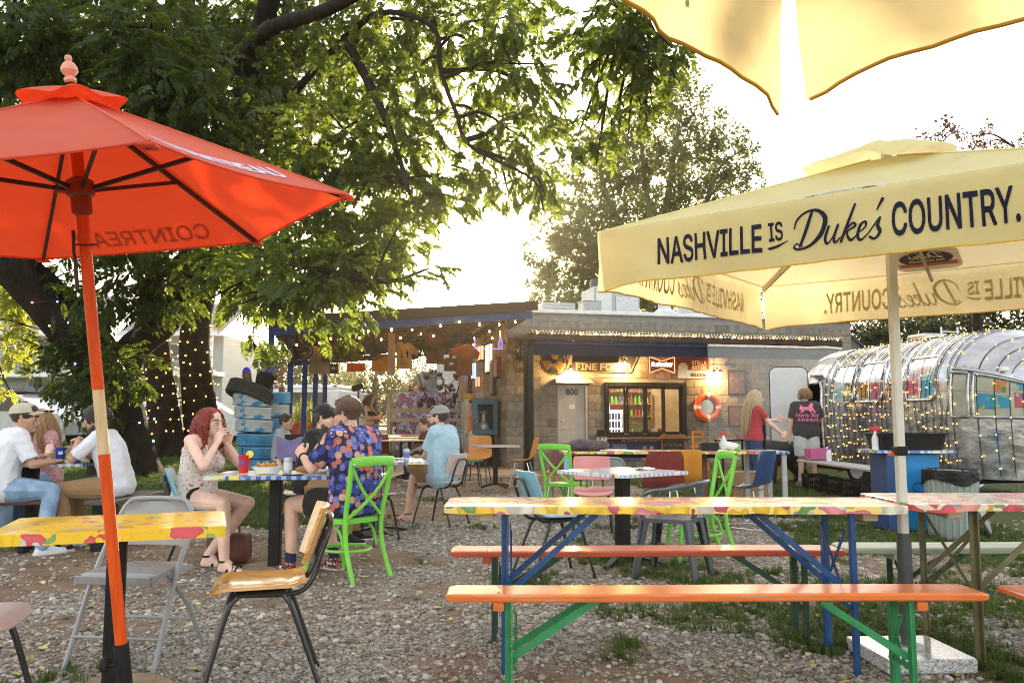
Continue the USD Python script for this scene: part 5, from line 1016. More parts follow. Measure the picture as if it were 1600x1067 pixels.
def slab(L,W,T,r,b=.004):
    m = poly(rrect(L,W,r,6),T - .004,(0,0,-T)); lip = poly(rrect(L - .008,W - .008,r,6),.004,(0,0,-.004)); return cat(m,lip)
def beer_table(lab,X0,X1,Y0,Y1,top,legm,h=.78,rag=False,inset=(.30,.27)):
    L,W = X1 - X0,Y1 - Y0; t = Thing('beer_table',lab,'table',((X0 + X1) / 2,(Y0 + Y1) / 2,float(gz((X0 + X1) / 2,(Y0 + Y1) / 2))))
    tp = t.part('tabletop',xf(slab(L - .012,W - .012,.028,.035),None,(0,0,h - .004)),wood_pale)
    n = 160; o = A(rrect(L,W,.045,8)); o = o[::-1]; seg = []
    from scipy.interpolate import interp1d
    oc = np.vstack([o,o[:1]]); dd = np.concatenate([[0],np.cumsum(np.linalg.norm(np.diff(oc,axis=0),axis=1))]); s = np.linspace(0,dd[-1],n * 2,endpoint=False); px_,py_ = np.interp(s,dd,oc[:,0]),np.interp(s,dd,oc[:,1])
    q = np.random.default_rng(int(abs(X0) * 100)); wv = np.interp(s,np.linspace(0,dd[-1],60),q.random(60)); hang_ = (.032 + .008 * wv) if not rag else (.034 + .05 * np.clip(wv - .45,0,1))
    ring = [np.stack([px_ * .985,py_ * .97,np.full(n * 2,h + .0)],1),np.stack([px_,py_,np.full(n * 2,h - .003)],1),np.stack([px_ * 1.002,py_ * 1.004,h - hang_ * .5],1),np.stack([px_,py_,h - hang_],1),np.stack([px_ * .99,py_ * .97,h - .034 + 0 * s],1)]
    V = np.vstack(ring + [[[0,0,h]]]); N2 = n * 2; F = []
    i = np.arange(N2); j = (i + 1) % N2
    for k in range(4): F += [np.stack([k * N2 + i,k * N2 + j,(k + 1) * N2 + j],1),np.stack([k * N2 + i,(k + 1) * N2 + j,(k + 1) * N2 + i],1)]
    F.append(np.stack([np.full(N2,5 * N2),j,i],1)); t.part('oilcloth',(V,np.vstack(F)),top,smooth=40)
    for sx,ins in ((-1,inset[0]),(1,inset[1])):
        x = sx * (L / 2 - ins); t.part('cleat',box((x + sx * .10,0,h - .054),(.07,W - .1,.040),None,.004),wood_pale)
        leg_frame(t,x,-W / 2 + .05,W / 2 - .05,h - .034,-sx,legm)
    return t
orange_w = Mnodes('orange_paint',{'tc': ('texture_coordinate',{}),'mp': ('mapping',{'scale': (1.2,9,9)}),'n': ('noise_texture',{'scale': 4.0,'detail': 8.0,'roughness': .7}),'r': ('rgb_ramp',{'ramp': [(.25,(.44,.08,.018)),(.56,(.66,.165,.033)),(.635,(.60,.17,.045)),(.65,(.34,.28,.24)),(.9,(.44,.38,.32))]}),'b': ('bump',{'strength': .3,'distance': .004}),'p': ('principled_bsdf',{'roughness': .3,'specular_ior_level': .5,'coat_weight': .5,'coat_roughness': .2})},[('tc.object','mp.vector'),('mp.vector','n.vector'),('n.fac','r.fac'),('r.color','p.base_color'),('n.fac','b.height'),('b.normal','p.normal')],'p.BSDF')
red_w = M('red_orange_paint',(.50,.075,.025),.3,coat=.5,var=.25,scale=5,stretch=(1.2,8,8),bump=.15,bscale=30)
sage_w = M('sage_paint',(.40,.45,.34),.45,var=.2,scale=5,stretch=(1,8,8),bump=.2,bscale=30)
green_st = M('green_steel',(.022,.21,.07),.42,var=.2,scale=9,rvar=.1); dgreen_st = M('dark_green_steel',(.02,.055,.035),.45,var=.2); blue_st = M('blue_steel',(.010,.060,.185),.4,var=.25,scale=9,rvar=.1); olive_st = M('olive_steel',(.12,.105,.045),.5,var=.3,scale=9)
def beer_bench(lab,X0,X1,Y0,Y1,top,legm,h=.475,inset=(.30,.30),ends=True):
    L,W = X1 - X0,Y1 - Y0; t = Thing('beer_bench',lab,'bench',((X0 + X1) / 2,(Y0 + Y1) / 2,float(gz((X0 + X1) / 2,(Y0 + Y1) / 2))))
    sec = [(-W / 2,h - .026),(-W / 2 + .005,h - .032),(W / 2 - .005,h - .032),(W / 2,h - .026),(W / 2,h - .008),(W / 2 - .008,h),(-W / 2 + .008,h),(-W / 2,h - .008)]
    N = 24; xs_ = np.concatenate([[-L / 2,-L / 2 + .006,-L / 2 + .015,-L / 2 + .03],np.linspace(-L / 2 + .2,L / 2 - .2,N - 8),[L / 2 - .03,L / 2 - .015,L / 2 - .006,L / 2]]); sc = np.clip(np.minimum(xs_ + L / 2,L / 2 - xs_) / .03,0,1) ** .5 * .14 + .86
    V = np.array([[x,p[0] * k,h - .016 + (p[1] - h + .016) * (.5 + .5 * (k - .86) / .14) + .003 * math.sin(x * 2.2)] for x,k in zip(xs_,sc) for p in sec]); F = []
    for i in range(N - 1):
        for j in range(8): a,b = i * 8 + j,i * 8 + (j + 1) % 8; F += [[a,b,b + 8],[a,b + 8,a + 8]]
    F += [[0,j + 1,j] for j in range(1,7)] + [[(N - 1) * 8,(N - 1) * 8 + j,(N - 1) * 8 + j + 1] for j in range(1,7)]
    t.part('seat_board',(V,np.array(F)),top,smooth=35)
    for sx,ins in ((-1,inset[0]),(1,inset[1])):
        x = sx * (L / 2 - ins); t.part('cleat',box((x + sx * .055,0,h - .052),(.045,W - .012,.036),None,.003),top)
        for sy in (-.3,.3): t.part('screw_head',lathe([(0,.003),(.006,.002),(.0075,0)],8,(x + sx * .055,sy * W,h)),galv)
        leg_frame(t,x,-W / 2 + .014,W / 2 - .014,h - .034,-sx,legm,.034,.33)
    return t
beer_table('long table under yellow fruit oilcloth on blue steel legs',-.32,1.86,3.87,4.33,oil_y,blue_st)
beer_table('long table under cream and red rose oilcloth on olive steel legs, right edge',1.905,4.05,3.96,4.58,oil_r,olive_st,h=.775,rag=True,inset=(.33,.3))
beer_bench('bright orange bench with flaking paint on green legs, nearest the camera',-.27,1.94,3.40,3.60,orange_w,green_st,inset=(.27,.33))
beer_bench('red orange bench on dark green legs behind the blue legged table',-.33,1.79,4.45,4.66,red_w,dgreen_st,inset=(.25,.24))
beer_bench('pale sage green bench on dark green legs behind the right table',1.84,4.0,4.60,4.83,sage_w,dgreen_st,inset=(.34,.3))
beer_bench('worn orange bench whose end juts in at the right edge',2.06,4.2,3.36,3.58,orange_w,olive_st,inset=(.5,.3))
# pedestal tables
def ped_table(lab,loc,rz,L,W,top,h=.75,r=.04,pw=.07,base='disc',basem=None,bw_=.5,thick=.028,pedm=None,name='pedestal_table',foot_off=0.0,px=0.0):
    loc = A([loc[0],loc[1],float(gz(loc[0],loc[1])) if len(loc) < 3 else loc[2]]); t = Thing(name,lab,'table',loc,rz)
    t.part('tabletop',xf(slab(L,W,thick,r),None,(0,0,h)),top); t.part('pedestal',box((px,0,h / 2),(pw,pw,h - thick * 2 - .02),None,.008) if base != 'round' else cyl((px,0,.03),(px,0,h - thick),pw / 2,n=18),pedm or black_paint)
    t.part('top_plate',box((px,0,h - thick - .012),(.3,.3,.016)),pedm or black_paint)
    if base == 'disc': t.part('base',lathe([(0,.03),(bw_ / 2 - .02,.03),(bw_ / 2,.02),(bw_ / 2,-.02),(0,-.02)],28,(px,0,.012)),basem or black_paint)
    else:
        ft_ = [xf(grid(lambda u,v: (u * bw_ / 2,(v - .5) * (.075 - .03 * u),.075 - .055 * u ** 1.5),8,3,.025),rotz(k * math.pi / 2 + .4),(px,0,0)) for k in range(4)]; t.part('base',cat(*ft_),basem or black_paint)
    return t
rough_w = M('stump_wood',(.33,.24,.15),.85,var=.3,scale=7,bump=.4,bscale=30)
ped_table('square yellow lemon oilcloth table on a black post, bottom left',(-1.70,3.60),math.radians(20),.87,.62,oil_y2,h=.74,pw=.075,base='disc',bw_=.5,thick=.045,basem=rough_w)
ped_table('blue and yellow sunflower cloth table between the redhead and the man in the floral shirt',(-1.86,6.55),math.radians(3),.94,.70,ging2,h=.755,pw=.09,base='disc',bw_=.50,basem=rough_w)
ped_table('blue gingham oilcloth table in the middle with assorted chairs round it',(.93,7.0),math.radians(38),.80,.80,ging,h=.755,pw=.10,base='x',bw_=.75)
ped_table('sunflower cloth table between the man in black and the man in pale blue',(-1.42,8.75),math.radians(12),1.0,.8,ging2,h=.755,pw=.08,base='x',bw_=.7)
ped_table('sunflower cloth table of the group at the left edge',(-4.62,7.95),math.radians(6),1.25,.80,ging2,h=.77,pw=.12,base='x',bw_=.8)
# the long yellow table before the bar
t = Thing('long_table','long yellow fruit cloth table in front of the bar on square posts','table',(1.83,10.55,float(gz(1.83,10.55))))
t.part('tabletop',xf(slab(2.42,.72,.03,.03),None,(0,0,.785)),oil_y)
for sx in (-1,0.1,.62): t.part('post',box((sx * 1.02,.1,.37),(.09,.09,.74),None,.006),M('post_rust',(.16,.055,.03),.6))
t.part('rail',box((0,.1,.72),(2.1,.06,.06)),black_paint)
t = Thing('side_table','table end with blue and yellow cloth between the woman and the navy chair','table',(3.27,10.7,0)); t.part('tabletop',xf(slab(.42,.72,.03,.03),None,(0,0,.785)),ging2)
for y in (-.3,.3):
    for x in (-.15,.15): t.part('leg',box((x,y,.375),(.06,.05,.75),None,.004),M('leg_grey',(.42,.40,.37),.6))
ROUND = .0
def school_chair(lab,loc,rz,seatm,metal,h=.45,group=None,backm=None,bh=.24,narrow=False,z=None):
    t = Thing('school_chair',lab,'chair',(loc[0],loc[1],float(gz(loc[0],loc[1])) if z is None else z),rz,group); w = .40
    def seat(u,v):
        x = (u - .5) * w * (1.02 - .10 * (1 - v)); y = -.19 + v * .40; zz = h + .018 * (np.abs(u - .5) * 2) ** 2.2 - .028 * np.clip((v - .82) / .18,0,1) ** 2 + .022 * np.clip((.18 - v) / .18,0,1) ** 1.5
        return x * (1 - .25 * np.clip((v - .86) / .14,0,1) ** 2 - .2 * np.clip((.12 - v) / .12,0,1) ** 2),y,zz
    t.part('seat',grid(seat,17,17,.014),seatm,smooth=50)
    def back(u,v):
        rx = 1 - .16 * np.clip(np.abs(v - .5) * 2 - .62,0,1) ** 1.6 / .38
        return (u - .5) * (w - .01) * rx,-.215 - .08 * v + .038 * (np.abs(u - .5) * 2) ** 2,h + .10 + v * bh
    t.part('backrest',grid(back,15,11,.013),backm or seatm,smooth=50)
    for s in (-1,1):
        t.part('leg',tube(bez([(s * .15,.10,h - .03),(s * .17,.14,h - .10),(s * .205,.235,.0)],5),np.linspace(.0145,.011,11),10),metal); t.part('leg',tube(bez([(s * .15,-.10,h - .03),(s * .17,-.14,h - .10),(s * .205,-.27,.0)],5),np.linspace(.0145,.011,11),10),metal)
        t.part('foot',cat(cyl((s * .203,.232,-.004),(s * .20,.228,.025),.0145,n=10)),metal); t.part('foot',cat(cyl((s * .203,-.266,-.004),(s * .20,-.26,.025),.0145,n=10)),metal)
    t.part('seat_rail',cat(box((0,.0,h - .026),(.30,.22,.022),None,.008)),metal)
    t.part('back_tube',tube(bez([(-.115,.05,h - .032),(-.115,-.15,h - .032),(-.115,-.222,h + .03),(-.115,-.25,h + .12),(-.105,-.285,h + .22),(-.06,-.30,h + .28),(.06,-.30,h + .28),(.105,-.285,h + .22),(.115,-.25,h + .12),(.115,-.222,h + .03),(.115,-.15,h - .032),(.115,.05,h - .032)],5),.011,10),metal)
    for s in (-1,1): t.part('rivet',ell((s * .07,-.255 - .035,h + .10 + bh * .5),(.008,) * 3,sub=1),galv)
    return t
ply = Mnodes('varnished_ply',{'tc': ('texture_coordinate',{}),'mp': ('mapping',{'scale': (7,1.0,7)}),'w': ('noise_texture',{'scale': 5.0,'detail': 6.0,'distortion': 1.2}),'r': ('rgb_ramp',{'ramp': [(.3,(.36,.15,.025)),(.5,(.55,.26,.05)),(.7,(.66,.35,.08))]}),'p': ('principled_bsdf',{'roughness': .28,'coat_weight': .6,'coat_roughness': .1})},[('tc.object','mp.vector'),('mp.vector','w.vector'),('w.fac','r.fac'),('r.color','p.base_color')],'p.BSDF')
plas = lambda n,c: M('plastic_' + n,c,.35,var=.08,scale=4,bump=.03,rvar=.08)
lblue,pink_p,pale_p,teal_p = plas('light_blue',(.20,.42,.53)),plas('pink',(.58,.22,.20)),plas('pale_pink',(.56,.45,.42)),plas('orange',(.55,.22,.05))
blackm = M('black_enamel',(.014,.013,.013),.25,var=.2,coat=.3)
school_chair('varnished orange plywood chair with black tube legs in the foreground',(-1.13,3.78),math.radians(106),ply,blackm,h=.455)
school_chair('pale pinkish chair cut by the left edge of the view',(-2.07,3.12),math.radians(-84),pale_p,blackm,h=.45)
school_chair('light blue school chair the redheaded woman sits on',(-2.50,6.72),math.radians(-72),lblue,blackm)
school_chair('light blue school chair with black tube loop, left of the gingham table',(.33,6.38),math.radians(-68),lblue,blackm)
school_chair('pink school chair on the far side of the gingham table',(.82,8.45),math.radians(176),pink_p,blackm,h=.46)
school_chair('pale school chair the man in pale blue sits on',(-.82,9.45),math.radians(62),pale_p,blackm,h=.45)
school_chair('pale pink empty school chair beyond the floral shirt',(-1.38,8.05),math.radians(-20),pale_p,blackm)
school_chair('school chair with grey seat under the man in black',(-2.05,8.15),math.radians(-80),plas('slate',(.10,.10,.11)),blackm)
lime_p = M('lime_paint',(.19,.58,.06),.38,var=.08,scale=8,bump=.05)
def cross_chair(lab,loc,rz,m=lime_p):
    t = Thing('cross_back_chair',lab,'chair',(loc[0],loc[1],float(gz(*loc[:2]))),rz); h = .45
    t.part('seat',xf(cat(poly(rrect(.42,.42,.12,8),.028,(0,0,-.03)),poly(rrect(.395,.395,.11,8),.006,(0,0,-.002))),None,(0,0,h)),m,smooth=40)
    for s in (-1,1):
        t.part('leg',tube(bez([(s * .165,.165,h - .02),(s * .175,.185,.25),(s * .195,.215,0)],5),np.linspace(.019,.016,11),12),m)
        t.part('leg',tube(bez([(s * .195,-.30,0),(s * .185,-.215,.24),(s * .185,-.20,h),(s * .20,-.245,.68),(s * .212,-.285,.885)],6),np.linspace(.018,.019,25),12),m)
        t.part('arch',tube(bez([(s * .172,-.17,.24),(s * .168,-.12,.36),(s * .165,0,h - .035),(s * .165,.10,.36),(s * .172,.175,.24)],5),.011,8),m)
        t.part('cross_slat',tube(bez([(s * .205,-.282,.83),(s * .06,-.245 - .03 * (s > 0),.66),(-s * .09,-.225 - .02 * (s > 0),.53),(-s * .185,-.205,.455)],6),.015,8,flat=.55),m)
        t.part('bolt',ell((s * .21,-.305,.855),(.011,) * 3,sub=1),galv)
    def rail(u,v):
        a = (v * 2 * np.pi); c = (u - .5) * 2; return c * .222,-.285 - .045 * (1 - c * c) + .013 * np.cos(a),.868 + .012 * (1 - c * c) + .036 * np.sin(a)
    t.part('top_rail',grid(rail,17,13),m,smooth=60)
    t.part('stretcher',tube([(.175 * math.cos(a) * 1.02,-.015 + .20 * math.sin(a),.215) for a in np.linspace(0,2 * np.pi,36,endpoint=False)],.011,8,closed=True),m)
    return t
cross_chair('lime green cross-back chair the man in the floral shirt sits on',(-1.27,6.33),math.radians(145 - 90))
cross_chair('lime green cross-back chair standing empty near the black porch post',(.66,9.75),math.radians(-38))
cross_chair('lime green cross-back chair right of the gingham table',(1.58,7.15),math.radians(96))
def folding_chair(lab,loc,rz,m,h=.44):
    t = Thing('folding_chair',lab,'chair',(loc[0],loc[1],float(gz(*loc[:2]))),rz)
    t.part('front_frame',tube(bez([(-.225,.24,0),(-.215,.06,h * .9),(-.205,-.10,.64),(-.16,-.135,.745),(-.08,-.14,.765),(.08,-.14,.765),(.16,-.135,.745),(.205,-.10,.64),(.215,.06,h * .9),(.225,.24,0)],6),.0125,10),m)
    for s in (-1,1): t.part('leg',tube([(s * .195,.10,h - .01),(s * .20,-.10,.24),(s * .205,-.27,0)],.0115,10),m)
    t.part('crossbar',cyl((-.222,.185,.14),(.222,.185,.14),.008),m); t.part('crossbar',cyl((-.20,-.165,.155),(.20,-.165,.155),.008),m)
    def seat(u,v): return (u - .5) * (.40 - .05 * (1 - v)),-.16 + .40 * v,h + .016 * np.sin(np.pi * np.clip(v,0,1)) - .022 * np.clip((v - .9) / .1,0,1) ** 2 - .012 * (np.abs(u - .5) * 2) ** 6
    t.part('seat',grid(seat,13,15,.018),m,smooth=50)
    t.part('seat_apron',cat(box((0,.238,h - .025),(.385,.012,.04),None,.004),box((-.187,.04,h - .02),(.012,.38,.03)),box((.187,.04,h - .02),(.012,.38,.03))),m)
    def back(u,v):
        k = 1 - .35 * np.clip((v - .7) / .3,0,1) ** 2; return (u - .5) * .40 * k,-.128 - .035 * v - .03 * np.sin(np.pi * u) + .03,.53 + .22 * v
    t.part('backrest',grid(back,15,9,.008),m,smooth=50)
    return t
grey_m = M('grey_enamel',(.30,.30,.31),.32,var=.08,metal=.25,rvar=.08)
folding_chair('grey steel folding chair behind the lemon cloth table',(-1.86,4.20),math.radians(173),grey_m)
folding_chair('grey steel folding chair at the long yellow table before the bar',(1.02,8.95),math.radians(-6),M('grey_enamel2',(.22,.25,.24),.4))
# steel cafe armchair
t = Thing('steel_armchair','slate grey pressed steel armchair right of the gingham table','chair',(1.22,6.33,float(gz(1.22,6.33))),math.radians(62)); sm = M('slate_steel',(.085,.095,.11),.35,metal=.35,var=.15,rvar=.1)
t.part('seat',cat(xf(slab(.37,.37,.03,.06),None,(0,0,.45))),sm)
for sx in (-1,1):
    for sy in (-1,1):
        f = lambda u,v,sx=sx,sy=sy: (sx * (.165 + .055 * v) + (u - .5) * (.085 - .045 * v) * (1 if sx > 0 else -1),sy * (.165 + .065 * v) + .02 * np.cos((u - .5) * 3) * sy,.44 - .44 * v)
        t.part('leg',cat(grid(f,5,6,.008),grid(lambda u,v,sx=sx,sy=sy: (sx * (.165 + .055 * v) + .02 * np.cos((u - .5) * 3) * sx,sy * (.165 + .065 * v) + (u - .5) * (.085 - .045 * v),.44 - .44 * v),5,6,.008)),sm)
t.part('back_slat',grid(lambda u,v: ((u - .5) * (.13 + .10 * v),-.185 - .07 * v + .02 * (np.abs(u - .5) * 2) ** 2,.45 + .27 * v),7,8,.006),sm)
t.part('arm_hoop',tube(bez([(-.19,.16,.45),(-.235,.20,.55),(-.255,.10,.645),(-.25,-.08,.68),(-.16,-.235,.715),(0,-.268,.722),(.16,-.235,.715),(.25,-.08,.68),(.255,.10,.645),(.235,.20,.55),(.19,.16,.45)],6),.0135,10),sm)
t.part('hoop_band',grid(lambda u,v: (.24 * np.sin((u - .5) * 2.2),-.262 + .10 * (np.abs(u - .5) * 2) ** 2,.69 + .035 * v),13,3,.005),sm)
t.part('crossbars',cat(bar((-.2,-.2,.22),(.2,.2,.22),.012,.02),bar((.2,-.2,.23),(-.2,.2,.23),.012,.02)),sm)
def shell_chair(lab,loc,rz,m,lm,legs='wire',hole=False,z=None,name='shell_chair',bh=.40):
    t = Thing(name,lab,'chair',(loc[0],loc[1],float(gz(*loc[:2])) if z is None else z),rz); h = .44
    def f(u,v):
        c = (u - .5) * 2; s = v
        y = np.where(s < .45,.21 - s / .45 * .37,-.16 - .13 * ((s - .45) / .55) ** .8); z_ = np.where(s < .45,h - .02 * np.sin(np.pi * s / .45) - .03 * np.clip(1 - s / .1,0,1) ** 2,h + bh * ((s - .45) / .55) ** 1.25)
        wd = .215 - .012 * np.cos(s * 6) - .03 * np.clip((s - .9) / .1,0,1) ** 2; k = np.exp(-((s - .45) / .12) ** 2)
        return c * wd,y + .05 * c ** 2 * np.clip((s - .4) / .3,0,1) + .03 * k,z_ + .022 * c ** 2 * np.clip((.5 - s) / .2,0,1) + .02 * k
    m_ = grid(f,17,25,.009)
    t.part('shell',m_,m,smooth=60)
    if hole: t.part('grip_rim',xf(tube([(.055 * math.cos(a),.0,.026 * math.sin(a)) for a in np.linspace(0,6.283,20,endpoint=False)],.007,6,closed=True),rotx(-.25),(0,-.197,h + .14)),blackm); t.part('grip_recess',xf(ell((0,0,0),(.052,.006,.024)),rotx(-.25),(0,-.199,h + .14)),M('recess',(.25,.17,.12),.8))
    for s in (-1,1):
        if legs == 'sled': t.part('leg_frame',tube([(s * .19,.16,h - .03),(s * .215,.20,.02),(s * .22,.19,.006),(s * .22,-.21,.006),(s * .215,-.22,.02),(s * .19,-.13,h - .03)],.007,8),lm)
        else:
            t.part('leg',tube([(s * .15,.10,h - .035),(s * .20,.20,0)],.010,8),lm); t.part('leg',tube([(s * .15,-.10,h - .035),(s * .20,-.22,0)],.010,8),lm)
    t.part('under_frame',cat(bar((-.17,.1,h - .03),(.17,.1,h - .03),.012,.012),bar((-.17,-.1,h - .03),(.17,-.1,h - .03),.012,.012)),lm)
    return t
chrome = M('chrome',(.6,.6,.6),.18,metal=1.0,var=.05)
shell_chair('maroon plastic shell chair with its back to us at the long yellow table',(1.63,9.1),math.radians(3),plas('maroon',(.16,.022,.02)),chrome)
shell_chair('orange shell chair beside the maroon one at the long table',(1.98,9.85),math.radians(10),plas('amber',(.60,.24,.03)),chrome)
shell_chair('navy blue shell chair with grip hole and thin chrome legs',(2.62,9.15),math.radians(48),plas('navy',(.022,.05,.13)),chrome,'sled',True)
shell_chair('light blue shell chair on the far side of the long table',(.95,11.5),math.radians(178),lblue,chrome)
shell_chair('dark red shell chair on the far side of the long table',(.72,11.7),math.radians(165),plas('maroon',(.16,.022,.02)),chrome)
# patio furniture
PZ = .055
def wpt(x,y,z=PZ): return gp(x,y,z)
def patio_table(lab,p,L,W,m,rz=BA,round_=False,h=.74,name='patio_table'):
    t = ped_table(lab,(p[0],p[1],PZ),rz,L,W,m,h=h,r=.18 if round_ else .03,base='x',bw_=.6,name=name); return t
lam = M('laminate_pink',(.50,.40,.38),.3,var=.1); ptop = M('patio_wood',(.52,.38,.24),.32,var=.2,stretch=(1,8,8),coat=.3)
patio_table('grey pink cafe table with rounded corners beside the block wall',(-.28,14.0),.75,.75,lam,.3,True,.70)
shell_chair('orange plywood shell chair between the cafe table and the block wall',(.18,14.1),math.radians(80),plas('orange',(.55,.22,.05)),chrome,z=PZ)
def wire_chair(lab,loc,rz,sm_,lm):
    t = Thing('wire_chair',lab,'chair',(loc[0],loc[1],PZ),rz); t.part('seat',lathe([(0,.45),(.19,.45),(.20,.44),(.19,.425),(0,.425)],24),sm_)
    t.part('back_hoop',tube(bez([(-.17,-.12,.43),(-.18,-.18,.62),(-.14,-.21,.80),(0,-.225,.86),(.14,-.21,.80),(.18,-.18,.62),(.17,-.12,.43)],6),.011,8),lm)
    for x in (-.11,-.04,.04,.11): t.part('back_rod',tube([(x * .9,-.16,.44),(x,-.22,.83 - abs(x) * .5)],.006,6),lm)
    for a in (.8,2.35,3.93,5.5): t.part('leg',tube([(.14 * math.cos(a),.14 * math.sin(a),.43),(.21 * math.cos(a),.21 * math.sin(a),0)],.011,8),lm)
    t.part('ring',tube([(.18 * math.cos(a),.18 * math.sin(a),.2) for a in np.linspace(0,6.283,24,endpoint=False)],.007,6,closed=True),lm); return t
wire_chair('black hoop back chair with green seat left of the cafe table',(-.68,14.0),math.radians(-80),M('seat_green',(.05,.22,.10),.4),blackm)
shell_chair('orange shell chair behind the cafe table with a dark coat on it',(-.62,15.1),math.radians(170),plas('orange',(.55,.22,.05)),blackm,z=PZ)
for k,(x,y,Y,L,lab) in enumerate(((627,665,22,1.5,'pale wooden patio table nearest the gate'),(650,675,19,1.4,'pale wooden patio table in the middle of the patio'),(640,690,16.5,1.5,'pale wooden patio table at the open edge of the patio'),(588,668,20.5,1.2,'small patio table left beside the posts'))):
    p = pd(x,y,Y); patio_table(lab,p,L,.75,ptop)
for k,(x,Y,a,lab) in enumerate(((588,16.6,20,'dark red chair left at the patio edge table'),(598,18.2,-30,'dark red chair left of the middle patio table'),(690,18.6,150,'dark red chair right of the middle patio table'),(660,20.6,100,'dark red chair behind the middle patio table'))):
    p = pd(x,700,Y); shell_chair(lab,(p[0],p[1]),math.radians(a),plas('maroon',(.16,.022,.02)),blackm,z=PZ)

# ================================================================== umbrellas
def remesh2(m,s=.04):
    v,f = trimesh.remesh.subdivide_to_size(m[0],m[1],s,max_iter=12); return v,f
def curve_text(m,fn,off=.002,size=.05):
    """lays flat lettering (x, y in metres) on the surface fn(x, y) -> points, normals"""
    v,f = remesh2(m,size); p,n = fn(v[:,0],v[:,1]); return p + n * (off + v[:,2])[:,None],f
script_strokes = [[(.50,.95,.07),(.40,.5,.09),(.28,.08,.06)],[(.02,.58,.03),(.08,.82,.05),(.35,1.0,.05),(.70,.98,.07),(.96,.72,.11),(.90,.35,.11),(.62,.08,.07),(.30,.0,.05),(.10,.06,.05),(.16,.17,.03),(.36,.08,.03)],
    [(1.10,.50,.06),(1.04,.20,.07),(1.14,.04,.05),(1.28,.20,.03),(1.38,.50,.06)],[(1.38,.50,.06),(1.32,.16,.07),(1.40,.04,.05),(1.52,.16,.03)],[(1.76,1.0,.05),(1.66,.5,.07),(1.55,.04,.06)],[(1.60,.26,.03),(1.78,.50,.05),(1.88,.42,.05),(1.68,.28,.04),(1.80,.06,.06),(1.95,.16,.03)],
    [(1.98,.22,.03),(2.16,.36,.04),(2.14,.50,.05),(2.02,.44,.06),(1.98,.16,.07),(2.10,.03,.05),(2.28,.18,.03)],[(2.50,1.04,.08),(2.40,.78,.03)],[(2.28,.18,.03),(2.52,.56,.04),(2.50,.36,.07),(2.60,.18,.07),(2.48,.02,.05),(2.34,.08,.06)]]
def script(h,depth=.0015):
    from shapely.geometry import LineString,Point
    from shapely import unary_union
    sh_ = []
    for st_ in script_strokes:
        c = bez([(a,b,w) for a,b,w in st_],7)
        for p,q in zip(c[:-1],c[1:]): sh_.append(LineString([p[:2],q[:2]]).buffer((p[2] + q[2]) / 2 * .62,quad_segs=3))
    u = unary_union(sh_).simplify(.006); m = poly(u,depth); v = A(m[0]).copy(); v[:,0] = (v[:,0] + .22 * v[:,1]) * h; v[:,1] *= h; return v,m[1]
SCR = script(1.0)
print_navy = M('print_navy',(.012,.014,.028),.8,spec=.15)
def sentence():
    P_ = []
    def put(m,x0,w,y=0): v = A(m[0]).copy(); v[:,0] -= v[:,0].min(); v[:,0] *= w / v[:,0].max(); return v + A([x0,y,0]),m[1]
    P_.append(put(text('NASHVILLE',.115,.0015),.0,.48)); P_.append(put(text('IS',.075,.0015),.508,.062,.04))
    P_.append(put(poly([(0,0),(.04,.006),(.10,.022),(.05,-.004),(.01,-.010)],.0015),.50,.095,.012))
    s_ = (SCR[0] * A([.15,.15,1]),SCR[1]); P_.append(put(s_,.61,.36,-.012)); P_.append(put(text('COUNTRY.',.125,.0015),.995,.42,-.006)); return cat(*P_)
yel = cloth('umbrella_yellow',(.80,.75,.36),.42,(.86,.70,.43),bump=.35,bscale=7)
lab_white = cloth('print_white',(.75,.74,.70),.7,(.95,.94,.9)); print_red = M('print_red',(.42,.06,.06),.7)
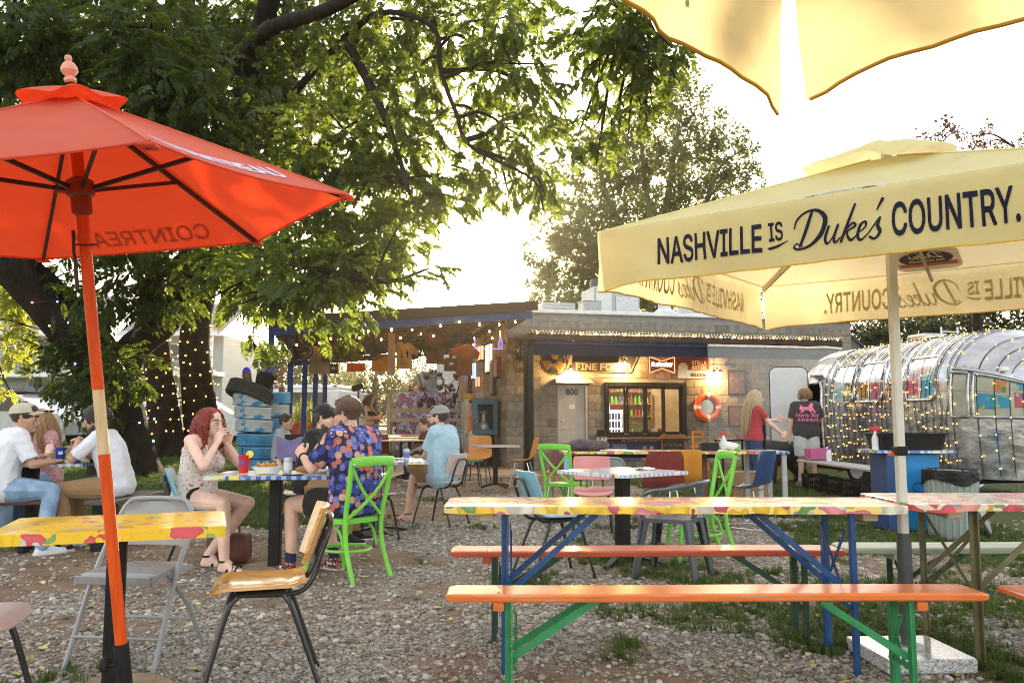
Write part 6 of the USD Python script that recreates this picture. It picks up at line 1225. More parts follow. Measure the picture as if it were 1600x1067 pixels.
def square_umbrella(lab,loc,ang,tip=0.0,*,diag=1.513,zr=2.08,za=2.52,flare=0.0,seed=0,base=True,post=True,zoff=0):
    """ang: direction of the first corner"""
    t = Thing('yellow_umbrella',lab,'umbrella',loc,ang); q = np.random.default_rng(seed); Cn = [A([diag * math.cos(k * math.pi / 2),diag * math.sin(k * math.pi / 2),zr]) for k in range(4)]; ap = A([0,0,za])
    for k in range(4):
        a,b = Cn[k],Cn[(k + 1) % 4]; nrm = unit(np.cross(b - a,ap - a)); nrm = nrm if nrm[2] > 0 else -nrm
        def panel(s,tt,a=a,b=b,nrm=nrm,k=k):
            e = a + (b - a) * A(tt)[...,None]; s = A(s)[...,None]; w = (np.sin(A(tt) * np.pi) * np.sin(np.clip(A(s)[...,0],0,1) * np.pi * .95))[...,None]
            return ap + (e - ap) * (.06 + .94 * s) - nrm * .035 * w
        t.part('canopy_panel',grid(lambda u,v: panel(u,v),14,18),yel,smooth=True)
        t.part('seam',tube(panel(np.linspace(0,1,24),np.zeros(24)) + A([0,0,.003]),.0045,5),M('seam_yellow',(.62,.55,.22),.8)); t.part('hem_seam',tube(panel(np.full(30,.985),np.linspace(0,1,30)) + A([0,0,.002]),.003,4),M('seam_yellow',(.62,.55,.22),.8))
        d = unit(b - a); out = unit(A([(a + b)[0],(a + b)[1],0])); L = np.linalg.norm(b - a); ph = q.random(6) * 6.28
        def val(x,y,a=a,d=d,out=out,L=L,ph=ph):
            """x along the edge from its middle, y up from the rim (negative: down)"""
            x = A(x,float); y = A(y,float); tt = x / L + .5; dn = -y / .27
            wav = .003 * np.sin(x * 53 + dn * 7 + ph[4]) + .006 * np.sin(x * 11 - dn * 5 + ph[5]) + .010 * np.sin(x * 7 + ph[0]) + .007 * np.sin(x * 15 + ph[1]) + .004 * np.sin(x * 31 + ph[2] + dn * 2); en = np.exp(-((tt) / .09) ** 2) * math.sin(ph[3]) + np.exp(-((1 - tt) / .09) ** 2) * math.sin(ph[4])
            fl = (np.exp(-((tt - 1) / .10) ** 2) + np.exp(-(tt / .10) ** 2)) * flare
            p = a + d * x[...,None] + d * (L / 2) + out * ((wav * (dn + .15) + .02 * en * dn + .012 + fl * dn)[...,None]) + A([0,0,1.0]) * (y - .018 * np.exp(-(tt / .05) ** 2) * dn - .018 * np.exp(-((1 - tt) / .05) ** 2) * dn)[...,None]
            if tip and k == 0: w_ = np.exp(-(tt / .075) ** 2) * dn; p = p + A([0,0,-.055 * tip]) * w_[...,None] + (out * .10 * tip + d * -.02) * (w_ ** 1.5)[...,None]
            return p
        vp = t.part('valance',grid(lambda u,v: val((u - .5) * L * (1.0 - .008 * v),-v * .27 + .004),70,9),yel,smooth=True)
        t.part('hem',tube(val(np.linspace(-.4925,.4925,60) * L,np.full(60,-.268)),.004,5),M('hem_amber',(.62,.38,.04),.7),parent=vp)
        m = sentence(); v = A(m[0]).copy(); v[:,0] -= .75; v[:,1] -= .195
        def vfn(x,y,val=val,d=d,out=out): return val(x,y),np.repeat(out[None],len(x),0)
        t.part('lettering',curve_text((v,m[1]),vfn,.0025,.06),print_navy,parent=vp,smooth=False)
        # the maker's label printed on the slope
        mid = (a + b) / 2; up = unit(ap - mid); o = mid + (ap - mid) * .06
        def on(x,y,o=o,d=d,up=up,nrm=nrm,a=a,b=b):
            p = o + A(x)[:,None] * d + A(y)[:,None] * up; s = np.linalg.norm((mid - p) @ np.stack([up],1),axis=1) if False else None
            hh = ((p - mid) @ up) / np.linalg.norm(ap - mid); tt = .5 + ((p - mid) @ d) / (L * np.maximum(1 - hh,.05)); sv = (1 - hh - .06) / .94
            return panel(np.clip(sv,0,1),np.clip(tt,0,1)),np.repeat(nrm[None],len(p),0)
        wl_ = cat((SCR[0] * A([.07,.07,1]) + A([-.10,.135,0]),SCR[1]),xf(text('REAL MAYONNAISE',.022,.001,True,limit=.19,center=True),None,(0,.095,0)))
        t.part('label_ground',curve_text(poly(rrect(.36,.27,.06,5,(0,.11)),.001),on,.002),lab_white)
        t.part('label_back',curve_text(poly(rrect(.36,.27,.06,5,(0,.11)),.0005),on,-.004),M('print_back',(.74,.70,.60),.7)); t.part('label_back_oval',curve_text(poly([(.145 * math.cos(g),.13 + .085 * math.sin(g)) for g in np.linspace(0,6.283,28,endpoint=False)],.0005),on,-.0055),M('print_back_navy',(.05,.045,.05),.7)); t.part('label_back_ribbon',curve_text(poly([(-.17,.075),(.17,.075),(.15,.055),(.17,.035),(-.17,.035),(-.15,.055)],.0005),on,-.007),M('print_back_red',(.40,.12,.08),.7)); t.part('label_back_lettering',curve_text(wl_,on,-.0085,.06),M('print_back',(.74,.70,.60),.7))
        t.part('label_oval',curve_text(poly([(.145 * math.cos(g) ,.13 + .085 * math.sin(g)) for g in np.linspace(0,6.283,28,endpoint=False)],.001),on,.0038),print_navy)
        t.part('label_ribbon',curve_text(poly([(-.17,.075),(.17,.075),(.15,.055),(.17,.035),(-.17,.035),(-.15,.055)],.001),on,.0055),print_red)
        t.part('label_lettering',curve_text(wl_,on,.0056,.06),lab_white)
    for k in range(4):
        r_ = t.part('rib',bar(ap * A([1,1,1]) - A([0,0,.05]),Cn[k] * A([.985,.985,1]) - A([0,0,.014]),.02,.03),M('rib_alu',(.45,.40,.33),.45)); m_ = (Cn[k] + Cn[(k + 1) % 4]) / 2
        t.part('strut',bar((0,0,za - .36),(Cn[k] * .55 + ap * .45) - A([0,0,.03]),.016,.022),M('rib_alu',(.45,.40,.33),.45),parent=r_); t.part('rib',bar(ap - A([0,0,.085]),m_ * A([.97,.97,1]) - A([0,0,.06]),.014,.02),M('rib_alu',(.45,.40,.33),.45))
    # the vent cap
    cp = lambda u,v: (np.stack([.36 * u * np.cos(v * 2 * np.pi) * (1 + .26 * np.cos(v * 8 * np.pi) * u),.36 * u * np.sin(v * 2 * np.pi) * (1 + .26 * np.cos(v * 8 * np.pi) * u),za + .075 - .15 * u ** 1.5 + .018 * np.sin(v * 2 * np.pi * 7 + seed) * u + .022 * np.sin(v * 2 * np.pi * 3) * u],-1))
    t.part('vent_cap',grid(cp,9,49),yel,smooth=True)
    if post:
        t.part('pole',cat(box((0,0,(za + .55) / 2),(.042,.042,za - .50),None,.006)),M('pole_champagne',(.56,.54,.51),.38,metal=.5,var=.08)); t.part('pole_sleeve',cyl((0,0,.05),(0,0,.62),.034,n=18),M('sleeve_grey',(.055,.055,.06),.45)); t.part('hub',lathe([(.03,0),(.06,.01),(.06,.07),(.03,.09)],16,(0,0,za - .40)),black_paint)
        for z in (.78,.92): t.part('pin_hole',ell((.0,-.022,z),(.008,.004,.008),sub=1),black_paint)
        t.part('clamp',cat(box((0,0,1.02),(.058,.058,.045),None,.006)),black_paint); t.part('lever',box((.035,-.015,1.005),(.03,.03,.018),None,.004),M('lever_orange',(.65,.12,.03),.4))
    if base:
        t.part('base_slab',xf(box((0,0,.045),(.425,.425,.065),None,.006),rotz(-ang + .05)),Mnodes('granite',{'tc': ('texture_coordinate',{}),'v': ('voronoi_texture',{'scale': 160.0}),'s': ('separate_color',{}),'r': ('rgb_ramp',{'ramp': [(0,(.12,.11,.11)),(.3,(.34,.33,.33)),(.7,(.52,.51,.50)),(1,(.66,.65,.64))]}),'p': ('principled_bsdf',{'roughness': .12})},[('tc.object','v.vector'),('v.color','s.color'),('s.r','r.fac'),('r.color','p.base_color')],'p.BSDF')); t.part('base_plate',cyl((0,0,.078),(0,0,.09),.07,n=20),galv)
    return t
square_umbrella('yellow square umbrella with dark lettering on its valance and granite base, right',(1.925,4.10,float(gz(1.925,4.1))),math.atan2(-.2,-1.5),seed=3,zr=2.075)
square_umbrella('yellow square umbrella overhead whose corner hangs into the top of the view',(.46,.10,0),math.radians(85.7),0.42,seed=8,flare=0,zr=2.108)
# the orange umbrella, leaning a little
oa,oax,orad,odrop,oaz = A([-1.67016,3.00352,2.39489]),unit([-.10454,-.06705,.99226]),1.0,.458,-.92409
oe1 = unit(np.cross([0,1.0,0],oax)); oe2 = np.cross(oax,oe1); foot = oa - oax * (oa[2] / oax[2])
ou = Thing('orange_umbrella','faded orange six-sided umbrella on a striped wooden pole with a round finial, left','umbrella',foot)
org = cloth('umbrella_orange',(.78,.13,.06),.42,(.90,.06,.014),bump=.18,bscale=5); pcol = M('print_blue_white',(.50,.52,.66),.7)
def odir(a): return oe1 * np.cos(a)[...,None] + oe2 * np.sin(a)[...,None]
def opanel(k):
    a0,a1 = oaz + k * math.pi / 3,oaz + (k + 1) * math.pi / 3
    def f(s,t):
        s,t = A(s,float),A(t,float); d0,d1 = odir(np.full(s.shape,a0)),odir(np.full(s.shape,a1)); d = d0 * (1 - t)[...,None] + d1 * t[...,None]; sg = 4 * t * (1 - t)
        r = orad * s * (1 - .045 * sg * s ** 2); return oa + d * r[...,None] - oax * (odrop * s ** 1.04 + .025 * sg * np.sin(s * 3.14) + .012 * sg * s ** 3)[...,None]
    return f
for k in range(6):
    f = opanel(k); ou.part('canopy_panel',grid(lambda u,v: f(.04 + .96 * u,v),16,16),org,smooth=True,world=True)
    ou.part('hem',tube(f(np.full(24,.998),np.linspace(0,1,24)),.0045,5),org,world=True)
    def on(x,y,f=f,k=k):
        s = 1 - (y + (.15 if k == 0 else .075)) / math.hypot(orad,odrop); t = .5 + x / (2 * orad * s * math.sin(math.pi / 6)); e = 1e-3; p = f(s,t); n = np.cross(f(s + e,t) - p,f(s,t + e) - p); n /= np.linalg.norm(n,axis=1,keepdims=True) + 1e-12; n *= np.sign(n @ oax)[:,None]; return p,n
    ou.part('seam',tube(f(np.linspace(.06,.99,20),np.full(20,.001)) + oax * .002,.0035,5),M('seam_orange',(.60,.085,.04),.8),world=True)
    if k in (0,2,4): ou.part('lettering',curve_text(text('COINTREAU',.125,.001,True,center=True,limit=.60),on,.0025,.04),pcol,world=True,smooth=False)
rib_b = M('rib_black',(.02,.014,.012),.4); hub = oa - oax * .36; wood_o = M('pole_wood',(.62,.075,.006),.5,spec=.2,var=.2,scale=5,stretch=(8,8,1)); wood_n = M('pole_bare',(.58,.44,.24),.5,var=.2,scale=5,stretch=(8,8,1))
for k in range(6):
    a = oaz + k * math.pi / 3; d = odir(np.array([a]))[0]; tip = oa + d * orad * .985 - oax * (odrop * .985 + .016); mid = oa + d * orad * .5 - oax * (odrop * .5 + .018)
    r_ = ou.part('rib',bar(oa - oax * .04 + d * .04,tip,.013,.018),rib_b,world=True); ou.part('strut',bar(hub + d * .03,mid,.012,.016),rib_b,parent=r_,world=True); ou.part('rib_pocket',box(tip,(.05,.05,.012),None,.003),org,world=True)
top = oa + oax * .06
ou.part('hub',xf(lathe([(.02,-.10),(.036,-.09),(.036,-.03),(.05,-.02),(.05,.03),(.03,.045),(.02,.045)],16),np.stack([oe1,oe2,oax],1),hub),M('hub_wood',(.20,.035,.012),.4),world=True)
L_ = oa[2] / oax[2]; Z = lambda z: foot + oax * (z / oax[2])
for (z0,z1,mt,r) in ((.33,1.045,wood_o,.0215),(1.045,1.285,wood_n,.0208),(1.285,2.36,wood_o,.0215)): ou.part('pole',cyl(Z(z0),Z(z1),r,n=20),mt,world=True,label='bare wood band of the pole' if mt is wood_n else None)
ou.part('pole_sleeve',cyl(Z(.02),Z(.345),.027,n=18),black_paint,world=True); kn = ou.part('sleeve_screw',cyl(Z(.27),Z(.27) + A([-.055,-.01,0]),.010,n=10),black_paint,world=True); ou.part('screw_knob',xf(lathe([(0,-.012),(.026,-.012),(.030,0),(.026,.012),(0,.012)],12),roty(math.pi / 2),Z(.27) + A([-.06,-.01,0])),black_paint,world=True,parent=kn)
ou.part('base',xf(lathe([(0,.05),(.06,.06),(.22,.03),(.25,0),(0,0)],28),None,foot),black_paint,world=True)
ou.part('vent_cap',xf(grid(lambda u,v: np.stack([.185 * u * np.cos(v * 2 * np.pi) * (1 + .12 * np.cos(v * 6 * 2 * np.pi)),.185 * u * np.sin(v * 2 * np.pi) * (1 + .12 * np.cos(v * 6 * 2 * np.pi)),.035 - .068 * u ** 1.3 + .006 * u * np.sin(v * 2 * np.pi * 6 + 1)],-1),8,61),np.stack([oe1,oe2,oax],1),oa),org,world=True)
ou.part('finial',xf(lathe([(.0,.108),(.011,.104),(.014,.092),(.010,.082),(.020,.074),(.030,.056),(.030,.044),(.020,.030),(.012,.024),(.022,.016),(.022,.006),(.015,0)],20),np.stack([oe1,oe2,oax],1),oa + oax * .05),M('finial_wood',(.62,.26,.17),.45),world=True)
ou.part('pull_cord',cat(tube([Z(1.88) + A([-.03,-.02,0]),Z(1.8) + A([-.035,-.02,0]),Z(1.72) + A([-.033,-.02,0])],.006,6),tube([Z(1.83) + A([.04 * math.cos(g),.04 * math.sin(g),.01 * math.sin(g)]) for g in np.linspace(0,6.28,20,endpoint=False)],.003,5,closed=True),cyl(Z(1.74) + A([-.034,-.02,0]),Z(1.66) + A([-.034,-.02,0]),.008,n=8)),rib_b,world=True)

# ================================================================== people
MF = m3d.Manifold
_us = {n: MF.sphere(1.0,n) for n in (12,20)}
def S(c,r,n=12):
    r = (r,r,r) if np.ndim(r) == 0 else tuple(r); return _us[n].scale(r).translate(tuple(map(float,c)))
def Hl(*b): return MF.batch_hull([S(c,r) for c,r in b])
def chain(*b): return [Hl(b[i],b[i + 1]) for i in range(len(b) - 1)]
def uni(ms): return MF.batch_boolean(list(ms),m3d.OpType.Add)
def Tm(m,R,t):
    return m.transform(np.hstack([A(R,float),A(t,float)[:,None]]))
def fin(man,edge=.016,it=8,lam=.5):
    man = man.refine_to_length(edge); q = man.to_mesh(); t = trimesh.Trimesh(A(q.vert_properties)[:,:3],q.tri_verts,process=True)
    if it: trimesh.smoothing.filter_taubin(t,lamb=lam,nu=lam + .03,iterations=it)
    return A(t.vertices),A(t.faces)
def ik(a,c,l1,l2,pole):
    a,c = A(a,float),A(c,float); d = c - a; L = np.linalg.norm(d); L2 = min(L,(l1 + l2) * .995); u = d / L; x = (l1 * l1 - l2 * l2 + L2 * L2) / (2 * L2); hh = math.sqrt(max(l1 * l1 - x * x,1e-6)); p = A(pole,float); p = unit(p - u * (p @ u)); return a + u * x + p * hh,a + u * L2
def hand(side,curl=.5,spread=1.0,thumb=.5,k=1.0):
    """a right hand at the wrist: fingers +y, palm faces -z, thumb -x; side -1 mirrors it"""
    out = [MF.batch_hull([S((-.030,.012,0),.014),S((.026,.012,0),.013),S((-.036,.080,.002),.0125),S((.034,.074,.001),.0115),S((0,.085,.004),.0125)])]
    for i,(x,L,r) in enumerate(((-.030,.070,.0092),(-.0095,.079,.0096),(.011,.073,.0090),(.030,.057,.0080))):
        p = A([x,.080 - .004 * abs(i - 1),.001]); a = curl * (.55 + .12 * i); d0 = (x * 1.2 * spread); segs = [.45,.31,.24]; pts = [(p,r * 1.05)]
        for s,g in zip(segs,(a,a * 1.9,a * 2.5)): p = p + A([math.sin(d0) * math.cos(g),math.cos(d0) * math.cos(g),-math.sin(g)]) * L * s * 1.02; r *= .94; pts.append((p,r))
        out += chain(*pts)
    p = A([-.030,.022,-.004]); pts = [(p,.0135)]
    for s,(ax_,ay,az) in zip((.040,.032,.026),((-.75,.55,-.35 * thumb),(-.45 + .5 * thumb * .6,.8,-.45 * thumb),(-.1 + .5 * thumb * .6,.85,-.5 * thumb))): p = p + unit([ax_,ay,az]) * s; pts.append((p,.0125 - .0012 * len(pts)))
    out += chain(*pts); m = uni(out).scale((k * side,k,k)); return m
def head_parts(fem=False,k=1.0):
    f = .94 if fem else 1.0
    base = [S((0,-.014,.030),(.0765,.0955,.0875),20),Hl(((0,.030,.045),.055),((.036 * f,.046,-.018),.034),((-.036 * f,.046,-.018),.034),((0,.062,-.090),.020 if fem else .023),((.040 * f,.012,-.070),.022),((-.040 * f,.012,-.070),.022),((.052,-.01,-.02),.026),((-.052,-.01,-.02),.026)),
        Hl(((0,.090,.020),.0085),((0,.113,-.026),.0105)),Hl(((0,.113,-.026),.0105),((.013,.098,-.031),.0085)),Hl(((0,.113,-.026),.0105),((-.013,.098,-.031),.0085)),Hl(((.012,.086,.030),.010),((.045,.068,.030),.010)),Hl(((-.012,.086,.030),.010),((-.045,.068,.030),.010)),Hl(((.016,.083,-.052),.0085),((-.016,.083,-.052),.0085),((0,.090,-.050),.007)),Hl(((.013,.080,-.062),.0095),((-.013,.080,-.062),.0095),((0,.087,-.063),.008))]
    m = uni(base)
    for s in (-1,1):
        m = m - S((s * .032,.099,.008),(.016,.018,.010)); m = m + Hl(((s * .073,-.010,-.016),.008),((s * .077,-.020,.014),.0085),((s * .078,-.012,.019),.007)) - S((s * .0875,-.011,.003),(.008,.007,.011))
    return m
def face_frame(yaw,pitch,roll=0.0): return rotz(yaw) @ rotx(pitch) @ roty(roll)
skin_mats = {}
def skin(n,c):
    return M('skin_' + n,c,.48,var=.10,scale=9,sub=.25,bump=.05,bscale=120)
def build_person(lab,loc,rz,J,o,group=None):
    """J: joints in the person's own frame (facing +y); o: build, clothes and hair"""
    t = Thing('person',lab,'person',loc,rz,group); b = o.get('b',1.0); fem = o.get('fem',False); belly = o.get('belly',0.0); E = o.get('edge',.016)
    P,W,C,N,Hc = [A(J[k],float) for k in ('P','W','C','N','H')]; hl = A(J.get('hx',(1,0,0)),float); sl = A(J.get('sx',(1,0,0)),float); fw = unit(np.cross(C - P,hl)) * -1 if False else unit(np.cross(unit(C - P),hl)); fw = fw if fw[1] > 0 or abs(fw[1]) < .2 else -fw
    sh = {s: A(J['sh'][s],float) for s in 'lr'}; el = J['el']; wr = J['wr']; hp = {s: P + hl * (.092 * (1 if s == 'r' else -1)) * b for s in 'lr'}; kn,an = J['kn'],J['an']
    def torso(i=0.0,low=True):
        w1,w2 = W - hl * .075 * b,W + hl * .075 * b; c1,c2 = C - sl * .085 * b,C + sl * .085 * b; rw = (.094 if fem else .105) * b; rc = (.098 if fem else .112) * b; rh = (.112 if fem else .104) * b
        hips = [(hp['l'],rh + i),(hp['r'],rh + i)]; wa = [(w1,rw + i),(w2,rw + i)]; ch = [(c1,rc + i),(c2,rc + i)]; shs = [((sh[s] * .86 + N * .14) - A([0,0,.012]),.062 * b + i) for s in 'lr']
        ms = [Hl(*hips,*wa),Hl(*wa,*ch),Hl(*ch,*shs,(N - A([0,0,.03]),.058 + i))]
        if belly: ms.append(Hl((W + fw * belly,rw * .95 + i),(P + fw * belly * .8 + A([0,0,.05]),rh * .95 + i),(C + fw * belly * .3,rc * .8 + i),*wa))
        if fem:
            for s in (-1,1): ms.append(Hl((C + sl * s * .068 + fw * .085 - A([0,0,.045]),.058 * o.get('bust',1) + i),(C + sl * s * .05 + fw * .03 + A([0,0,.04]),.06 + i)))
        return ms
    ar = .92 if fem else 1.0
    ar *= o.get('limb',1.0)
    def arm(s,i=0.0,upto=1.0):
        a,e,w = sh[s],A(el[s]),A(wr[s]); f1 = e + (w - e) * .25
        return chain((a,.056 * b * ar + i),(a + (e - a) * .45,.050 * b * ar + i),(e,.038 * ar + i)) + chain((e,.039 * ar + i),(f1,.041 * ar + i),(w,.0265 * ar + i))
    def leg(s,i=0.0):
        h,k_,a = hp[s],A(kn[s]),A(an[s]); c1 = k_ + (a - k_) * .28; back = unit(np.cross(hl,unit(a - k_))); back = back if back @ fw < 0 else -back
        lr = o.get('leg',1.0)
        return chain((h,.094 * b * lr + i),(h + (k_ - h) * .5,.078 * b * lr + i),(k_,.054 * lr + i)) + [Hl((k_,.052 * lr + i),(c1 + back * .014,.053 * lr + i),(c1,.05 * lr + i)),Hl((c1 + back * .014,.053 * lr + i),(c1,.05 * lr + i),(a,.036 * lr + i))]
    def foot_dir(s): return unit(A(J.get('toe',{'l': (-.12,1,0),'r': (.12,1,0)})[s],float))
    def foot(s,i=0.0,flat=True):
        a = A(an[s]); d = foot_dir(s); x = np.cross(d,(0,0,1.0)); u = np.cross(x,d); sole = a - u * .062
        return [Hl((a,.035 + i),(sole - d * .035,.026 + i),(sole + d * .11 + x * .02,.022 + i),(sole + d * .11 - x * .02,.022 + i)),Hl((sole + d * .11 + x * .022,.022 + i),(sole + d * .11 - x * .022,.022 + i),(sole + d * .175 + x * .010,.014 + i),(sole + d * .175 - x * .012,.014 + i))]
    hk = o.get('hk',1.04 if fem else 1.10); R = A(J.get('HR',np.eye(3)),float); hm = head_parts(fem)
    bodyp = torso() + [Hl((N - A([0,0,.03]),.060),(N + (Hc - N) * .25,.052 if fem else .058)),Hl((N + (Hc - N) * .2,.052 if fem else .058),(Hc + R @ A([0,-.02,-.05]),.050))]
    for s in 'lr':
        bodyp += arm(s)
        if o.get('legs',True): bodyp += leg(s)
        if o.get('bare_foot',True) and o.get('legs',True): bodyp += foot(s)
        if 'hd' in J:
            d,pn,cu = J['hd'][s]; d = unit(d); pn = unit(A(pn,float) - d * (A(pn,float) @ d)); zz = -pn; xx = np.cross(d,zz); bodyp.append(Tm(hand(1 if s == 'r' else -1,*cu),np.stack([xx,d,zz],1),A(wr[s]) - d * .004))
    body = uni([fin_ref for fin_ref in bodyp]).refine_to_length(E) if False else uni(bodyp)
    v,f = fin(body,E,5); hv,hf = fin(Tm(hm.scale((hk,hk,hk)),R,Hc),o.get('hedge',.008),3,.4)
    t.part('body',fin_union(v,f,hv,hf),o['skin'],smooth=60)
    # eyes, brows, lips
    hp_ = lambda *ps: [(Hc + R @ (A(p[:3]) * hk),p[3] * hk) for p in ps]
    if o.get('face',True):
        for s in (-1,1):
            c,r = hp_((s * .0315,.0725,.008,.012))[0]; e = t.part('eye',ell(c,(r,) * 3),M('eye_white',(.62,.58,.54),.2)); c2,r2 = hp_((s * .0315,.0795,.0075,.0056))[0]; t.part('iris',ell(c2,(r2,) * 3,sub=1),M('eye_dark',(.04,.025,.015),.2),parent=e)
        bc = o.get('brow',(.06,.03,.018)); [t.part('eyebrow',tube([p for p,_ in hp_((s * .014,.0985,.030,1),(s * .032,.0955,.038,1),(s * .052,.078,.031,1))],.0048 * hk,5),M('brow_' + '_'.join(f'{int(c*100)}' for c in bc),bc,.7)) for s in (-1,1)]
        t.part('lips',cat(ell(hp_((0,.0915,-.0525,1))[0][0],(.019 * hk,.008,.0055 * hk),R),ell(hp_((0,.0895,-.0625,1))[0][0],(.016 * hk,.008,.006 * hk),R)),M('lips',(.42,.13,.11),.4) if fem else M('lips_m',(.38,.17,.13),.5))
    # clothes
    def cut(m,p,n): return m.trim_by_plane(tuple(map(float,unit(n))),float(unit(n) @ A(p)))
    if 'top' in o:
        tp = o['top']; inf = tp.get('inf',.012); up = unit(C - P); ms = torso(inf)
        if tp.get('hem',None) is not None: hemp = P + up * tp['hem']
        else: hemp = P - up * .06
        T_ = uni(ms); T_ = cut(T_,hemp,up)
        if tp.get('flare'):
            T_ = T_ + cut(uni([Hl((P - hl * .10,.135),(P + hl * .10,.135),(W - hl * .07,.115),(W + hl * .07,.115),(P + fw * .07 + up * .03,.12))]),hemp,up)
        if tp.get('skirt'): T_ = T_ + cut(uni([Hl((hp[s],.118 * b),(hp[s] + (A(kn[s]) - hp[s]) * .18,.102 * b)) for s in 'lr']),hemp,up)
        slv = tp.get('sleeve',.6)
        if slv > 0:
            for s in 'lr':
                a,e = sh[s],A(el[s]); n = unit(e - a); end = a + (e - a) * slv; so = uni([Hl((a + A([0,0,-.004]),.066 * b * ar),(a + (e - a) * .5,.068 * b * ar),(e,.062 * b * ar)),Hl((a,.064 * b * ar),((sh[s] * .6 + N * .4) - A([0,0,.03]),.07 * b))]); so = so.trim_by_plane(tuple(map(float,-n)),float(-n @ end)); T_ = T_ + so
            for s in 'lr':
                a,e = sh[s],A(el[s]); T_ = T_ - Hl((a + (e - a) * (slv - .18),.052 * b * ar),(e + (e - a) * .3,.052 * b * ar))
        if tp.get('neck','crew') == 'crew': T_ = T_ - Hl((N + A([0,0,.02]) + fw * .012,.060),(Hc,.066))
        else:                                          # a low top on thin straps
            lo = C + up * tp.get('cutz',.05); T_ = cut(T_,lo,-up)
        v,f = fin(T_,.016,5); v,f = ruffle((v,f),tp.get('wr',.006),9.0,int(abs(loc[0] * 31)) % 97,2)
        v,f = ruffle((v,f),tp.get('wr',.006) * .6,26.0,3,2); g = t.part(tp.get('name','shirt'),(v,f),tp['m'],smooth=60)
        if tp.get('neck') == 'straps':
            for s in (-1,1):
                pts = [C + up * (tp.get('cutz',.05) - .01) + sl * s * .085 + fw * .115,C + up * .13 + sl * s * .092 + fw * .075,N * .5 + sh['r' if s > 0 else 'l'] * .5 + A([0,0,.045]),C + up * .10 + sl * s * .085 - fw * .10]; t.part('strap',tube(bez(pts,6),.009,6,flat=.6),tp['m'],parent=g)
    if 'low' in o:
        lw = o['low']; inf = lw.get('inf',.014); up = unit(W - P); ms = [uni([Hl((hp['l'],(.112 if fem else .104) * b + .008),(hp['r'],(.112 if fem else .104) * b + .008),(W - hl * .07 * b - up * .04,.10 * b),(W + hl * .07 * b - up * .04,.10 * b))])]
        T_ = uni(ms); T_ = cut(T_,P + up * .04,-up); lr = o.get('leg',1.0)
        for s in 'lr':
            h,k_,a = hp[s],A(kn[s]),A(an[s]); ln = lw.get('len',.7)
            if ln <= 1: n = unit(k_ - h); e = h + (k_ - h) * ln; q = uni([Hl((h,.100 * b * lr + .006),(h + (k_ - h) * .5,.086 * b * lr + inf * 1.2),(k_,.066 * lr + inf * 1.5))]).trim_by_plane(tuple(map(float,-n)),float(-n @ e)) - Hl((h + (k_ - h) * (ln - .14),.082 * b * lr),(k_ + n * .1,.062 * lr + inf)); T_ = T_ + q
            else: e = k_ + (a - k_) * (ln - 1); n = unit(a - k_); q = uni([Hl((h,.098 * b * lr + inf),(h + (k_ - h) * .5,.082 * b * lr + inf),(k_,.060 * lr + inf)),Hl((k_,.060 * lr + inf),(k_ + (a - k_) * .4,.056 * lr + inf),(a,.045 * lr + inf * 1.3))]); T_ = T_ + (q.trim_by_plane(tuple(map(float,-n)),float(-n @ e)) if ln < 2 else q)
        v,f = fin(T_,.017,5); v,f = ruffle((v,f),.005,11.0,5,2); t.part(lw.get('name','trousers'),(v,f),lw['m'],smooth=60)
    if 'shoe' in o:
        for s in 'lr':
            sm_ = uni(foot(s,.010)); a = A(an[s]); d = foot_dir(s); x = np.cross(d,(0,0,1.)); u = np.cross(x,d)
            if o['shoe'].get('kind') == 'sandal':
                so = a - u * .080; t.part('sandal',cat(poly([(.04,-.055),(.05,.05),(.048,.13),(.025,.19),(-.025,.19),(-.045,.12),(-.04,0),(-.035,-.055)],.014,so - u * .016,x,d),*[tube([so + x * .048 + d * k1 + u * .01,so + d * (k1 + k2) / 2 + u * (.068 if k1 > .05 else .072),so - x * .048 + d * k2 + u * .01],.010,6,flat=.5) for k1,k2 in ((.06,.12),(.12,.06),(.14,.15))],tube([a + u * .0 + A([.04 * math.cos(g),.04 * math.sin(g),0]) for g in np.linspace(0,6.28,16,endpoint=False)],.008,6,closed=True)),o['shoe']['m'])
            else:
                g = t.part('shoe',fin(cut(sm_,a + u * .012,-u),.014,3),o['shoe']['m'],smooth=60); so = a - u * .092
                t.part('sole',poly([(.043,-.066),(.052,.03),(.056,.12),(.035,.195),(0,.208),(-.038,.19),(-.052,.11),(-.044,0),(-.038,-.062),(0,-.078)],.026,so,x,d),o['shoe'].get('sole',M('sole_white',(.70,.69,.66),.6)),parent=g)
            if 'sock' in o:
                k_ = A(kn[s]); t.part('sock',fin(uni([Hl((a - u * .01,.042),(a + (k_ - a) * o['sock'][1],.045))]),.016,3),o['sock'][0],smooth=60)
    # hair, beard and hat
    hh = lambda m: Tm(m.scale((hk,hk,hk)),R,Hc)
    hair = o.get('hair')
    if hair:
        kind,hm_ = hair['k'],hair['m']
        if kind in ('short','curls'):
            q = S((0,-.016,.034),(.083,.102,.093),20); q = q - Hl(((0,.16,-.05),.075),((.05,.15,-.06),.07),((-.05,.15,-.06),.07),((0,.15,.01),.062)) - S((0,.0,-.16),(.2,.2,.085)); q = q + Hl(((.0,.055,.085),.03),((.03,.05,.085),.03),((-.03,.05,.085),.03),((0,-.02,.10),.04))
            q = q - Hl(((.11,-.002,-.01),.033),((-.11,-.002,-.01),.033)) if False else q
            v,f = fin(hh(q),.009,4); v,f = ruffle((v,f),hair.get('amp',.006),40.0,2,2); t.part('hair',(v,f),hm_,smooth=70)
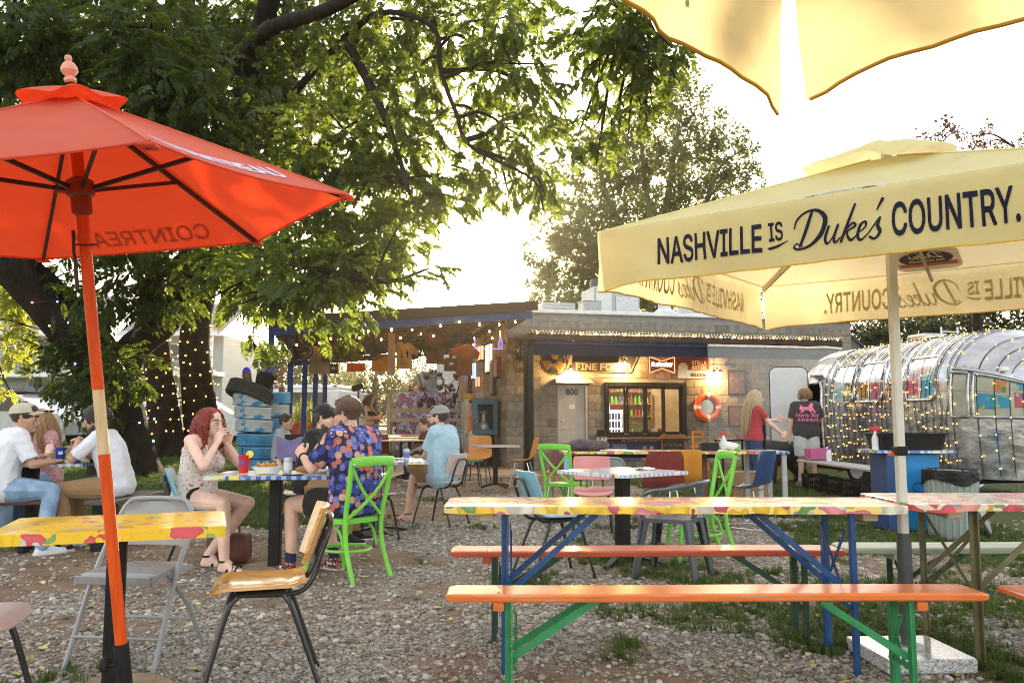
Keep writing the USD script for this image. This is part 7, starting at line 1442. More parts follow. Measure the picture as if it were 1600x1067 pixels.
        if kind in ('long','curls','strands'):
            q = np.random.default_rng(hair.get('seed',1)); st_ = []; n = hair.get('n',260); Ln = hair.get('len',.38); curl = hair.get('curl',0.0); thick = hair.get('w',.0045)
            for i in range(n):
                a = q.uniform(-math.pi,math.pi) if kind != 'curls' else q.uniform(-math.pi,math.pi);
                if abs(a) > math.pi - hair.get('gap',.75): a *= .70    # a: 0 = back of the head, pi = the face
                el_ = q.uniform(.12,1.45); dirv = A([math.sin(a) * math.cos(el_),-math.cos(a) * math.cos(el_),math.sin(el_)]); p = A([0,-.014,.030]) + dirv * A([.079,.098,.090]); L = Ln * q.uniform(.75,1.1); pts = [p * 1.0]; ph = q.uniform(0,6.28); out = unit(A([dirv[0],dirv[1],0]))
                hug = hair.get('hug',0.0); v_ = unit(dirv * .25 + A([out[0] * (.5 - .4 * hug),out[1] * (.5 - .4 * hug),-.55])); m_ = 14 if curl else 9
                for j in range(m_):
                    v_ = unit(v_ * .72 + A([0,0,-.36]) + out * (.05 * (1 - hug) if j < 2 else -.02 - .03 * hug) + A([0,-.03,0]) * (j < 4)); p = p + v_ * L / m_; rr = np.linalg.norm((p - A([0,-.014,.02])) / A([.088,.106,.10]));
                    if rr < 1 and p[2] > -.11: p = A([0,-.014,.02]) + (p - A([0,-.014,.02])) / rr
                    g = curl * (.3 + .7 * min(1,j / 4)); pts.append(p + A([g * math.cos(ph + j * 1.5),g * math.sin(ph + j * 1.5),.4 * g * math.sin(ph * 2 + j * 2.1)]))
                pts = bez(np.array(pts),2); st_.append(tube(pts,np.concatenate([np.full(len(pts) - 3,thick),[thick * .8,thick * .55,thick * .25]]),4))
            v,f = cat(*st_); v = v * hk @ R.T + Hc; t.part('hair',(v,f),hm_,smooth=70); cp_ = fin(hh(S((0,-.016,.033),(.080,.0985,.0895),20) - Hl(((0,.14,-.03),.075),((.05,.14,-.05),.07),((-.05,.14,-.05),.07)) - S((0,0,-.17),(.2,.2,.085))),.012,3); t.part('scalp_hair',cp_,hm_,smooth=70)
    if 'beard' in o:
        q = Hl(((0,.066,-.098),.026),((.042,.020,-.072),.030),((-.042,.020,-.072),.030),((0,.074,-.055),.026),((.054,.012,-.045),.017),((-.054,.012,-.045),.017)); q = q.trim_by_plane((0,-.55,-1.0),.012 * 1) if False else q
        q = q - Hl(((0,.115,-.03),.028),((.05,.095,-.005),.036),((-.05,.095,-.005),.036)) - S((0,.112,-.057),(.017,.025,.009)); L = o['beard'].get('long',0)
        if L: q = q + Hl(((0,.066,-.09),.042),((0,.064,-.09 - L),.026),((.036,.03,-.085),.034),((-.036,.03,-.085),.034))
        v,f = fin(hh(q),.008,3); v,f = ruffle((v,f),.0045,55.0,4,2); t.part('beard',(v,f),o['beard']['m'],smooth=70)
    if 'cap' in o:
        c_ = o['cap']; Rc = R @ rotx(c_.get('tilt',-.12)); o_ = Hc + R @ (A([0,-.016,.040]) * hk)
        dome_ = grid(lambda u,v: np.stack([.087 * np.cos(u * np.pi / 2) ** .75 * np.cos(v * 2 * np.pi),.107 * np.cos(u * np.pi / 2) ** .75 * np.sin(v * 2 * np.pi),.088 * np.sin(u * np.pi / 2)],-1),10,29)
        sgn = -1 if c_.get('back') else 1
        br = grid(lambda u,v: np.stack([(v - .5) * 2 * .078 * (1 - .35 * u ** 2.5),sgn * (.085 * np.sqrt(np.maximum(1 - ((v - .5) * 1.7) ** 2,.05)) + .078 * u * np.sqrt(np.maximum(1 - ((v - .5) * 1.75) ** 2,.02))),.006 - .020 * ((v - .5) * 2) ** 2 - .012 * u],-1),7,15,.004)
        t.part('cap',xf(dome_,Rc * hk,o_),c_['m'],smooth=60);
        if not c_.get('nobrim'): t.part('cap_brim',xf(br,Rc * hk,o_),c_.get('bm',c_['m']))
        if c_.get('panel'): t.part('cap_panel',xf(grid(lambda u,v: np.stack([.0885 * np.cos(u * 1.1) * np.cos((.5 + .28 * (v - .5)) * np.pi),sgn * .1085 * np.cos(u * 1.1) * np.sin((.5 + .28 * (v - .5)) * np.pi) ,.0895 * np.sin(u * 1.1)],-1),8,10),Rc * hk,o_),c_['panel'])
        t.part('cap_button',ell(o_ + Rc @ A([0,0,.089 * hk]),(.008,) * 3,sub=1),c_['m'])
    if 'glasses' in o:
        fr_ = []
        for s in (-1,1):
            fr_.append(tube([Hc + R @ (A([s * .033 + .022 * math.cos(g),.104 - .10 * abs(s * .033 + .022 * math.cos(g)) ** 1.4,.006 + .018 * math.sin(g)]) * hk) for g in np.linspace(0,6.28,18,endpoint=False)],.0018,5,closed=True)); fr_.append(tube([Hc + R @ (A([s * .055,.098,.010]) * hk),Hc + R @ (A([s * .081,.02,.012]) * hk),Hc + R @ (A([s * .083,-.02,.0]) * hk)],.0018,4))
        t.part('glasses',cat(*fr_),o['glasses'])
    return t,dict(P=P,W=W,C=C,N=N,H=Hc,R=R,fw=fw,sl=sl,hk=hk)
def fin_union(v,f,hv,hf):
    """body and head as one surface where both are closed"""
    try:
        a = MF(m3d.Mesh(A(v,np.float32),A(f,np.uint32))); c = MF(m3d.Mesh(A(hv,np.float32),A(hf,np.uint32))); u = a + c; q = u.to_mesh()
        if len(q.tri_verts): return A(q.vert_properties)[:,:3],A(q.tri_verts)
    except Exception: pass
    return cat((v,f),(hv,hf))
def seated(seat=.46,lean=0.0,twist=0.0,b=1.0,tall=1.0,yaw=0.0,pitch=0.0,roll=0.0,kn=None,an=None,wr=None,pole=None,hd=None,side=0.0,toe=None,arm=(.285,.255),shw=.185,hy=None):
    P = A([0,0,seat + .085]); up = A([side,math.sin(lean),math.cos(lean)]); up = unit(up); W = P + up * .19 * tall - A([0,.012,0]); C = P + up * .36 * tall; N = P + unit(up + A([0,.05,0])) * .52 * tall; H_ = N + A([0,.035 + .07 * math.sin(lean),.135 * tall]) + A(hy if hy is not None else (0,0,0))
    sx = rotz(twist) @ A([1.0,0,0]); s0 = P + up * .485 * tall
    sh = {'l': s0 - sx * shw * b,'r': s0 + sx * shw * b}; kn = kn or {'l': (-.13,.44,seat + .06),'r': (.13,.44,seat + .06)}; an = an or {'l': (-.13,.42,.085),'r': (.13,.42,.085)}; wr = wr or {'l': (-.14,.36,seat + .22),'r': (.14,.36,seat + .22)}; pole = pole or {'l': (-.6,-.4,-.7),'r': (.6,-.4,-.7)}; el,w2 = {},{}
    for s in 'lr': el[s],w2[s] = ik(sh[s],wr[s],arm[0] * tall,arm[1] * tall,pole[s])
    hd = hd or {s: (w2[s] - el[s],(0,0,-1),(.5,)) for s in 'lr'}
    J = dict(P=P,W=W,C=C,N=N,H=H_,sh=sh,el=el,wr=w2,kn=kn,an=an,hd=hd,sx=sx,HR=face_frame(yaw,pitch,roll))
    if toe: J['toe'] = toe
    return J
def standing(k=1.0,b=1.0,lean=0.0,yaw=0.0,pitch=0.0,wr=None,pole=None,hd=None,kn=None,an=None,shw=.185,twist=0.0):
    P = A([0,0,.955]) * k; up = unit(A([0,math.sin(lean),math.cos(lean)])); W = P + up * .17 * k; C = P + up * .34 * k; N = P + up * .51 * k; H_ = N + A([0,.03 + .06 * math.sin(lean),.145 * k]); sx = rotz(twist) @ A([1.,0,0]); s0 = P + up * .475 * k; sh = {'l': s0 - sx * shw * b * k,'r': s0 + sx * shw * b * k}
    kn = kn or {'l': (-.10,.02,.50 * k),'r': (.10,.02,.50 * k)}; an = an or {'l': (-.11,-.01,.088),'r': (.11,-.01,.088)}; wr = wr or {'l': (-.27,.05,.88 * k),'r': (.27,.05,.88 * k)}; pole = pole or {'l': (-.3,-1,0),'r': (.3,-1,0)}; el,w2 = {},{}
    for s in 'lr': el[s],w2[s] = ik(sh[s],wr[s],.29 * k,.26 * k,pole[s])
    hd = hd or {s: (w2[s] - el[s],(1 if s == 'l' else -1,0,0),(.5,)) for s in 'lr'}
    return dict(P=P,W=W,C=C,N=N,H=H_,sh=sh,el=el,wr=w2,kn=kn,an=an,hd=hd,sx=sx,HR=face_frame(yaw,pitch))
fair,light,tanned,ruddy = skin('fair',(.62,.40,.31)),skin('light',(.52,.31,.22)),skin('tan',(.43,.24,.155)),skin('ruddy',(.55,.32,.235))
def hairm(n,c,c2): return Mnodes('hair_' + n,{'tc': ('texture_coordinate',{}),'n': ('noise_texture',{'scale': 60.0,'detail': 4.0}),'r': ('rgb_ramp',{'ramp': [(.3,c),(.7,c2)]}),'p': ('principled_bsdf',{'roughness': .42,'specular_ior_level': .4,'sheen_weight': .1})},[('tc.object','n.vector'),('n.fac','r.fac'),('r.color','p.base_color')],'p.BSDF')
red_h,brn_h,dk_h,bl_h,lt_h = hairm('red',(.13,.012,.008),(.30,.035,.016)),hairm('brown',(.045,.022,.012),(.11,.055,.028)),hairm('dark',(.012,.008,.006),(.035,.022,.015)),hairm('blonde',(.42,.29,.15),(.62,.47,.28)),hairm('lightbrown',(.20,.10,.045),(.40,.23,.10))
fabr = lambda n,c,**k: M('cloth_' + n,c,.85,var=k.pop('var',.08),scale=6,bump=.4,bscale=8,bdist=.018,spec=.2,sheen=.15,stretch=(1.0,1.0,.55),**k)
white_t,blue_t,black_t,char_t = fabr('white',(.66,.66,.70)),fabr('pale_blue',(.34,.50,.58)),fabr('black',(.012,.012,.013)),fabr('charcoal',(.055,.05,.055)); jeans = M('denim',(.17,.27,.42),.9,col2=(.32,.44,.58),scale=9,bump=.3,bscale=200); navy_j = M('denim_dark',(.03,.06,.13),.9,bump=.3,bscale=200); khaki,stone_s,bk_s = fabr('khaki',(.30,.18,.085)),fabr('stone',(.52,.54,.52)),fabr('shorts_black',(.012,.012,.012))
floral = Mnodes('floral_shirt',{'tc': ('texture_coordinate',{}),'v': ('voronoi_texture',{'scale': 19.0,'randomness': .72}),'se': ('separate_color',{}),'r': ('rgb_ramp',{'ramp': [(0,(.07,.11,.42)),(.27,(.50,.15,.12)),(.42,(.045,.07,.34)),(.58,(.16,.17,.46)),(.72,(.60,.34,.24)),(.84,(.42,.20,.22)),(.92,(.03,.05,.24))],'interpolate': False}),'vp': ('vector_math',{'math_type': 'subtract'}),'ma': ('mapping',{}),'wv': ('voronoi_texture',{'scale': 95.0}),'ad': ('math',{'math_type': 'multiply_add','value2': .12}),'rim': ('math',{'math_type': 'less_than','value2': .63}),'core': ('math',{'math_type': 'less_than','value2': .21}),'x1': ('mix_color',{'a': (.018,.018,.06)}),'x2': ('mix_color',{'b': (.70,.45,.20)}),'n2': ('noise_texture',{'scale': 10.0}),'p': ('principled_bsdf',{'roughness': .8,'specular_ior_level': .25}),'b': ('bump',{'strength': .4,'distance': .02})},
    [('tc.object','v.vector'),('v.color','se.color'),('se.r','r.fac'),('tc.object','wv.vector'),('wv.distance','ad.value1'),('v.distance','ad.value3'),('ad.value','rim.value1'),('ad.value','core.value1'),('rim.value','x1.fac'),('r.color','x1.b'),('core.value','x2.fac'),('x1.result','x2.a'),('x2.result','p.base_color'),('tc.object','n2.vector'),('n2.fac','b.height'),('b.normal','p.normal')],'p.BSDF')
ditsy = printed('ditsy_floral',(.66,.60,.54),[(.45,.14,.11),(.55,.25,.20),(.35,.16,.10),(.62,.40,.34)],38.0,.34,.85,0); rose_t = printed('rose_floral',(.40,.20,.20),[(.52,.33,.32),(.30,.12,.13),(.58,.42,.40)],45.0,.34,.85,0); shoe_pr = printed('shoe_print',(.02,.02,.03),[(.62,.08,.05),(.72,.32,.05),(.70,.62,.5),(.5,.05,.06)],45.0,.5,.6,0)
def at(x,y): return (x,y,float(gz(x,y)))
# the redheaded woman
J = seated(.46,.16,twist=-.05,b=.92,tall=.97,yaw=-.20,pitch=-.10,kn={'l': (-.10,.44,.50),'r': (.20,.42,.52)},an={'l': (.02,.16,.085),'r': (.20,.44,.085)},wr={'l': (-.055,.250,.985),'r': (.055,.235,.985)},pole={'l': (-.55,.5,-1),'r': (.55,.45,-1)},
    hd={'l': (A([.02,.05,.25]),(.7,.2,.1),(.75,.5,.6)),'r': (A([-.02,.06,.25]),(-.7,.2,.1),(.75,.5,.6))},arm=(.275,.25),hy=(0,-.02,-.02))
t,F = build_person('redheaded woman in glasses and a flower print top, hands raised to her mouth',at(-2.60,6.80),math.radians(-16 - 90),J,dict(skin=fair,fem=True,b=.97,bust=1.15,top=dict(m=ditsy,sleeve=0,neck='straps',hem=-.02,flare=True,wr=.009,name='top',cutz=.055),low=dict(m=bk_s,len=.30,name='shorts'),shoe=dict(kind='sandal',m=black_t),hair=dict(k='long',m=red_h,len=.30,curl=.016,n=620,w=.0042,seed=3,gap=.85),glasses=M('glass_frame',(.5,.45,.4),.3,metal=.6),edge=.012,hedge=.006,leg=1.03,brow=(.16,.05,.03)))
# the man in the floral shirt
J = seated(.465,.05,twist=.0,b=1.16,tall=1.03,yaw=.08,pitch=-.12,kn={'l': (-.17,.50,.53),'r': (.16,.48,.54)},an={'l': (-.20,.46,.085),'r': (.12,.30,.085)},wr={'l': (-.16,.40,.90),'r': (.10,.42,.86)},pole={'l': (-.55,-.15,-1),'r': (.6,-.3,-1)},hd={'l': (A([.10,.5,.5]),(.8,-.1,-.3),(1.0,.5,1.0)),'r': (A([-.1,.6,.1]),(-.5,0,-1),(.8,.5,.8))},shw=.19)
t,F = build_person('bearded man in a blue and orange flower print shirt on the lime green chair',at(-1.20,6.36),math.radians(150 - 90),J,dict(skin=ruddy,b=1.17,belly=.07,top=dict(m=floral,sleeve=.82,hem=-.11,inf=.020,wr=.008,skirt=True),low=dict(m=bk_s,len=.62,name='shorts',inf=.022),shoe=dict(m=shoe_pr),sock=(M('sock_navy',(.012,.016,.05),.9),.16),hair=dict(k='curls',m=brn_h,len=.045,n=700,w=.0028,curl=.002),beard=dict(m=hairm('beard',(.022,.012,.008),(.06,.03,.017)),long=.065),edge=.012,hedge=.006,brow=(.03,.016,.01)))
wl_ = J['wr']['l']; dl_ = unit(wl_ - J['el']['l']); t.part('watch_strap',tube([wl_ - dl_ * .02 + (np.cross(dl_,(0,0,1.)) * math.cos(g) + np.cross(np.cross(dl_,(0,0,1.)),dl_) * math.sin(g)) * .033 for g in np.linspace(0,6.28,20,endpoint=False)],.007,6,closed=True),black_paint)
t.part('collar',tube([F['N'] + A([.075 * math.cos(g),.072 * math.sin(g) + .005,.018 - .03 * math.sin(g)]) for g in np.linspace(-.9,4.04,22)],.017,8,flat=.6),floral)
# the man in black
J = seated(.46,.18,b=1.05,yaw=-.12,pitch=-.22,wr={'l': (-.10,.40,.80),'r': (.12,.40,.80)},tall=1.0)
build_person('man in black shirt and backwards black cap just beyond the floral shirt',at(-2.0,8.12),math.radians(-4 - 90),J,dict(skin=ruddy,b=1.08,top=dict(m=black_t,sleeve=.85,hem=-.08,inf=.018),low=dict(m=khaki,len=1.98),shoe=dict(m=black_t),hair=dict(k='short',m=dk_h),beard=dict(m=brn_h),cap=dict(m=black_t,back=True,panel=fabr('cap_tan',(.34,.27,.19))),hedge=.008))
# the man in pale blue
J = seated(.46,-.02,b=1.12,tall=1.0,yaw=.05,pitch=.02,kn={'l': (-.10,.40,.72),'r': (.15,.42,.50)},an={'l': (.16,.36,.50),'r': (.13,.48,.085)},wr={'l': (.04,.27,.66),'r': (-.02,.25,.62)},pole={'l': (-1,-.3,-.5),'r': (1,-.3,-.5)},toe={'l': (.9,.3,-.25),'r': (.1,1,0)},shw=.19)
build_person('heavy man in a pale blue T-shirt and grey cap sitting with one leg crossed',at(-.80,9.42),math.radians(162 - 90),J,dict(skin=ruddy,b=1.24,belly=.12,top=dict(m=blue_t,sleeve=.80,hem=-.14,inf=.022,wr=.010),low=dict(m=khaki,len=.80,name='shorts',inf=.024),shoe=dict(kind='sandal',m=M('sandal_brown',(.14,.03,.025),.6)),hair=dict(k='short',m=dk_h),beard=dict(m=brn_h),cap=dict(m=fabr('cap_grey',(.30,.28,.25)),tilt=-.1),hedge=.008,limb=1.1))
# the group at the left
J = seated(.48,.28,b=1.1,twist=-.15,yaw=-.55,pitch=-.20,kn={'l': (.06,.47,.54),'r': (.36,.33,.55)},an={'l': (.10,.44,.085),'r': (.40,.26,.085)},wr={'l': (-.08,.46,.84),'r': (.22,.40,.80)})
build_person('man in white T-shirt, jeans and beige cap seen from behind at left',at(-4.60,7.36),math.radians(54 - 90),J,dict(skin=tanned,b=1.14,belly=.04,top=dict(m=white_t,sleeve=.86,hem=-.10,inf=.022,wr=.011),low=dict(m=jeans,len=2.0),shoe=dict(m=fabr('shoe_white',(.66,.66,.64))),hair=dict(k='short',m=dk_h,amp=.009),cap=dict(m=fabr('cap_cream',(.48,.42,.32)),tilt=.28),edge=.014,hedge=.007))
J = seated(.47,.10,b=.9,tall=.95,yaw=-.1,pitch=-.12,wr={'l': (-.2,.36,.80),'r': (.12,.38,.82)})
build_person('woman in a rose print top with sunglasses pushed into her long hair',at(-4.93,8.80),math.radians(232 - 90),J,dict(skin=fair,fem=True,b=.92,top=dict(m=rose_t,sleeve=.45,hem=-.06,inf=.014,name='top'),low=dict(m=jeans,len=2.0),shoe=dict(m=black_t),hair=dict(k='long',m=lt_h,len=.40,n=460,w=.0042,seed=9,hug=.4,gap=.9),hedge=.008))
J = seated(.47,.30,b=1.02,twist=.06,yaw=.05,pitch=-.28,kn={'l': (-.20,.44,.54),'r': (.14,.44,.55)},an={'l': (-.26,.34,.085),'r': (.12,.40,.085)},wr={'l': (-.05,.36,1.00),'r': (.05,.44,.92)},pole={'l': (-.4,.7,-1),'r': (.4,.5,-1)},hd={'l': (A([.3,.5,-.1]),(.3,0,-1),(.9,.5,.9)),'r': (A([-.3,.5,-.1]),(-.3,0,-1),(.9,.5,.9))})
t,F = build_person('dark haired man in white T-shirt and brown trousers behind the orange pole',at(-3.70,7.80),math.radians(183 - 90),J,dict(skin=tanned,b=1.02,top=dict(m=white_t,sleeve=.86,hem=-.10,inf=.020,wr=.010),low=dict(m=khaki,len=2.0),shoe=dict(m=black_t),hair=dict(k='curls',m=dk_h,len=.08,n=260,curl=.012,w=.007,amp=.012),beard=dict(m=dk_h),edge=.014,hedge=.007))
wl_ = J['wr']['l']; dl_ = unit(wl_ - J['el']['l']); t.part('watch_strap',tube([wl_ - dl_ * .02 + (np.cross(dl_,(0,0,1.)) * math.cos(g) + np.cross(np.cross(dl_,(0,0,1.)),dl_) * math.sin(g)) * .030 for g in np.linspace(0,6.28,20,endpoint=False)],.008,6,closed=True),black_paint)
build_person('person with reddish brown hair cut off by the left edge',at(-5.36,8.15),math.radians(60 - 90),seated(.47,.05,b=.9,tall=.96),dict(skin=fair,fem=True,b=.92,top=dict(m=black_t,sleeve=.8,hem=-.06),low=dict(m=navy_j,len=2.0),shoe=dict(m=black_t),hair=dict(k='long',m=hairm('auburn',(.16,.05,.022),(.32,.12,.05)),len=.34,n=200,w=.007,seed=4),hedge=.012))
# staff and guests farther off
J = standing(.94,.92,.05,yaw=-.15,pitch=-.1,wr={'r': (.14,.38,.98),'l': (-.12,.44,1.18)},pole={'l': (-.6,-.2,-1),'r': (.7,-.5,-.8)})
t,F = build_person('woman with long blonde hair in red T-shirt and black apron by the trailer',at(3.66,12.5),math.radians(8 - 90),J,dict(skin=fair,fem=True,b=.93,top=dict(m=fabr('red',(.42,.05,.06)),sleeve=.62,hem=-.03,inf=.014),low=dict(m=navy_j,len=2.0),shoe=dict(m=black_t),hair=dict(k='long',m=bl_h,len=.60,n=420,w=.0048,seed=6,gap=.9,hug=1.0),hedge=.009))
t.part('apron',grid(lambda u,v: ((u - .5) * .36,.115 + .045 * np.cos((u - .5) * 3.0),1.12 - v * .62),9,12,.006),black_t,smooth=True)
J = standing(1.0,1.08,.03,yaw=.35,pitch=-.15,wr={'l': (-.30,.04,.86),'r': (.20,.36,1.10)},pole={'l': (-.35,-1,0),'r': (.8,-.3,-.8)},an={'l': (-.13,0,.088),'r': (.15,.10,.088)})
t,F = build_person('standing man in charcoal T-shirt with a pink horse print and pale shorts',at(5.27,14.75),math.radians(84 - 90),J,dict(skin=ruddy,b=1.12,belly=.04,top=dict(m=char_t,sleeve=.80,hem=-.12,inf=.026,wr=.010),low=dict(m=stone_s,len=.92,name='shorts',inf=.030),shoe=dict(m=fabr('shoe_tan',(.26,.19,.13))),sock=(M('sock_blue',(.36,.42,.55),.9),.38),hair=dict(k='curls',m=hairm('sandy',(.16,.085,.04),(.36,.22,.11)),len=.11,n=240,curl=.016,w=.007),cap=dict(m=fabr('cap_straw',(.36,.26,.15)),tilt=-.15),hedge=.009))
pk = M('print_pink',(.85,.22,.35),.7)
horse = [(-.13,.02),(-.15,.06),(-.12,.09),(-.135,.12),(-.105,.11),(-.07,.085),(.02,.085),(.05,.13),(.085,.16),(.11,.15),(.125,.12),(.10,.11),(.10,.07),(.13,.02),(.145,-.03),(.12,-.03),(.105,.005),(.06,.02),(.085,-.03),(.06,-.03),(.02,.02),(-.05,.02),(-.10,-.02),(-.14,-.03),(-.125,-.005),(-.09,.03)]
def backprint(m):
    v,f = remesh2(m,.03); v = v.copy(); y = -.158 + .10 * np.abs(v[:,0]) ** 1.5; return np.stack([v[:,0] * -1,y - v[:,2] - .006,v[:,1]],1),A(f)[:,::-1]
zb = 1.31
def on_back(m,z):
    from scipy.spatial import cKDTree
    v,f = remesh2(m,.02); P3 = np.stack([v[:,0],np.full(len(v),-1.0),v[:,1] + z],1); sv = shirt_pts; k = cKDTree(sv[:,[0,2]]); d,i = k.query(P3[:,[0,2]],k=6); y = sv[i][:,:,1].min(1); return np.stack([P3[:,0],y - .005 - v[:,2],P3[:,2]],1),A(f)
sp_ = UsdGeom.Mesh.Get(stage,t.path + '/shirt').GetPointsAttr().Get(); shirt_pts = np.array(sp_); shirt_pts = shirt_pts[shirt_pts[:,1] < -.02]
t.part('horse_print',on_back(poly(A(horse) * .95,.002),zb + .02),pk,smooth=False)
t.part('lettering',on_back(cat(xf(text('Merry Bay',.062,.002,True,center=True,slant=.25),None,(0,-.08,0)),xf(text('Adventure',.055,.002,True,center=True,slant=.25),None,(0,-.155,0))),zb),pk,smooth=False)
build_person('long haired woman in a dark bikini top standing by the pipe gate',at(-3.42,19.6),math.radians(-20 - 90),standing(.96,.9,.05,yaw=-.2,pitch=-.35,wr={'l': (-.05,.30,1.12),'r': (.08,.28,1.12)}),dict(skin=tanned,fem=True,b=.9,top=dict(m=black_t,sleeve=0,neck='straps',hem=.26,inf=.01,name='top',cutz=.04),low=dict(m=navy_j,len=.5,name='shorts'),shoe=dict(m=black_t),hair=dict(k='long',m=brn_h,len=.40,n=160,w=.009,seed=2),hedge=.014,edge=.022,face=False))
build_person('seated child with black hair in pale grey by the tyre stack',at(-3.75,13.3),math.radians(-10 - 90),seated(.34,.1,b=.8,tall=.86,shw=.17,kn={'l': (-.1,.36,.40),'r': (.1,.36,.40)},an={'l': (-.1,.36,.085),'r': (.1,.36,.085)}),dict(skin=tanned,b=.8,top=dict(m=fabr('grey',(.36,.36,.38)),sleeve=.8,hem=-.06),low=dict(m=navy_j,len=2.0),shoe=dict(m=black_t),hair=dict(k='short',m=dk_h,amp=.01),hedge=.014,edge=.022,face=False))
build_person('person in an orange top standing far back against the side wall',at(-.95,20.3),math.radians(200 - 90),standing(.97,.95),dict(skin=ruddy,b=.95,top=dict(m=fabr('orange',(.62,.16,.04)),sleeve=.5,hem=-.05),low=dict(m=white_t,len=2.0),shoe=dict(m=black_t),hair=dict(k='short',m=dk_h),hedge=.014,edge=.022,face=False))
build_person('brown haired guest far back whose head shows left of the grey cap',at(-1.66,16.6),math.radians(120),seated(.38,.1,b=.92,tall=.95),dict(skin=ruddy,b=.95,top=dict(m=fabr('wine',(.14,.03,.03)),sleeve=.8,hem=-.05),low=dict(m=navy_j,len=2.0),shoe=dict(m=black_t),hair=dict(k='short',m=brn_h,amp=.01),hedge=.014,edge=.022,face=False))
# the black bear
bp = at(4.98,15.1); bt_ = Thing('bear_statue','black bear figure on four legs, head lowered, between the door and the man','statue',bp,math.radians(6))
ms = [Hl(((-.30,0,.60),.19),((.0,0,.58),.20),((-.12,0,.52),.19)),Hl(((.0,0,.58),.20),((.30,0,.62),.20),((.2,0,.52),.19)),Hl(((.32,0,.64),.17),((.50,0,.60),.13)),Hl(((.50,0,.60),.125),((.58,0,.58),.11)),Hl(((.58,0,.57),.09),((.72,0,.50),.05)),S((.53,.09,.70),(.03,.035,.04)),S((.53,-.09,.70),(.03,.035,.04)),S((-.47,0,.62),(.05,.035,.04))]
for s in (-1,1):
    ms += chain(((.30,s * .11,.56),.115),((.29,s * .13,.30),.082),((.30,s * .13,.07),.066)) + [Hl(((.30,s * .13,.05),.06),((.38,s * .13,.035),.045))] + chain(((-.28,s * .11,.54),.135),((-.20,s * .14,.34),.10),((-.31,s * .14,.20),.07),((-.27,s * .14,.06),.06)) + [Hl(((-.27,s * .14,.05),.06),((-.17,s * .14,.035),.045))]
bb = fin(uni(ms),.02,10); bb = ruffle(bb,.006,40,4,2); fur = M('black_fur',(.012,.009,.008),.55,var=.4,scale=30,bump=.6,bscale=120); bt_.part('body',xf(bb,rotz(math.pi)),fur,smooth=70)

# ================================================================== things on tables and about the yard
def cup(h=.135,r0=.032,r1=.046): return lathe([(0,0),(r0,0),(r0 + .001,.004),(r1,h),(r1 - .002,h),(r0 - .002,.006),(0,.006)],24)
def on_table(x,y,top=.757): return (x,y,float(gz(x,y)) + top)
pl_ = lambda n,c,r=.35: M('cup_' + n,c,r,var=.05)
t = Thing('cup','red plastic tumbler with a lemon slice in front of the redheaded woman','cup',on_table(-2.08,6.42)); t.part('tumbler',cup(.14,.034,.046),pl_('red',(.50,.015,.02))); t.part('print',grid(lambda u,v: (.0445 * np.cos(-1.1 - u * 1.2),.0445 * np.sin(-1.1 - u * 1.2),.065 + v * .035),6,3),pl_('purple',(.16,.05,.30))); t.part('lemon',xf(lathe([(0,-.003),(.028,-.003),(.030,0),(.028,.003),(0,.003)],16),rotx(1.3),(.045,-.01,.145)),pl_('lemon',(.80,.55,.04))); t.part('straw',cyl((0,0,.03),(-.02,.01,.20),.0035,n=8),black_paint)
t = Thing('fries_basket','white boat of fries between the tumbler and the can','food',on_table(-1.90,6.42)); t.part('boat',grid(lambda u,v: np.stack([(.085 + .03 * u) * np.cos(v * 2 * np.pi),(.055 + .025 * u) * np.sin(v * 2 * np.pi),.005 + .05 * u],-1),4,29,.002),pl_('white',(.72,.72,.70),.6)); t.part('boat_floor',box((0,0,.004),(.14,.09,.004)),pl_('white',(.72,.72,.70),.6))
q = np.random.default_rng(2); t.part('fries',cat(*[box((q.normal() * .035,q.normal() * .025,.045 + q.random() * .03),(.009,.06,.009),rotz(q.uniform(0,3.1)) @ rotx(q.normal() * .4)) for _ in range(70)]),M('fries',(.62,.34,.07),.6),kind='stuff')
def can_(lab,loc,c,c2): t = Thing('drink_can',lab,'can',loc); t.part('can',lathe([(0,.004),(.024,0),(.031,.008),(.033,.014),(.033,.108),(.026,.122),(.024,.120),(0,.118)],24),c); t.part('can_print',lathe([(.0335,.03),(.0335,.085)],24),c2); return t
can_('silver drinks can standing beside the fries',on_table(-1.74,6.42),galv,M('can_white',(.66,.67,.68),.35)); can_('blue and silver can on the table of the man in pale blue',on_table(-1.10,8.62),galv,M('can_blue',(.10,.16,.42),.35))
t = Thing('food_tray','metal tray with a bread roll and slaw beside the floral shirt','food',on_table(-1.58,6.50)); t.part('tray',slab(.30,.22,.008,.02),galv); t.part('roll',ell((-.03,.03,.03),(.10,.035,.03),rotz(.4)),M('bread',(.55,.27,.09),.7,bump=.3)); t.part('slaw',ruffle(ell((.07,-.02,.018),(.07,.06,.022)),.01,40),M('slaw',(.60,.55,.45),.6))
solo('phone',slab(.15,.075,.008,.012),black_paint,'black phone lying on the near edge of the sunflower cloth table','phone',loc=on_table(-1.66,6.27,.767))
for k,(x,lab) in enumerate(((-4.22,'blue plastic tumbler with a straw, left of the two'),(-4.06,'blue plastic tumbler, right of the two on the left table'))):
    t = Thing('cup',lab,'cup',on_table(x,7.72,.772)); t.part('tumbler',cup(.145,.034,.047),pl_('blue',(.012,.05,.30))); t.part('print',grid(lambda u,v: (.0450 * np.cos(-.6 - u * .9),.0450 * np.sin(-.6 - u * .9),.08 + v * .03),6,3),pl_('pale',(.55,.6,.7))); t.part('straw',cyl((0,0,.03),(-.10 + .10 * k,.0,.21),.004,n=8),pl_('clear',(.6,.6,.62)))
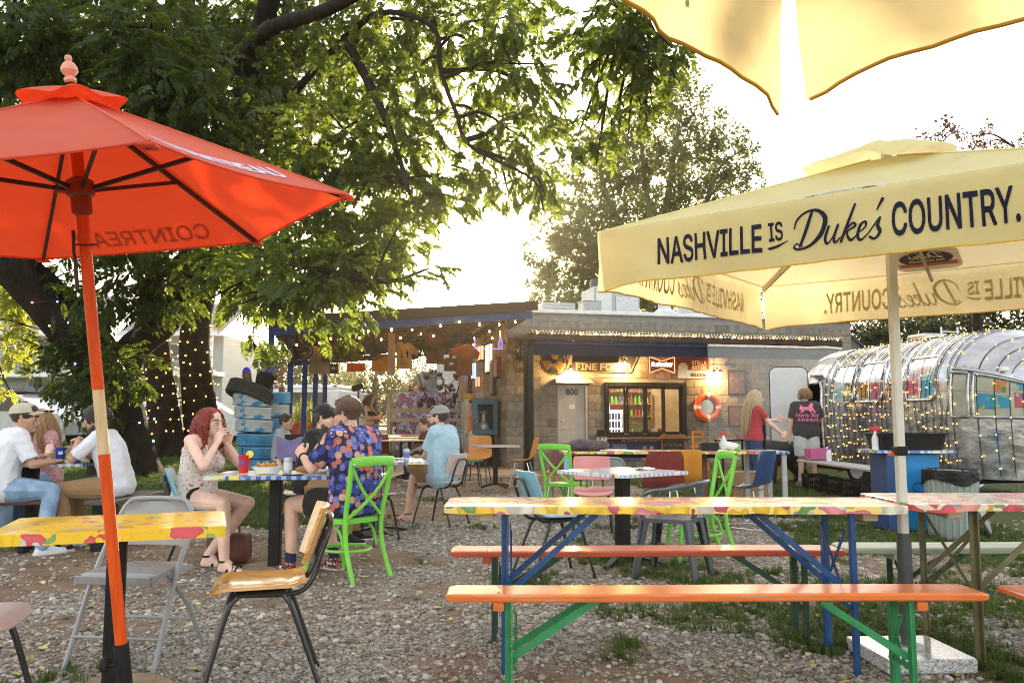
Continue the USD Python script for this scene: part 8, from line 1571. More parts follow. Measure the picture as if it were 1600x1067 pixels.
solo('sunglasses',cat(*[ell((s * .035,0,.018),(.028,.004,.018)) for s in (-1,1)],tube([(-.06,0,.025),(0,-.003,.027),(.06,0,.025)],.003,5),tube([(-.06,0,.025),(-.06,.10,.02)],.003,5),tube([(.06,0,.025),(.06,.10,.02)],.003,5)),black_paint,'black sunglasses lying on the left table by the tumblers','sunglasses',loc=on_table(-3.90,7.76,.772))
t = Thing('sunglasses','white edged sunglasses pushed up into the hair of the woman at the left table','sunglasses',pd(76,642,8.68)); t.part('lenses',cat(*[ell((s * .035,0,0),(.03,.012,.02),rotx(-.6)) for s in (-1,1)]),black_paint); t.part('frame',tube([(-.075,.06,-.01),(-.07,-.008,.01),(0,-.016,.015),(.07,-.008,.01),(.075,.06,-.01)],.005,6),pl_('white',(.72,.72,.70),.6))
solo('napkin',ruffle(xf(grid(lambda u,v: (u * .16 - .08,v * .12 - .06,.014 + .008 * np.sin(u * 7) * np.sin(v * 5 + 1)),12,9,.008)),.004,20),paper,'crumpled white napkin on the gingham table','napkin',loc=on_table(1.14,7.12,.757))
t = Thing('handbag','brown leather handbag on the gravel under the redheaded woman','bag',at(-2.35,6.95)); t.part('bag',ruffle(fin(MF.batch_hull([S((x,y,z),.05) for x in (-.12,.12) for y in (-.05,.05) for z in (.05,.20)]),.03,3),.012,9),M('leather',(.10,.028,.018),.45)); t.part('handle',tube(bez([(-.09,0,.22),(-.05,0,.33),(.05,0,.33),(.09,0,.22)],6),.010,8),M('leather',(.10,.028,.018),.45))
solo('bowl',lathe([(0,0),(.06,.0),(.10,.05),(.095,.05),(.055,.008),(0,.008)],24),pl_('white',(.72,.72,.70),.6),'white bowl on the table between the men in black and pale blue','bowl',loc=on_table(-1.45,8.60)); solo('plate',lathe([(0,0),(.11,.006),(.13,.016),(.11,.012),(0,.006)],24),pl_('white',(.72,.72,.70),.6),'white plate on the table between the men in black and pale blue','plate',loc=on_table(-1.22,8.80))
# benches of the left group
t = Thing('bench','dark red brown wooden bench under the man in the white T-shirt','bench',at(-4.85,7.38),math.radians(12)); t.part('seat',box((0,0,.45),(1.3,.28,.045),None,.01),M('bench_brown',(.11,.04,.028),.5,bump=.2,stretch=(1,8,8)))
for x in (-.5,.5): t.part('leg',box((x,0,.215),(.06,.24,.43),None,.006),black_paint)
t = Thing('bench','dark bench under the man in brown trousers','bench',at(-3.66,7.90),math.radians(90)); t.part('seat',box((0,0,.445),(1.1,.26,.045),None,.01),M('bench_dark',(.06,.05,.045),.5))
for x in (-.42,.42): t.part('leg',box((x,0,.21),(.05,.22,.42),None,.006),black_paint)
t = Thing('stool','low stool under the long haired woman at the left table','stool',at(-4.95,8.82)); t.part('seat',cyl((0,0,.43),(0,0,.47),.17,n=24),M('bench_dark',(.06,.05,.045),.5))
for a in (.5,2.6,4.7): t.part('leg',cyl((.12 * math.cos(a),.12 * math.sin(a),.43),(.17 * math.cos(a),.17 * math.sin(a),0),.014),black_paint)
t = Thing('stool','low stool under the person at the left edge','stool',at(-5.28,8.15)); t.part('seat',cyl((0,0,.43),(0,0,.47),.17,n=24),M('bench_dark',(.06,.05,.045),.5))
for a in (.5,2.6,4.7): t.part('leg',cyl((.12 * math.cos(a),.12 * math.sin(a),.43),(.17 * math.cos(a),.17 * math.sin(a),0),.014),black_paint)
# on the long table
LT = 10.55
def lt(x,px_=None): p = pd(x,700,LT); return (p[0],LT,float(gz(1.83,10.55)) + .789)
t = Thing('spray_bottle','white spray bottle with red trigger on the long table','bottle',lt(1131)); t.part('bottle',lathe([(0,0),(.04,0),(.04,.12),(.015,.17),(.015,.19),(0,.19)],16),pl_('white',(.72,.72,.70),.6)); t.part('trigger',cat(box((.0,0,.21),(.09,.03,.035),None,.006),bar((.02,0,.20),(.04,0,.15),.012,.012)),pl_('red',(.50,.015,.02)))
solo('cloth_rag',ruffle(ell((0,0,.05),(.13,.08,.055)),.03,14),paper,'bunched white rag on the long table beside the spray bottle','cloth',loc=lt(1138)); solo('green_box',box((0,0,.03),(.16,.12,.06),None,.01),pl_('lime',(.18,.42,.06)),'lime green box on the long table','box',loc=lt(1146)); solo('black_tray',box((0,0,.05),(.22,.16,.10),None,.01),black_paint,'black tray on the long table left of the rag','tray',loc=lt(1108))
solo('jacket',ruffle(ell((0,0,.06),(.30,.14,.075)),.05,9),M('jacket',(.025,.04,.10),.8,col2=(.16,.08,.06),scale=12),'crumpled navy jacket lying on the left end of the long table','jacket',loc=lt(917)); solo('menu_sheet',box((0,0,.006),(.36,.24,.01)),paper,'white sheet lying on the long table','paper',loc=lt(958))
t = Thing('figurine','round faced novelty figure in a black hat standing by the serving window','figurine',bl(bw(940,690,1.6)[0],1.6,0)); zf = bw(940,706,1.6)[1]
t.part('pedestal',box((0,0,(zf - .02) / 2),(.3,.3,zf - .02),None,.01),black_paint); t.part('body',lathe([(0,zf),(.17,zf + .02),(.18,zf + .14),(.10,zf + .24),(0,zf + .24)],20),M('fig_red',(.24,.05,.03),.6)); fh = t.part('face',ell((0,-.02,zf + .30),(.13,.11,.12)),M('fig_white',(.66,.6,.52),.6)); t.part('hat',lathe([(.17,zf + .37),(.17,zf + .385),(.12,zf + .39),(.11,zf + .52),(0,zf + .53)],20),black_paint)
for s in (-1,1): t.part('eye',ell((s * .045,-.115,zf + .32),(.022,.015,.026),sub=1),black_paint,parent=fh)
t.part('mouth',tube([(-.05,-.115,zf + .26),(0,-.13,zf + .245),(.05,-.115,zf + .26)],.006,5),black_paint,parent=fh)
hc_u,_ = bw(1098,690,1.0)
t = Thing('high_chair','orange wooden high chair folded against the block wall','chair',bl(hc_u,1.2,0),BA); yc = M('high_chair',(.62,.22,.02),.5)
for s in (-1,1): t.part('leg',bar((s * .17,-.1,0),(s * .12,.08,.92),.045,.03),yc); t.part('leg',bar((s * .17,.2,0),(s * .13,.0,.60),.045,.03),yc)
for z in (.2,.45,.62,.78,.9): t.part('slat',bar((-.16 + z * .03,-.09 + z * .17,z),(.16 - z * .03,-.09 + z * .17,z),.03,.05),yc)
t.part('seat',box((0,.06,.55),(.30,.26,.02)),yc)
t = Thing('service_cart','black service cart behind the woman in the red T-shirt','cart',at(3.58,13.4)); t.part('frame',cat(*[box((x,y,.44),(.03,.03,.88)) for x in (-.22,.22) for y in (-.22,.22)]),black_paint)
for z in (.25,.86): t.part('shelf',box((0,0,z),(.50,.5,.03),None,.006),black_paint)
solo('bread_basket',lathe([(0,0),(.11,0),(.15,.10),(.14,.10),(.10,.01),(0,.01)],20),M('basket_pink',(.55,.33,.25),.7,bump=.4),'round pale basket on the cart beside the blonde woman','basket',loc=at(3.74,13.3)[:2] + (at(3.74,13.3)[2] + .877,))
solo('cardboard_box',box((0,0,.22),(.5,.4,.44),None,.004),M('card',(.30,.17,.085),.8),'brown cardboard box under the side table before the trailer door','box',loc=at(3.40,12.0))
# beside the trailer
t = Thing('shelf_bench','pale plank shelf on black milk crates along the trailer','bench',at(5.12,12.75)); wq = M('plank_grey',(.40,.39,.36),.6,bump=.2,stretch=(8,1,8))
t.part('plank',box((0,0,.50),(.46,2.9,.035),None,.005),wq)
def crate(lab,loc,rz,grp=None):
    t = Thing('milk_crate',lab,'crate',loc,rz,grp); W_ = .33; H_ = .27
    for a in range(4):
        R = rotz(a * math.pi / 2); t.part('side',cat(*[xf(box((x,W_ / 2,H_ / 2),(.014,.012,H_ - .06)),R) for x in np.linspace(-W_ / 2 + .02,W_ / 2 - .02,8)],xf(box((0,W_ / 2,.02),(W_,.014,.05)),R),xf(box((0,W_ / 2,H_ - .025),(W_,.018,.05)),R),xf(box((0,W_ / 2,H_ * .5),(W_,.014,.02)),R)),black_paint)
    t.part('bottom',box((0,0,.012),(W_ - .02,W_ - .02,.012)),black_paint); return t
nm = ['farthest','second farthest','middle','second nearest','nearest']
for k in range(5):
    y = 11.55 + k * .6; base = float(gz(5.1,y))
    crate(f'black milk crate under the plank, {nm[4-k]} along the trailer',(5.10,y,base),.1 * (k % 3 - 1))
    if k < 3: crate(f'black milk crate stacked under the plank top, {nm[4-k]} along the trailer',(5.11,y,base + .212),.06 * (1 - k % 3)) if False else None
solo('pink_box',box((0,0,.09),(.36,.30,.18),None,.008),M('pink_box',(.50,.10,.26),.6),'magenta box on the plank shelf behind the charcoal T-shirt','box',loc=(5.15,13.9,float(gz(5.15,13.9)) + .518)); t = Thing('squeeze_bottle','white squeeze bottle with blue cap on the plank shelf','bottle',(5.10,13.3,float(gz(5.1,13.3)) + .518)); t.part('bottle',lathe([(0,0),(.04,0),(.042,.14),(.02,.19),(0,.19)],16),pl_('white',(.72,.72,.70),.6)); t.part('cap',lathe([(.018,.19),(.02,.20),(.008,.25),(0,.25)],12),pl_('blue',(.012,.05,.30)))
# bus tub on the blue stand
bx_ = at(4.28,9.0); t = Thing('bus_station','bright blue painted stand with a patterned blue top beside the trailer','cabinet',bx_,math.radians(-3)); bs = M('bright_blue',(.012,.20,.46),.45,var=.12,bump=.1)
t.part('cabinet',cat(box((0,.02,.42),(.52,.5,.80),None,.008)),bs); t.part('side_board',box((-.25,-.05,.42),(.12,.46,.79)),M('dark_blue',(.012,.055,.16),.5)); t.part('tabletop',xf(slab(.84,.6,.03,.04),None,(0,0,.86)),ging2)
for (x,z,r) in ((.12,.62,.05),(.18,.40,.06),(.02,.48,.045)): t.part('painted_squiggle',tube([(x + r * math.cos(a) * (1 + .3 * math.sin(2 * a)),-.232,z + r * math.sin(a)) for a in np.linspace(0,5.4,18)],.005,5),M('paint_navy',(.015,.03,.16),.5))
t = Thing('bus_tub','black plastic bus tub on the bright blue stand','tub',(bx_[0],bx_[1] - .02,bx_[2] + .862)); t.part('tub',cat(grid(lambda u,v: np.stack([(.32 + .03 * u) * np.sign(np.cos(v * 2 * np.pi)) * np.abs(np.cos(v * 2 * np.pi)) ** .25,(.22 + .03 * u) * np.sign(np.sin(v * 2 * np.pi)) * np.abs(np.sin(v * 2 * np.pi)) ** .25,.005 + .165 * u],-1),5,65,.004),box((0,0,.006),(.6,.4,.01))),black_paint); t.part('rim',tube([(.355 * math.copysign(abs(math.cos(a)) ** .25,math.cos(a)),.255 * math.copysign(abs(math.sin(a)) ** .25,math.sin(a)),.17) for a in np.linspace(0,6.283,64,endpoint=False)],.008,6,closed=True),black_paint)
t = Thing('spray_bottle','white spray bottle with red trigger at the left of the bus tub','bottle',(bx_[0] - .37,bx_[1] - .12,bx_[2] + .862)); t.part('bottle',lathe([(0,0),(.035,0),(.035,.12),(.013,.18),(.013,.20),(0,.20)],16),pl_('white',(.72,.72,.70),.6)); t.part('trigger',cat(box((.0,0,.225),(.10,.035,.045),None,.006),bar((.02,0,.21),(.04,0,.15),.014,.014)),pl_('red',(.50,.015,.02)))
bn = at(4.42,8.35); t = Thing('trash_bin','ribbed galvanised trash can with a black bag over its rim','bin',bn)
t.part('can',grid(lambda u,v: np.stack([(.215 + .035 * u + .006 * np.sign(np.sin(v * 2 * np.pi * 24))) * np.cos(v * 2 * np.pi),(.215 + .035 * u + .006 * np.sign(np.sin(v * 2 * np.pi * 24))) * np.sin(v * 2 * np.pi),.66 * u],-1),3,24 * 8 + 1),M('galv_green',(.33,.37,.34),.4,metal=.6)); t.part('bottom',cyl((0,0,.01),(0,0,.03),.21,n=28),galv)
t.part('bag',ruffle(grid(lambda u,v: np.stack([(.262 + .012 * np.sin(v * 44) * u - .04 * np.clip(.25 - u,0,1)) * np.cos(v * 2 * np.pi),(.262 + .012 * np.sin(v * 44) * u - .04 * np.clip(.25 - u,0,1)) * np.sin(v * 2 * np.pi),.69 - .14 * u - .03 * u * np.sin(v * 19) - .25 * np.clip(.12 - u,0,1)],-1),9,120,.002),.008,18),M('bag_black',(.010,.010,.011),.35,spec=.25)); t.part('bag_mouth',ruffle(cyl((0,0,.56),(0,0,.60),.24,n=28),.02,9),M('bag_black',(.010,.010,.011),.35,spec=.25))
t.part('handle',tube(bez([(.255,-.05,.5),(.32,0,.52),(.255,.05,.5)],5),.008,6),galv)
t = Thing('bin_lid','round galvanised bin lid leaning beside the trash can','lid',at(4.74,8.45)); t.part('lid',xf(lathe([(0,.05),(.10,.045),(.24,.02),(.265,0),(.27,.02),(.26,.03),(0,.06)],36),rotz(1.0) @ rotx(1.25),(0,0,.26)),M('lid_zinc',(.20,.21,.21),.4,metal=.7)); t.part('handle',xf(tube(bez([(-.06,0,.055),(-.04,0,.09),(.04,0,.09),(.06,0,.055)],5),.008,6),rotz(1.0) @ rotx(1.25),(0,0,.26)),galv)
# ================================================================== beyond the yard
tyre_b = M('tyre_blue',(.03,.20,.40),.6,col2=(.10,.34,.52),scale=5,bump=.3,bscale=30); tyre_w = Mnodes('tyre_white',{'tc': ('texture_coordinate',{}),'mp': ('mapping',{'scale': (1,1,2.2)}),'n': ('noise_texture',{'scale': 3.2,'detail': 6.0,'roughness': .6}),'r': ('rgb_ramp',{'ramp': [(.40,(.03,.20,.42)),(.44,(.30,.40,.46)),(.47,(.46,.48,.46)),(.7,(.36,.38,.36))]}),'p': ('principled_bsdf',{'roughness': .6})},[('tc.object','mp.vector'),('mp.vector','n.vector'),('n.fac','r.fac'),('r.color','p.base_color')],'p.BSDF'); rub = M('tyre_black',(.035,.033,.028),.8,var=.3,bump=.4,bscale=40)
def tyre(lab,p,R,r,w,mt,grp=None):
    t = Thing('tyre',lab,'tyre',p,0,grp); pr_ = [(r * .58,-w * .36),(r * .80,-w * .5),(r * .96,-w * .46),(r,-w * .38)]
    for k in range(-4,5): pr_ += [(r - (.012 if k % 2 else 0),w * .36 * k / 4.4),(r - (.012 if k % 2 else 0),w * .36 * (k + .6) / 4.4)]
    pr_ += [(r,w * .38),(r * .96,w * .46),(r * .80,w * .5),(r * .58,w * .36),(r * .62,0),(r * .58,-w * .36)]; t.part('casing',xf(lathe(pr_,40),R),mt); t.part('bead',xf(tube([(r * .58 * math.cos(a),r * .58 * math.sin(a),w * .36) for a in np.linspace(0,6.283,32,endpoint=False)],.012,6,closed=True),R),rub); return t
TY = 13.6; nm = ['bottom','second from the bottom','third from the bottom','fourth from the bottom','fifth from the bottom']
for k in range(6):
    p = pd(403 - k * 2.0,727 - k * 20.5,TY); tyre(f'blue and white painted tyre in the near stack, {(nm + ["sixth from the bottom"])[k]}',p,rotx(.03 * (k % 3 - 1)) @ roty(.05),.30,.205,tyre_w if k in (3,4,5) else tyre_b)
for k in range(6):
    p = pd(420 + k * 1.8,722 - k * 20.0,TY + .55); tyre(f'blue painted tyre in the rear stack, {(nm + ["top"])[k]}',p,rotx(.04 * (k % 2)) @ roty(-.03),.27,.205,tyre_w if k == 4 else tyre_b)
tyre('big black tyre tilted on top of the painted stack',pd(390,614,TY),roty(.30) @ rotx(-.30),.38,.24,rub)
t = Thing('planter_boot','dark boot shaped planter with purple caps on top of the tyre stack','planter',pd(410,606,TY)); t.part('bucket',xf(lathe([(0,0),(.13,0),(.17,.26),(.16,.26),(.12,.02),(0,.02)],18),roty(.3)),black_paint); t.part('bucket',xf(lathe([(0,0),(.05,0),(.08,.18),(.07,.18),(0,.03)],16),roty(-.3),(-.22,0,.06)),M('pot_rust',(.20,.09,.03),.7)); vio = M('violet_cap',(.05,.02,.36),.4); t.part('cap',ell((.14,0,.27),(.10,.09,.10),roty(.5)),vio); t.part('cap',ell((-.27,0,.26),(.07,.07,.09)),vio); t.part('strap',bar((-.02,-.05,.24),(.16,-.05,.33),.03,.03),M('pot_rust',(.20,.09,.03),.7))
t = Thing('wood_post','orange brown wooden post right of the tyre stacks','post',pd(438,700,14.4) * A([1,1,0]) + A([0,0,.25])); t.part('post',box((0,0,.75),(.09,.09,1.5),None,.006),M('post_orange',(.30,.12,.04),.6))
solo('purple_jacket',ruffle(grid(lambda u,v: ((u - .5) * (.52 + .12 * np.sin(v * 3.1)),.07 * np.cos(v * np.pi) + .02 * np.sin(u * 15),.10 * np.sin(v * np.pi) - .38 * np.abs(v - .5) * 2 + .03 * np.sin(u * 9 + v * 4)),22,22,.015),.02,9),M('jacket_purple',(.22,.17,.36),.8),'purple jacket hung over a chair behind the man in black','jacket',loc=pd(466,694,12.4))
t = Thing('chair_back','dark chair that holds the purple jacket','chair',pd(466,700,12.5) * A([1,1,0]) + A([0,0,float(gz(-3.2,12.5))])); t.part('backrest',box((0,0,.72),(.42,.03,.26),None,.01),black_paint); t.part('seat',box((0,-.2,.45),(.42,.40,.03),None,.01),black_paint)
for x in (-.18,.18):
    t.part('leg',cyl((x,0,0),(x,0,.85),.012),black_paint); t.part('leg',cyl((x,-.38,0),(x,-.38,.45),.012),black_paint)
# flower bed and bus behind the posts
for (x,y,Y,c,lab) in ((473,655,21,(.35,.37,.05),'tall yellow green grasses in a red planter behind the blue posts'),(488,668,20.6,(.62,.30,.03),'orange flowers in a low planter behind the blue posts')):
    p = pd(x,y,Y); p0 = p * A([1,1,0]) + A([0,0,.1]); t = Thing('planter',lab,'planter',p0); t.part('box',box((0,0,p[2] * .5 - .1),(.75,.35,p[2] - .2),None,.01),M('planter_red',(.40,.05,.03),.6)); t.part('foliage',xf(tuft(int(x),70,.75 if x < 480 else .3,.02,.16),None,(0,0,p[2] - .2)),leafmat('planter_' + str(int(x)),tuple(A(c) * .7),c,c))
bus = Thing('white_bus','white bus with blue graffiti along its side parked behind the patio','bus',pd(513,668,33) * A([1,1,0]),math.radians(-4)); bw_m = M('bus_white',(.66,.66,.63),.4); Lb = 2.75; zb0,zb1 = .65,2.35
bus.part('body',cat(box((0,0,(zb0 + zb1) / 2),(Lb,6.0,zb1 - zb0),None,.12)),bw_m); bus.part('roof_cap',box((0,-.02,zb1 + .02),(Lb * .96,5.9,.22),None,.09),bw_m)
graf_n = {'tc': ('texture_coordinate',{}),'mp': ('mapping',{'scale': (1.6,1.6,.9)}),'n': ('noise_texture',{'scale': 1.3,'detail': 3.0,'distortion': 2.5}),'r': ('rgb_ramp',{'ramp': [(0,(.02,.10,.36)),(.36,(.05,.22,.50)),(.45,(.02,.02,.05)),(.5,(.25,.16,.42)),(.56,(.50,.48,.55)),(.62,(.06,.28,.55)),(.72,(.16,.08,.28))]}),'p': ('principled_bsdf',{'roughness': .55})}
graf = Mnodes('graffiti_blue',graf_n,[('tc.object','mp.vector'),('mp.vector','n.vector'),('n.color','se.color'),('n.fac','r.fac'),('r.color','p.base_color')][0:2] + [('n.fac','r.fac'),('r.color','p.base_color')],'p.BSDF')
bus.part('rear_panel',box((0,-3.03,1.05),(Lb * .9,.04,.75),None,.01),graf); bus.part('window',box((-.05,-3.03,1.95),(Lb * .62,.04,.5),None,.02),M('bus_glass',(.02,.022,.025),.08))
for s in (-1,1): bus.part('marker_lamp',box((s * 1.1,-2.99,zb1 + .08),(.14,.04,.05),None,.01),pl_('red',(.50,.015,.02))); bus.part('wheel',xf(lathe([(0,-.12),(.36,-.12),(.40,-.06),(.40,.06),(.36,.12),(0,.12)],24),roty(math.pi / 2),(s * 1.15,-1.8,.40)),rub)
bus.part('lettering',onto(text('FALSTS',.13,.01,True,center=True),(.2,-2.985,zb1 + .03),(1,0,0),(0,0,1)),M('bus_letter',(.40,.40,.40),.5)); bus.part('underframe',box((0,0,.55),(2.2,5.6,.2)),black_paint)
graf2 = Mnodes('graffiti_purple',{**graf_n,'n': ('noise_texture',{'scale': 1.1,'detail': 4.0,'distortion': 2.2}),'r': ('rgb_ramp',{'ramp': [(0,(.10,.06,.22)),(.38,(.30,.22,.46)),(.45,(.55,.52,.60)),(.49,(.05,.05,.10)),(.53,(.42,.05,.08)),(.58,(.16,.15,.38)),(.64,(.48,.40,.56)),(.75,(.28,.06,.12))]}),'p': ('principled_bsdf',{'roughness': .6})},[('tc.object','mp.vector'),('mp.vector','n.vector'),('n.fac','r.fac'),('r.color','p.base_color')],'p.BSDF')
fa,fb_ = pd(619,670,27.5) * A([1,1,0]),pd(752,670,27.5) * A([1,1,0]); fzt = pd(680,612,27.5)[2]
t = Thing('graffiti_fence','board fence sprayed with purple and red graffiti beyond the patio','fence',(fa + fb_) / 2); n_ = 17; wf_ = (fb_ - fa)[0] / n_
for k in range(n_): t.part('board',box(((k + .5 - n_ / 2) * wf_,.006 * (k % 2),fzt / 2),(wf_ - .008,.025,fzt - .02 * (k % 3))),graf2)
t.part('rail',box((0,.05,fzt * .8),(n_ * wf_,.05,.08)),graf2)
t = Thing('rail_fence','pale wooden rail fence in front of the graffiti','fence',pd(680,670,25) * A([1,1,0])); z1_,z2_ = pd(680,641,25)[2],pd(680,656,25)[2]; wl2 = 2.9; pf = M('fence_pale',(.46,.40,.32),.7)
for z in (z1_,z2_): t.part('rail',box((0,0,z),(wl2,.05,.12),None,.006),pf)
for x in (-1.42,0,1.42): t.part('post',box((x,.07,z1_ / 2 + .05),(.1,.1,z1_ + .2),None,.006),pf)
gt_ = Thing('pipe_gate','grey pipe farm gate beside the rail fence','gate',pd(577,670,25.5) * A([1,1,0])); gm2 = M('gate_grey',(.20,.21,.22),.45,metal=.4); wg = 1.25
for z in (.45,.72,1.0,1.28,1.62): gt_.part('bar',cyl((-wg / 2,0,z),(wg / 2,0,z),.026),gm2)
gt_.part('frame',tube(bez([(-wg / 2,0,.3),(-wg / 2,0,1.62)],2),.03,8),gm2); gt_.part('frame',tube(bez([(wg / 2,0,.3),(wg / 2,0,1.4),(wg / 2 - .15,0,1.62)],4),.03,8),gm2)
t = Thing('gate_post','wooden gate post with a pale notice','post',pd(609,670,25.2) * A([1,1,0])); t.part('post',box((0,0,.95),(.16,.16,1.9),None,.01),pf); t.part('notice',box((.05,-.09,1.35),(.3,.01,.35)),paper)
t = Thing('dark_shrub','reddish brown shrub in front of the graffiti fence','plant',pd(695,660,26.5) * A([1,1,0])); t.part('stems',cat(*[tube(bez([(0,0,0),(x * .4,0,1.2),(x,.1,2.3 + .4 * math.sin(x * 5))],4),.02,5) for x in (-.9,-.4,0,.5,1.0)]),bark); t.part('foliage',cat(*[xf(frond_ball(60,.28,int(50 + x * 20),.2,1,.05,.16),None,(x,.1,z)) for x,z in ((-.9,2.2),(-.4,2.6),(0,2.2),(.5,2.5),(1.0,2.1),(-.6,1.7),(.4,1.8),(.9,1.6),(0,1.5))]),leafmat('leaf_plum',(.05,.028,.02),(.11,.06,.04),(.16,.08,.04)))
t = Thing('closed_umbrella','furled pale parasol by the far end of the side wall','umbrella',pd(724,668,24) * A([1,1,0])); t.part('canopy',lathe([(.0,3.0),(.05,2.9),(.16,1.9),(.12,1.75),(0,1.75)],14),cloth('parasol_pale',(.55,.52,.46),.3)); t.part('pole',cyl((0,0,0),(0,0,3.05),.025),galv)
t = Thing('yellow_bin','yellow box on a stand by the far end of the wall','box',pd(733,680,21.5) * A([1,1,0])); zz_ = pd(733,619,21.5)[2]; t.part('box',box((0,0,zz_),(.28,.3,.12),None,.01),M('yellow_box',(.70,.42,.03),.5)); t.part('stand',box((0,0,zz_ / 2),(.24,.24,zz_ - .13)),paper)
t = Thing('speaker_pole','black floodlight on a slim post in front of the bus','lamp',pd(559,670,24) * A([1,1,0])); zz_ = pd(559,608,24)[2]; t.part('pole',cyl((0,0,0),(0,0,zz_),.03),M('pole_brown',(.10,.05,.03),.6)); t.part('head',box((-.02,0,zz_ + .05),(.36,.2,.16),roty(-.3),.03),black_paint)
# grey roofed house
hs = Thing('grey_house','house with broad grey shingle roof and low chimney behind the graffiti fence','house',pd(690,668,38) * A([1,1,0])); zr_,ze = pd(690,576,38)[2],pd(690,622,38)[2]; hw = 4.6
shn = Mnodes('shingles',{'tc': ('texture_coordinate',{}),'b': ('brick_texture',{'scale': 1.0,'brick_width': .28,'row_height': .13,'mortar_size': .008,'color1': (.07,.07,.077),'color2': (.105,.105,.112),'mortar': (.04,.04,.043)}),'n': ('noise_texture',{'scale': 2.0,'detail': 6.0}),'m': ('mix_color',{'blend_type': 'overlay','fac': .5}),'p': ('principled_bsdf',{'roughness': 1.0,'specular_ior_level': 0.0})},[('tc.object','b.vector'),('tc.object','n.vector'),('b.color','m.a'),('n.color','m.b'),('m.result','p.base_color')],'p.BSDF')
hs.part('wall',box((0,2.6,ze / 2),(hw,5.0,ze)),M('siding',(.50,.48,.44),.7)); hr = hs.part('roof',cat(poly([(-hw / 2 - .3,ze),(hw / 2 + .3,ze),(hw / 2 + .3,zr_),(-hw / 2 + 1.2,zr_)],.08,(0,0,0),(1,0,0),(0,.0,1)) if False else grid(lambda u,v: ((-hw / 2 - .3) * (1 - u) + (hw / 2 + .3) * u + (1 - u) * v * 1.4,-.3 + 2.9 * v,ze + (zr_ - ze) * v),2,2,.08),grid(lambda u,v: ((-hw / 2 - .3) * (1 - u) + (hw / 2 + .3) * u + (1 - u) * v * 1.4,5.5 - 2.9 * v,ze + (zr_ - ze) * v),2,2,.08),(np.array([[-hw / 2 - .3,-.3,ze],[-hw / 2 - .3,5.5,ze],[-hw / 2 + 1.1,2.6,zr_]]),np.array([[0,2,1]]))),shn); hs.part('ridge',box((.7,2.6,zr_ + .03),(hw - .9,.16,.05)),white_metal,parent=hr); hs.part('chimney',box((-.15,2.3,zr_ + .1),(.5,.5,1.1),None,.02),M('chimney_green',(.30,.33,.14),.8),parent=hr); hs.part('gable',poly([(-1.2,zr_ - 1.4),(.9,zr_ - 1.4),(.9,zr_ - .1)],.1,(-.9,1.1,0),(1,0,0),(0,0,1)),shn)
wh = Thing('white_house','pale house with a grey roof behind the far end of the bar wall','house',pd(745,668,50) * A([1,1,0])); zt_ = pd(745,548,50)[2]; wh.part('wall',box((0,2,zt_ * .45),(5.0,4,zt_ * .9)),M('siding',(.50,.48,.44),.7)); wh.part('roof',grid(lambda u,v: ((u - .5) * 5.6,-.2 + 2.2 * v,zt_ * .86 + v * 1.6),2,2,.1),shn)
# balcony houses on the left
sid = Mnodes('lap_siding',{'tc': ('texture_coordinate',{}),'s': ('separate_xyz',{}),'m': ('math',{'math_type': 'multiply','value2': 6.5}),'f': ('math',{'math_type': 'fraction'}),'b': ('bump',{'strength': .8,'distance': .03}),'p': ('principled_bsdf',{'base_color': (.42,.44,.44),'roughness': .6})},[('tc.object','s.vector'),('s.z','m.value1'),('m.value','f.value1'),('f.value','b.height'),('b.normal','p.normal')],'p.BSDF'); dglass = M('dark_glass',(.03,.035,.04),.06); trim = M('trim_white',(.70,.70,.68),.5)
def house(lab,xl,xr,Y,levels,seed):
    p0 = pd((xl + xr) / 2,668,Y) * A([1,1,0]); t = Thing('balcony_house',lab,'house',p0); s = Y / FPX; w = (xr - xl) * s; zof = lambda y: pd((xl + xr) / 2,y,Y)[2]; ztop = zof(levels['eave']); t.part('wall',box((0,4.2,ztop / 2),(w,6.0,ztop)),sid)
    zd = zof(levels['deck']); t.part('deck',box((0,.55,zd - .1),(w + .2,1.5,.22),None,.02),trim); zrail = zof(levels['rail']); rl = t.part('railing',cat(box((0,-.15,zrail),(w,.06,.07)),box((0,-.15,zd + .12),(w,.05,.05))),M('rail_grey',(.22,.22,.23),.5))
    n = int(w / .14)
    for k in range(min(n,70)): t.part('baluster',box(((k + .5 - n / 2) * .14,-.15,(zd + zrail) / 2 + .05),(.025,.025,zrail - zd - .12)),M('rail_grey',(.22,.22,.23),.5),parent=rl)
    for x in np.linspace(-w / 2 + .1,w / 2 - .1,max(2,int(w / 2.6) + 1)): t.part('post',box((x,-.1,zd / 2),(.16,.16,zd - .2)),M('post_dark',(.06,.05,.045),.6)); t.part('post',box((x,-.1,(zd + ztop) / 2 + .1),(.12,.12,ztop - zd - .2)),trim)
    t.part('roof',grid(lambda u,v: ((u - .5) * (w + .6),-.55 + 4.4 * v,ztop - .05 + v * (zof(levels['ridge']) - ztop)),2,2,.14),M('roof_tan',(.26,.22,.19),.85)); t.part('fascia',box((0,-.55,ztop - .08),(w + .6,.05,.22)),trim)
    for (fx,ww,lo,hi) in levels['win']:
        z0,z1 = zof(lo),zof(hi); wn = t.part('window',cat(box((fx * w,1.17,(z0 + z1) / 2),(ww + .16,.06,z1 - z0 + .16),None,.01)),trim); t.part('pane',box((fx * w,1.13,(z0 + z1) / 2),(ww,.03,z1 - z0)),dglass,parent=wn)
    return t
house('two storey balcony house at the left edge behind the bright tree',-60,112,36,dict(eave=520,ridge=440,deck=582,rail=560,win=[(.12,1.0,560,530),(.34,.9,560,530),(-.1,.9,560,530),(.30,1.0,620,590),(.05,1.0,622,592)]),1)
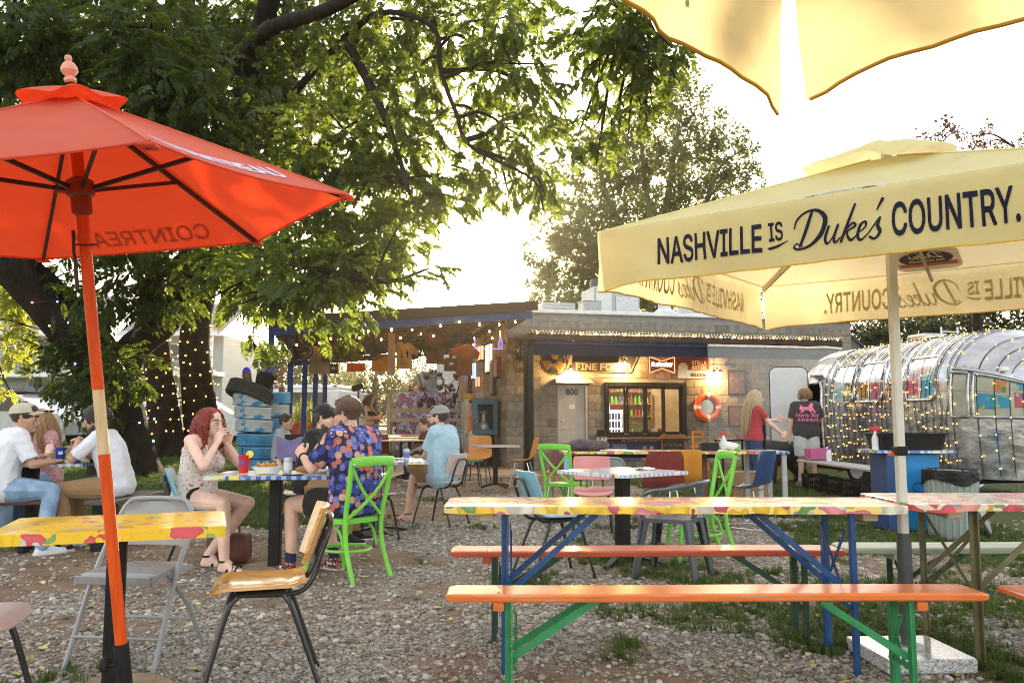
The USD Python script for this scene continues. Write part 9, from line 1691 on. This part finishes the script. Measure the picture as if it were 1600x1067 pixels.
house('balcony house with a white glazed door seen between the trunks',196,330,38,dict(eave=520,ridge=455,deck=580,rail=558,win=[(-.10,.9,560,535),(-.16,1.0,648,590),(.2,1.2,620,592)]),2)
ft_ = Thing('board_fence','pale board fence behind the left table group','fence',pd(60,668,29) * A([1,1,0])); zf0,zf1 = 0.3,pd(60,616,29)[2];
for k in range(46): ft_.part('board',box(((k - 20) * .20,.004 * (k % 2),(zf0 + zf1) / 2 - .02 * (k % 3)),(.19,.025,zf1 - zf0)),M('board_pale',(.46,.42,.36),.8,var=.25,scale=2))
for k in range(6): ft_.part('post_top',box(((k - 2.5) * 1.4,-.05,zf1 + .05),(.12,.1,.28)),M('post_brown',(.16,.11,.08),.7))
f2 = Thing('board_fence','tan board fence between the leaning trunk and the lit trunks','fence',pd(240,668,30) * A([1,1,0])); zf1 = pd(240,632,30)[2]
for k in range(22): f2.part('board',box(((k - 9) * .20,.004 * (k % 2),(zf1 + .2) / 2),(.19,.025,zf1 - .2 - .02 * (k % 2))),M('board_tan',(.42,.36,.27),.8,var=.2,scale=2))
sp_t = Thing('solar_panel','row of four tilted dark solar panels on the fence line','solar panels',pd(34,616,29.5))
for k in range(4): sp_t.part('panel',box(((k - 1.5) * .50,0,.12),(.46,.03,.52),rotx(-.9),.004),M('solar',(.03,.035,.05),.1)); sp_t.part('frame',box(((k - 1.5) * .50,.03,.10),(.49,.02,.55),rotx(-.9)),galv)
sp_t.part('rack',box((0,.2,-.05),(2.0,.3,.06)),galv)
def car(lab,p,rz,c,k=1.0):
    t = Thing('parked_car',lab,'car',p,rz); cm = M('car_' + lab.split()[0],c,.25,coat=.6,metal=.2); prof_ = [(-2.2,.35),(-2.25,.75),(-2.05,.95),(-1.45,1.0),(-.75,1.48),(.9,1.52),(1.65,1.05),(2.2,.95),(2.28,.6),(2.2,.35)]; t.part('body',poly(prof_,1.7,(0,.85,0),(1,0,0),(0,0,1)),cm,smooth=25)
    for s in (-1,1):
        for o_ in ([(-1.25,1.02),(-.70,1.42),(.05,1.44),(.05,1.02)],[(.12,1.02),(.12,1.44),(.85,1.45),(1.38,1.05)]): t.part('window',poly(o_,.02,(0,s * .865 + .01,0),(1,0,0),(0,0,1)),dglass)
    for x in (-1.4,1.4):
        for y in (-.78,.78): g = t.part('wheel',xf(lathe([(0,-.1),(.27,-.1),(.32,-.06),(.32,.06),(.27,.1),(0,.1)],20),rotx(math.pi / 2),(x,y,.32)),rub); t.part('rim',xf(lathe([(0,.105),(.18,.108),(.2,.1)],16),rotx(math.pi / 2 * (1 if y < 0 else -1)),(x,y,.32)),galv,parent=g)
    t.part('roof_rack',box((0,0,1.56),(1.6,1.1,.05),None,.02),black_paint); return t
car('silver parked estate car behind the man in the beige cap',pd(22,690,24) * A([1,1,0]) + A([0,0,.42]),math.radians(170),(.45,.46,.48)); car('pale parked car seen between the lit trunks',pd(282,690,27) * A([1,1,0]) + A([0,0,.35]),math.radians(10),(.55,.56,.56))
up_ = Thing('utility_pole','slanting pale utility pole with wires in the distance','pole',pd(366,668,52) * A([1,1,0])); up_.part('pole',cyl((0,0,0),pd(378,545,52) - up_.loc,.14,.10),M('pole_wood_grey',(.34,.31,.28),.8)); tp_ = pd(376,565,52) - up_.loc
for k,(x,y) in enumerate(((480,575),(470,590),(200,560))): e_ = pd(x,y,58) - up_.loc; up_.part('wire',tube(bez([tp_,(tp_ + e_) / 2 - A([0,0,.5]),e_],8),.025,4),black_paint)
t = Thing('coil_heater','rust coloured coil hanging beside the first blue post','ornament',pd(433,590,17.4)); t.part('coil',tube([(.14 * math.cos(a),.14 * math.sin(a),.62 - a * .014) for a in np.linspace(0,60,240)],.016,5),M('coil_rust',(.30,.17,.11),.6)); t.part('hook',cyl((0,0,.62),(0,0,1.25),.008),black_paint)
shd = Thing('gable_shed','dark wooden gable of a shed behind the right end of the bar','shed',pd(1300,660,24) * A([1,1,0])); sz_ = pd(1300,502,24)[2]; shd.part('gable',poly([(-.9,0),(.9,0),(.9,sz_ - .75),(0,sz_),(-.9,sz_ - .75)],.1,(0,0,0),(1,0,0),(0,0,1)),M('shed_wood',(.20,.17,.14),.8,stretch=(12,12,1))); shd.part('roof',cat(bar((-1.05,1.5,sz_ - .85),(0,1.5,sz_ + .08),3.4,.06,up=(0,0,1)),bar((1.05,1.5,sz_ - .85),(0,1.5,sz_ + .08),3.4,.06)),M('shed_roof',(.09,.085,.08),.8)); shd.part('wall',box((0,1.6,(sz_ - .8) / 2),(1.76,2.9,sz_ - .8)),M('shed_wood',(.20,.17,.14),.8))

# ================================================================== the air
haze_mat = usdkit.material(stage,'/World/Looks/haze',{'v': ('principled_volume',{'color': (1.0,.93,.80),'density': 0.0002,'anisotropy': 0.78})},[],volume='v.volume')
keys(mk('/World/haze',box((0,700,11.5),(3100,1660,26)),haze_mat,False).GetPrim(),'thin warm evening haze in the air',None,None,'stuff')
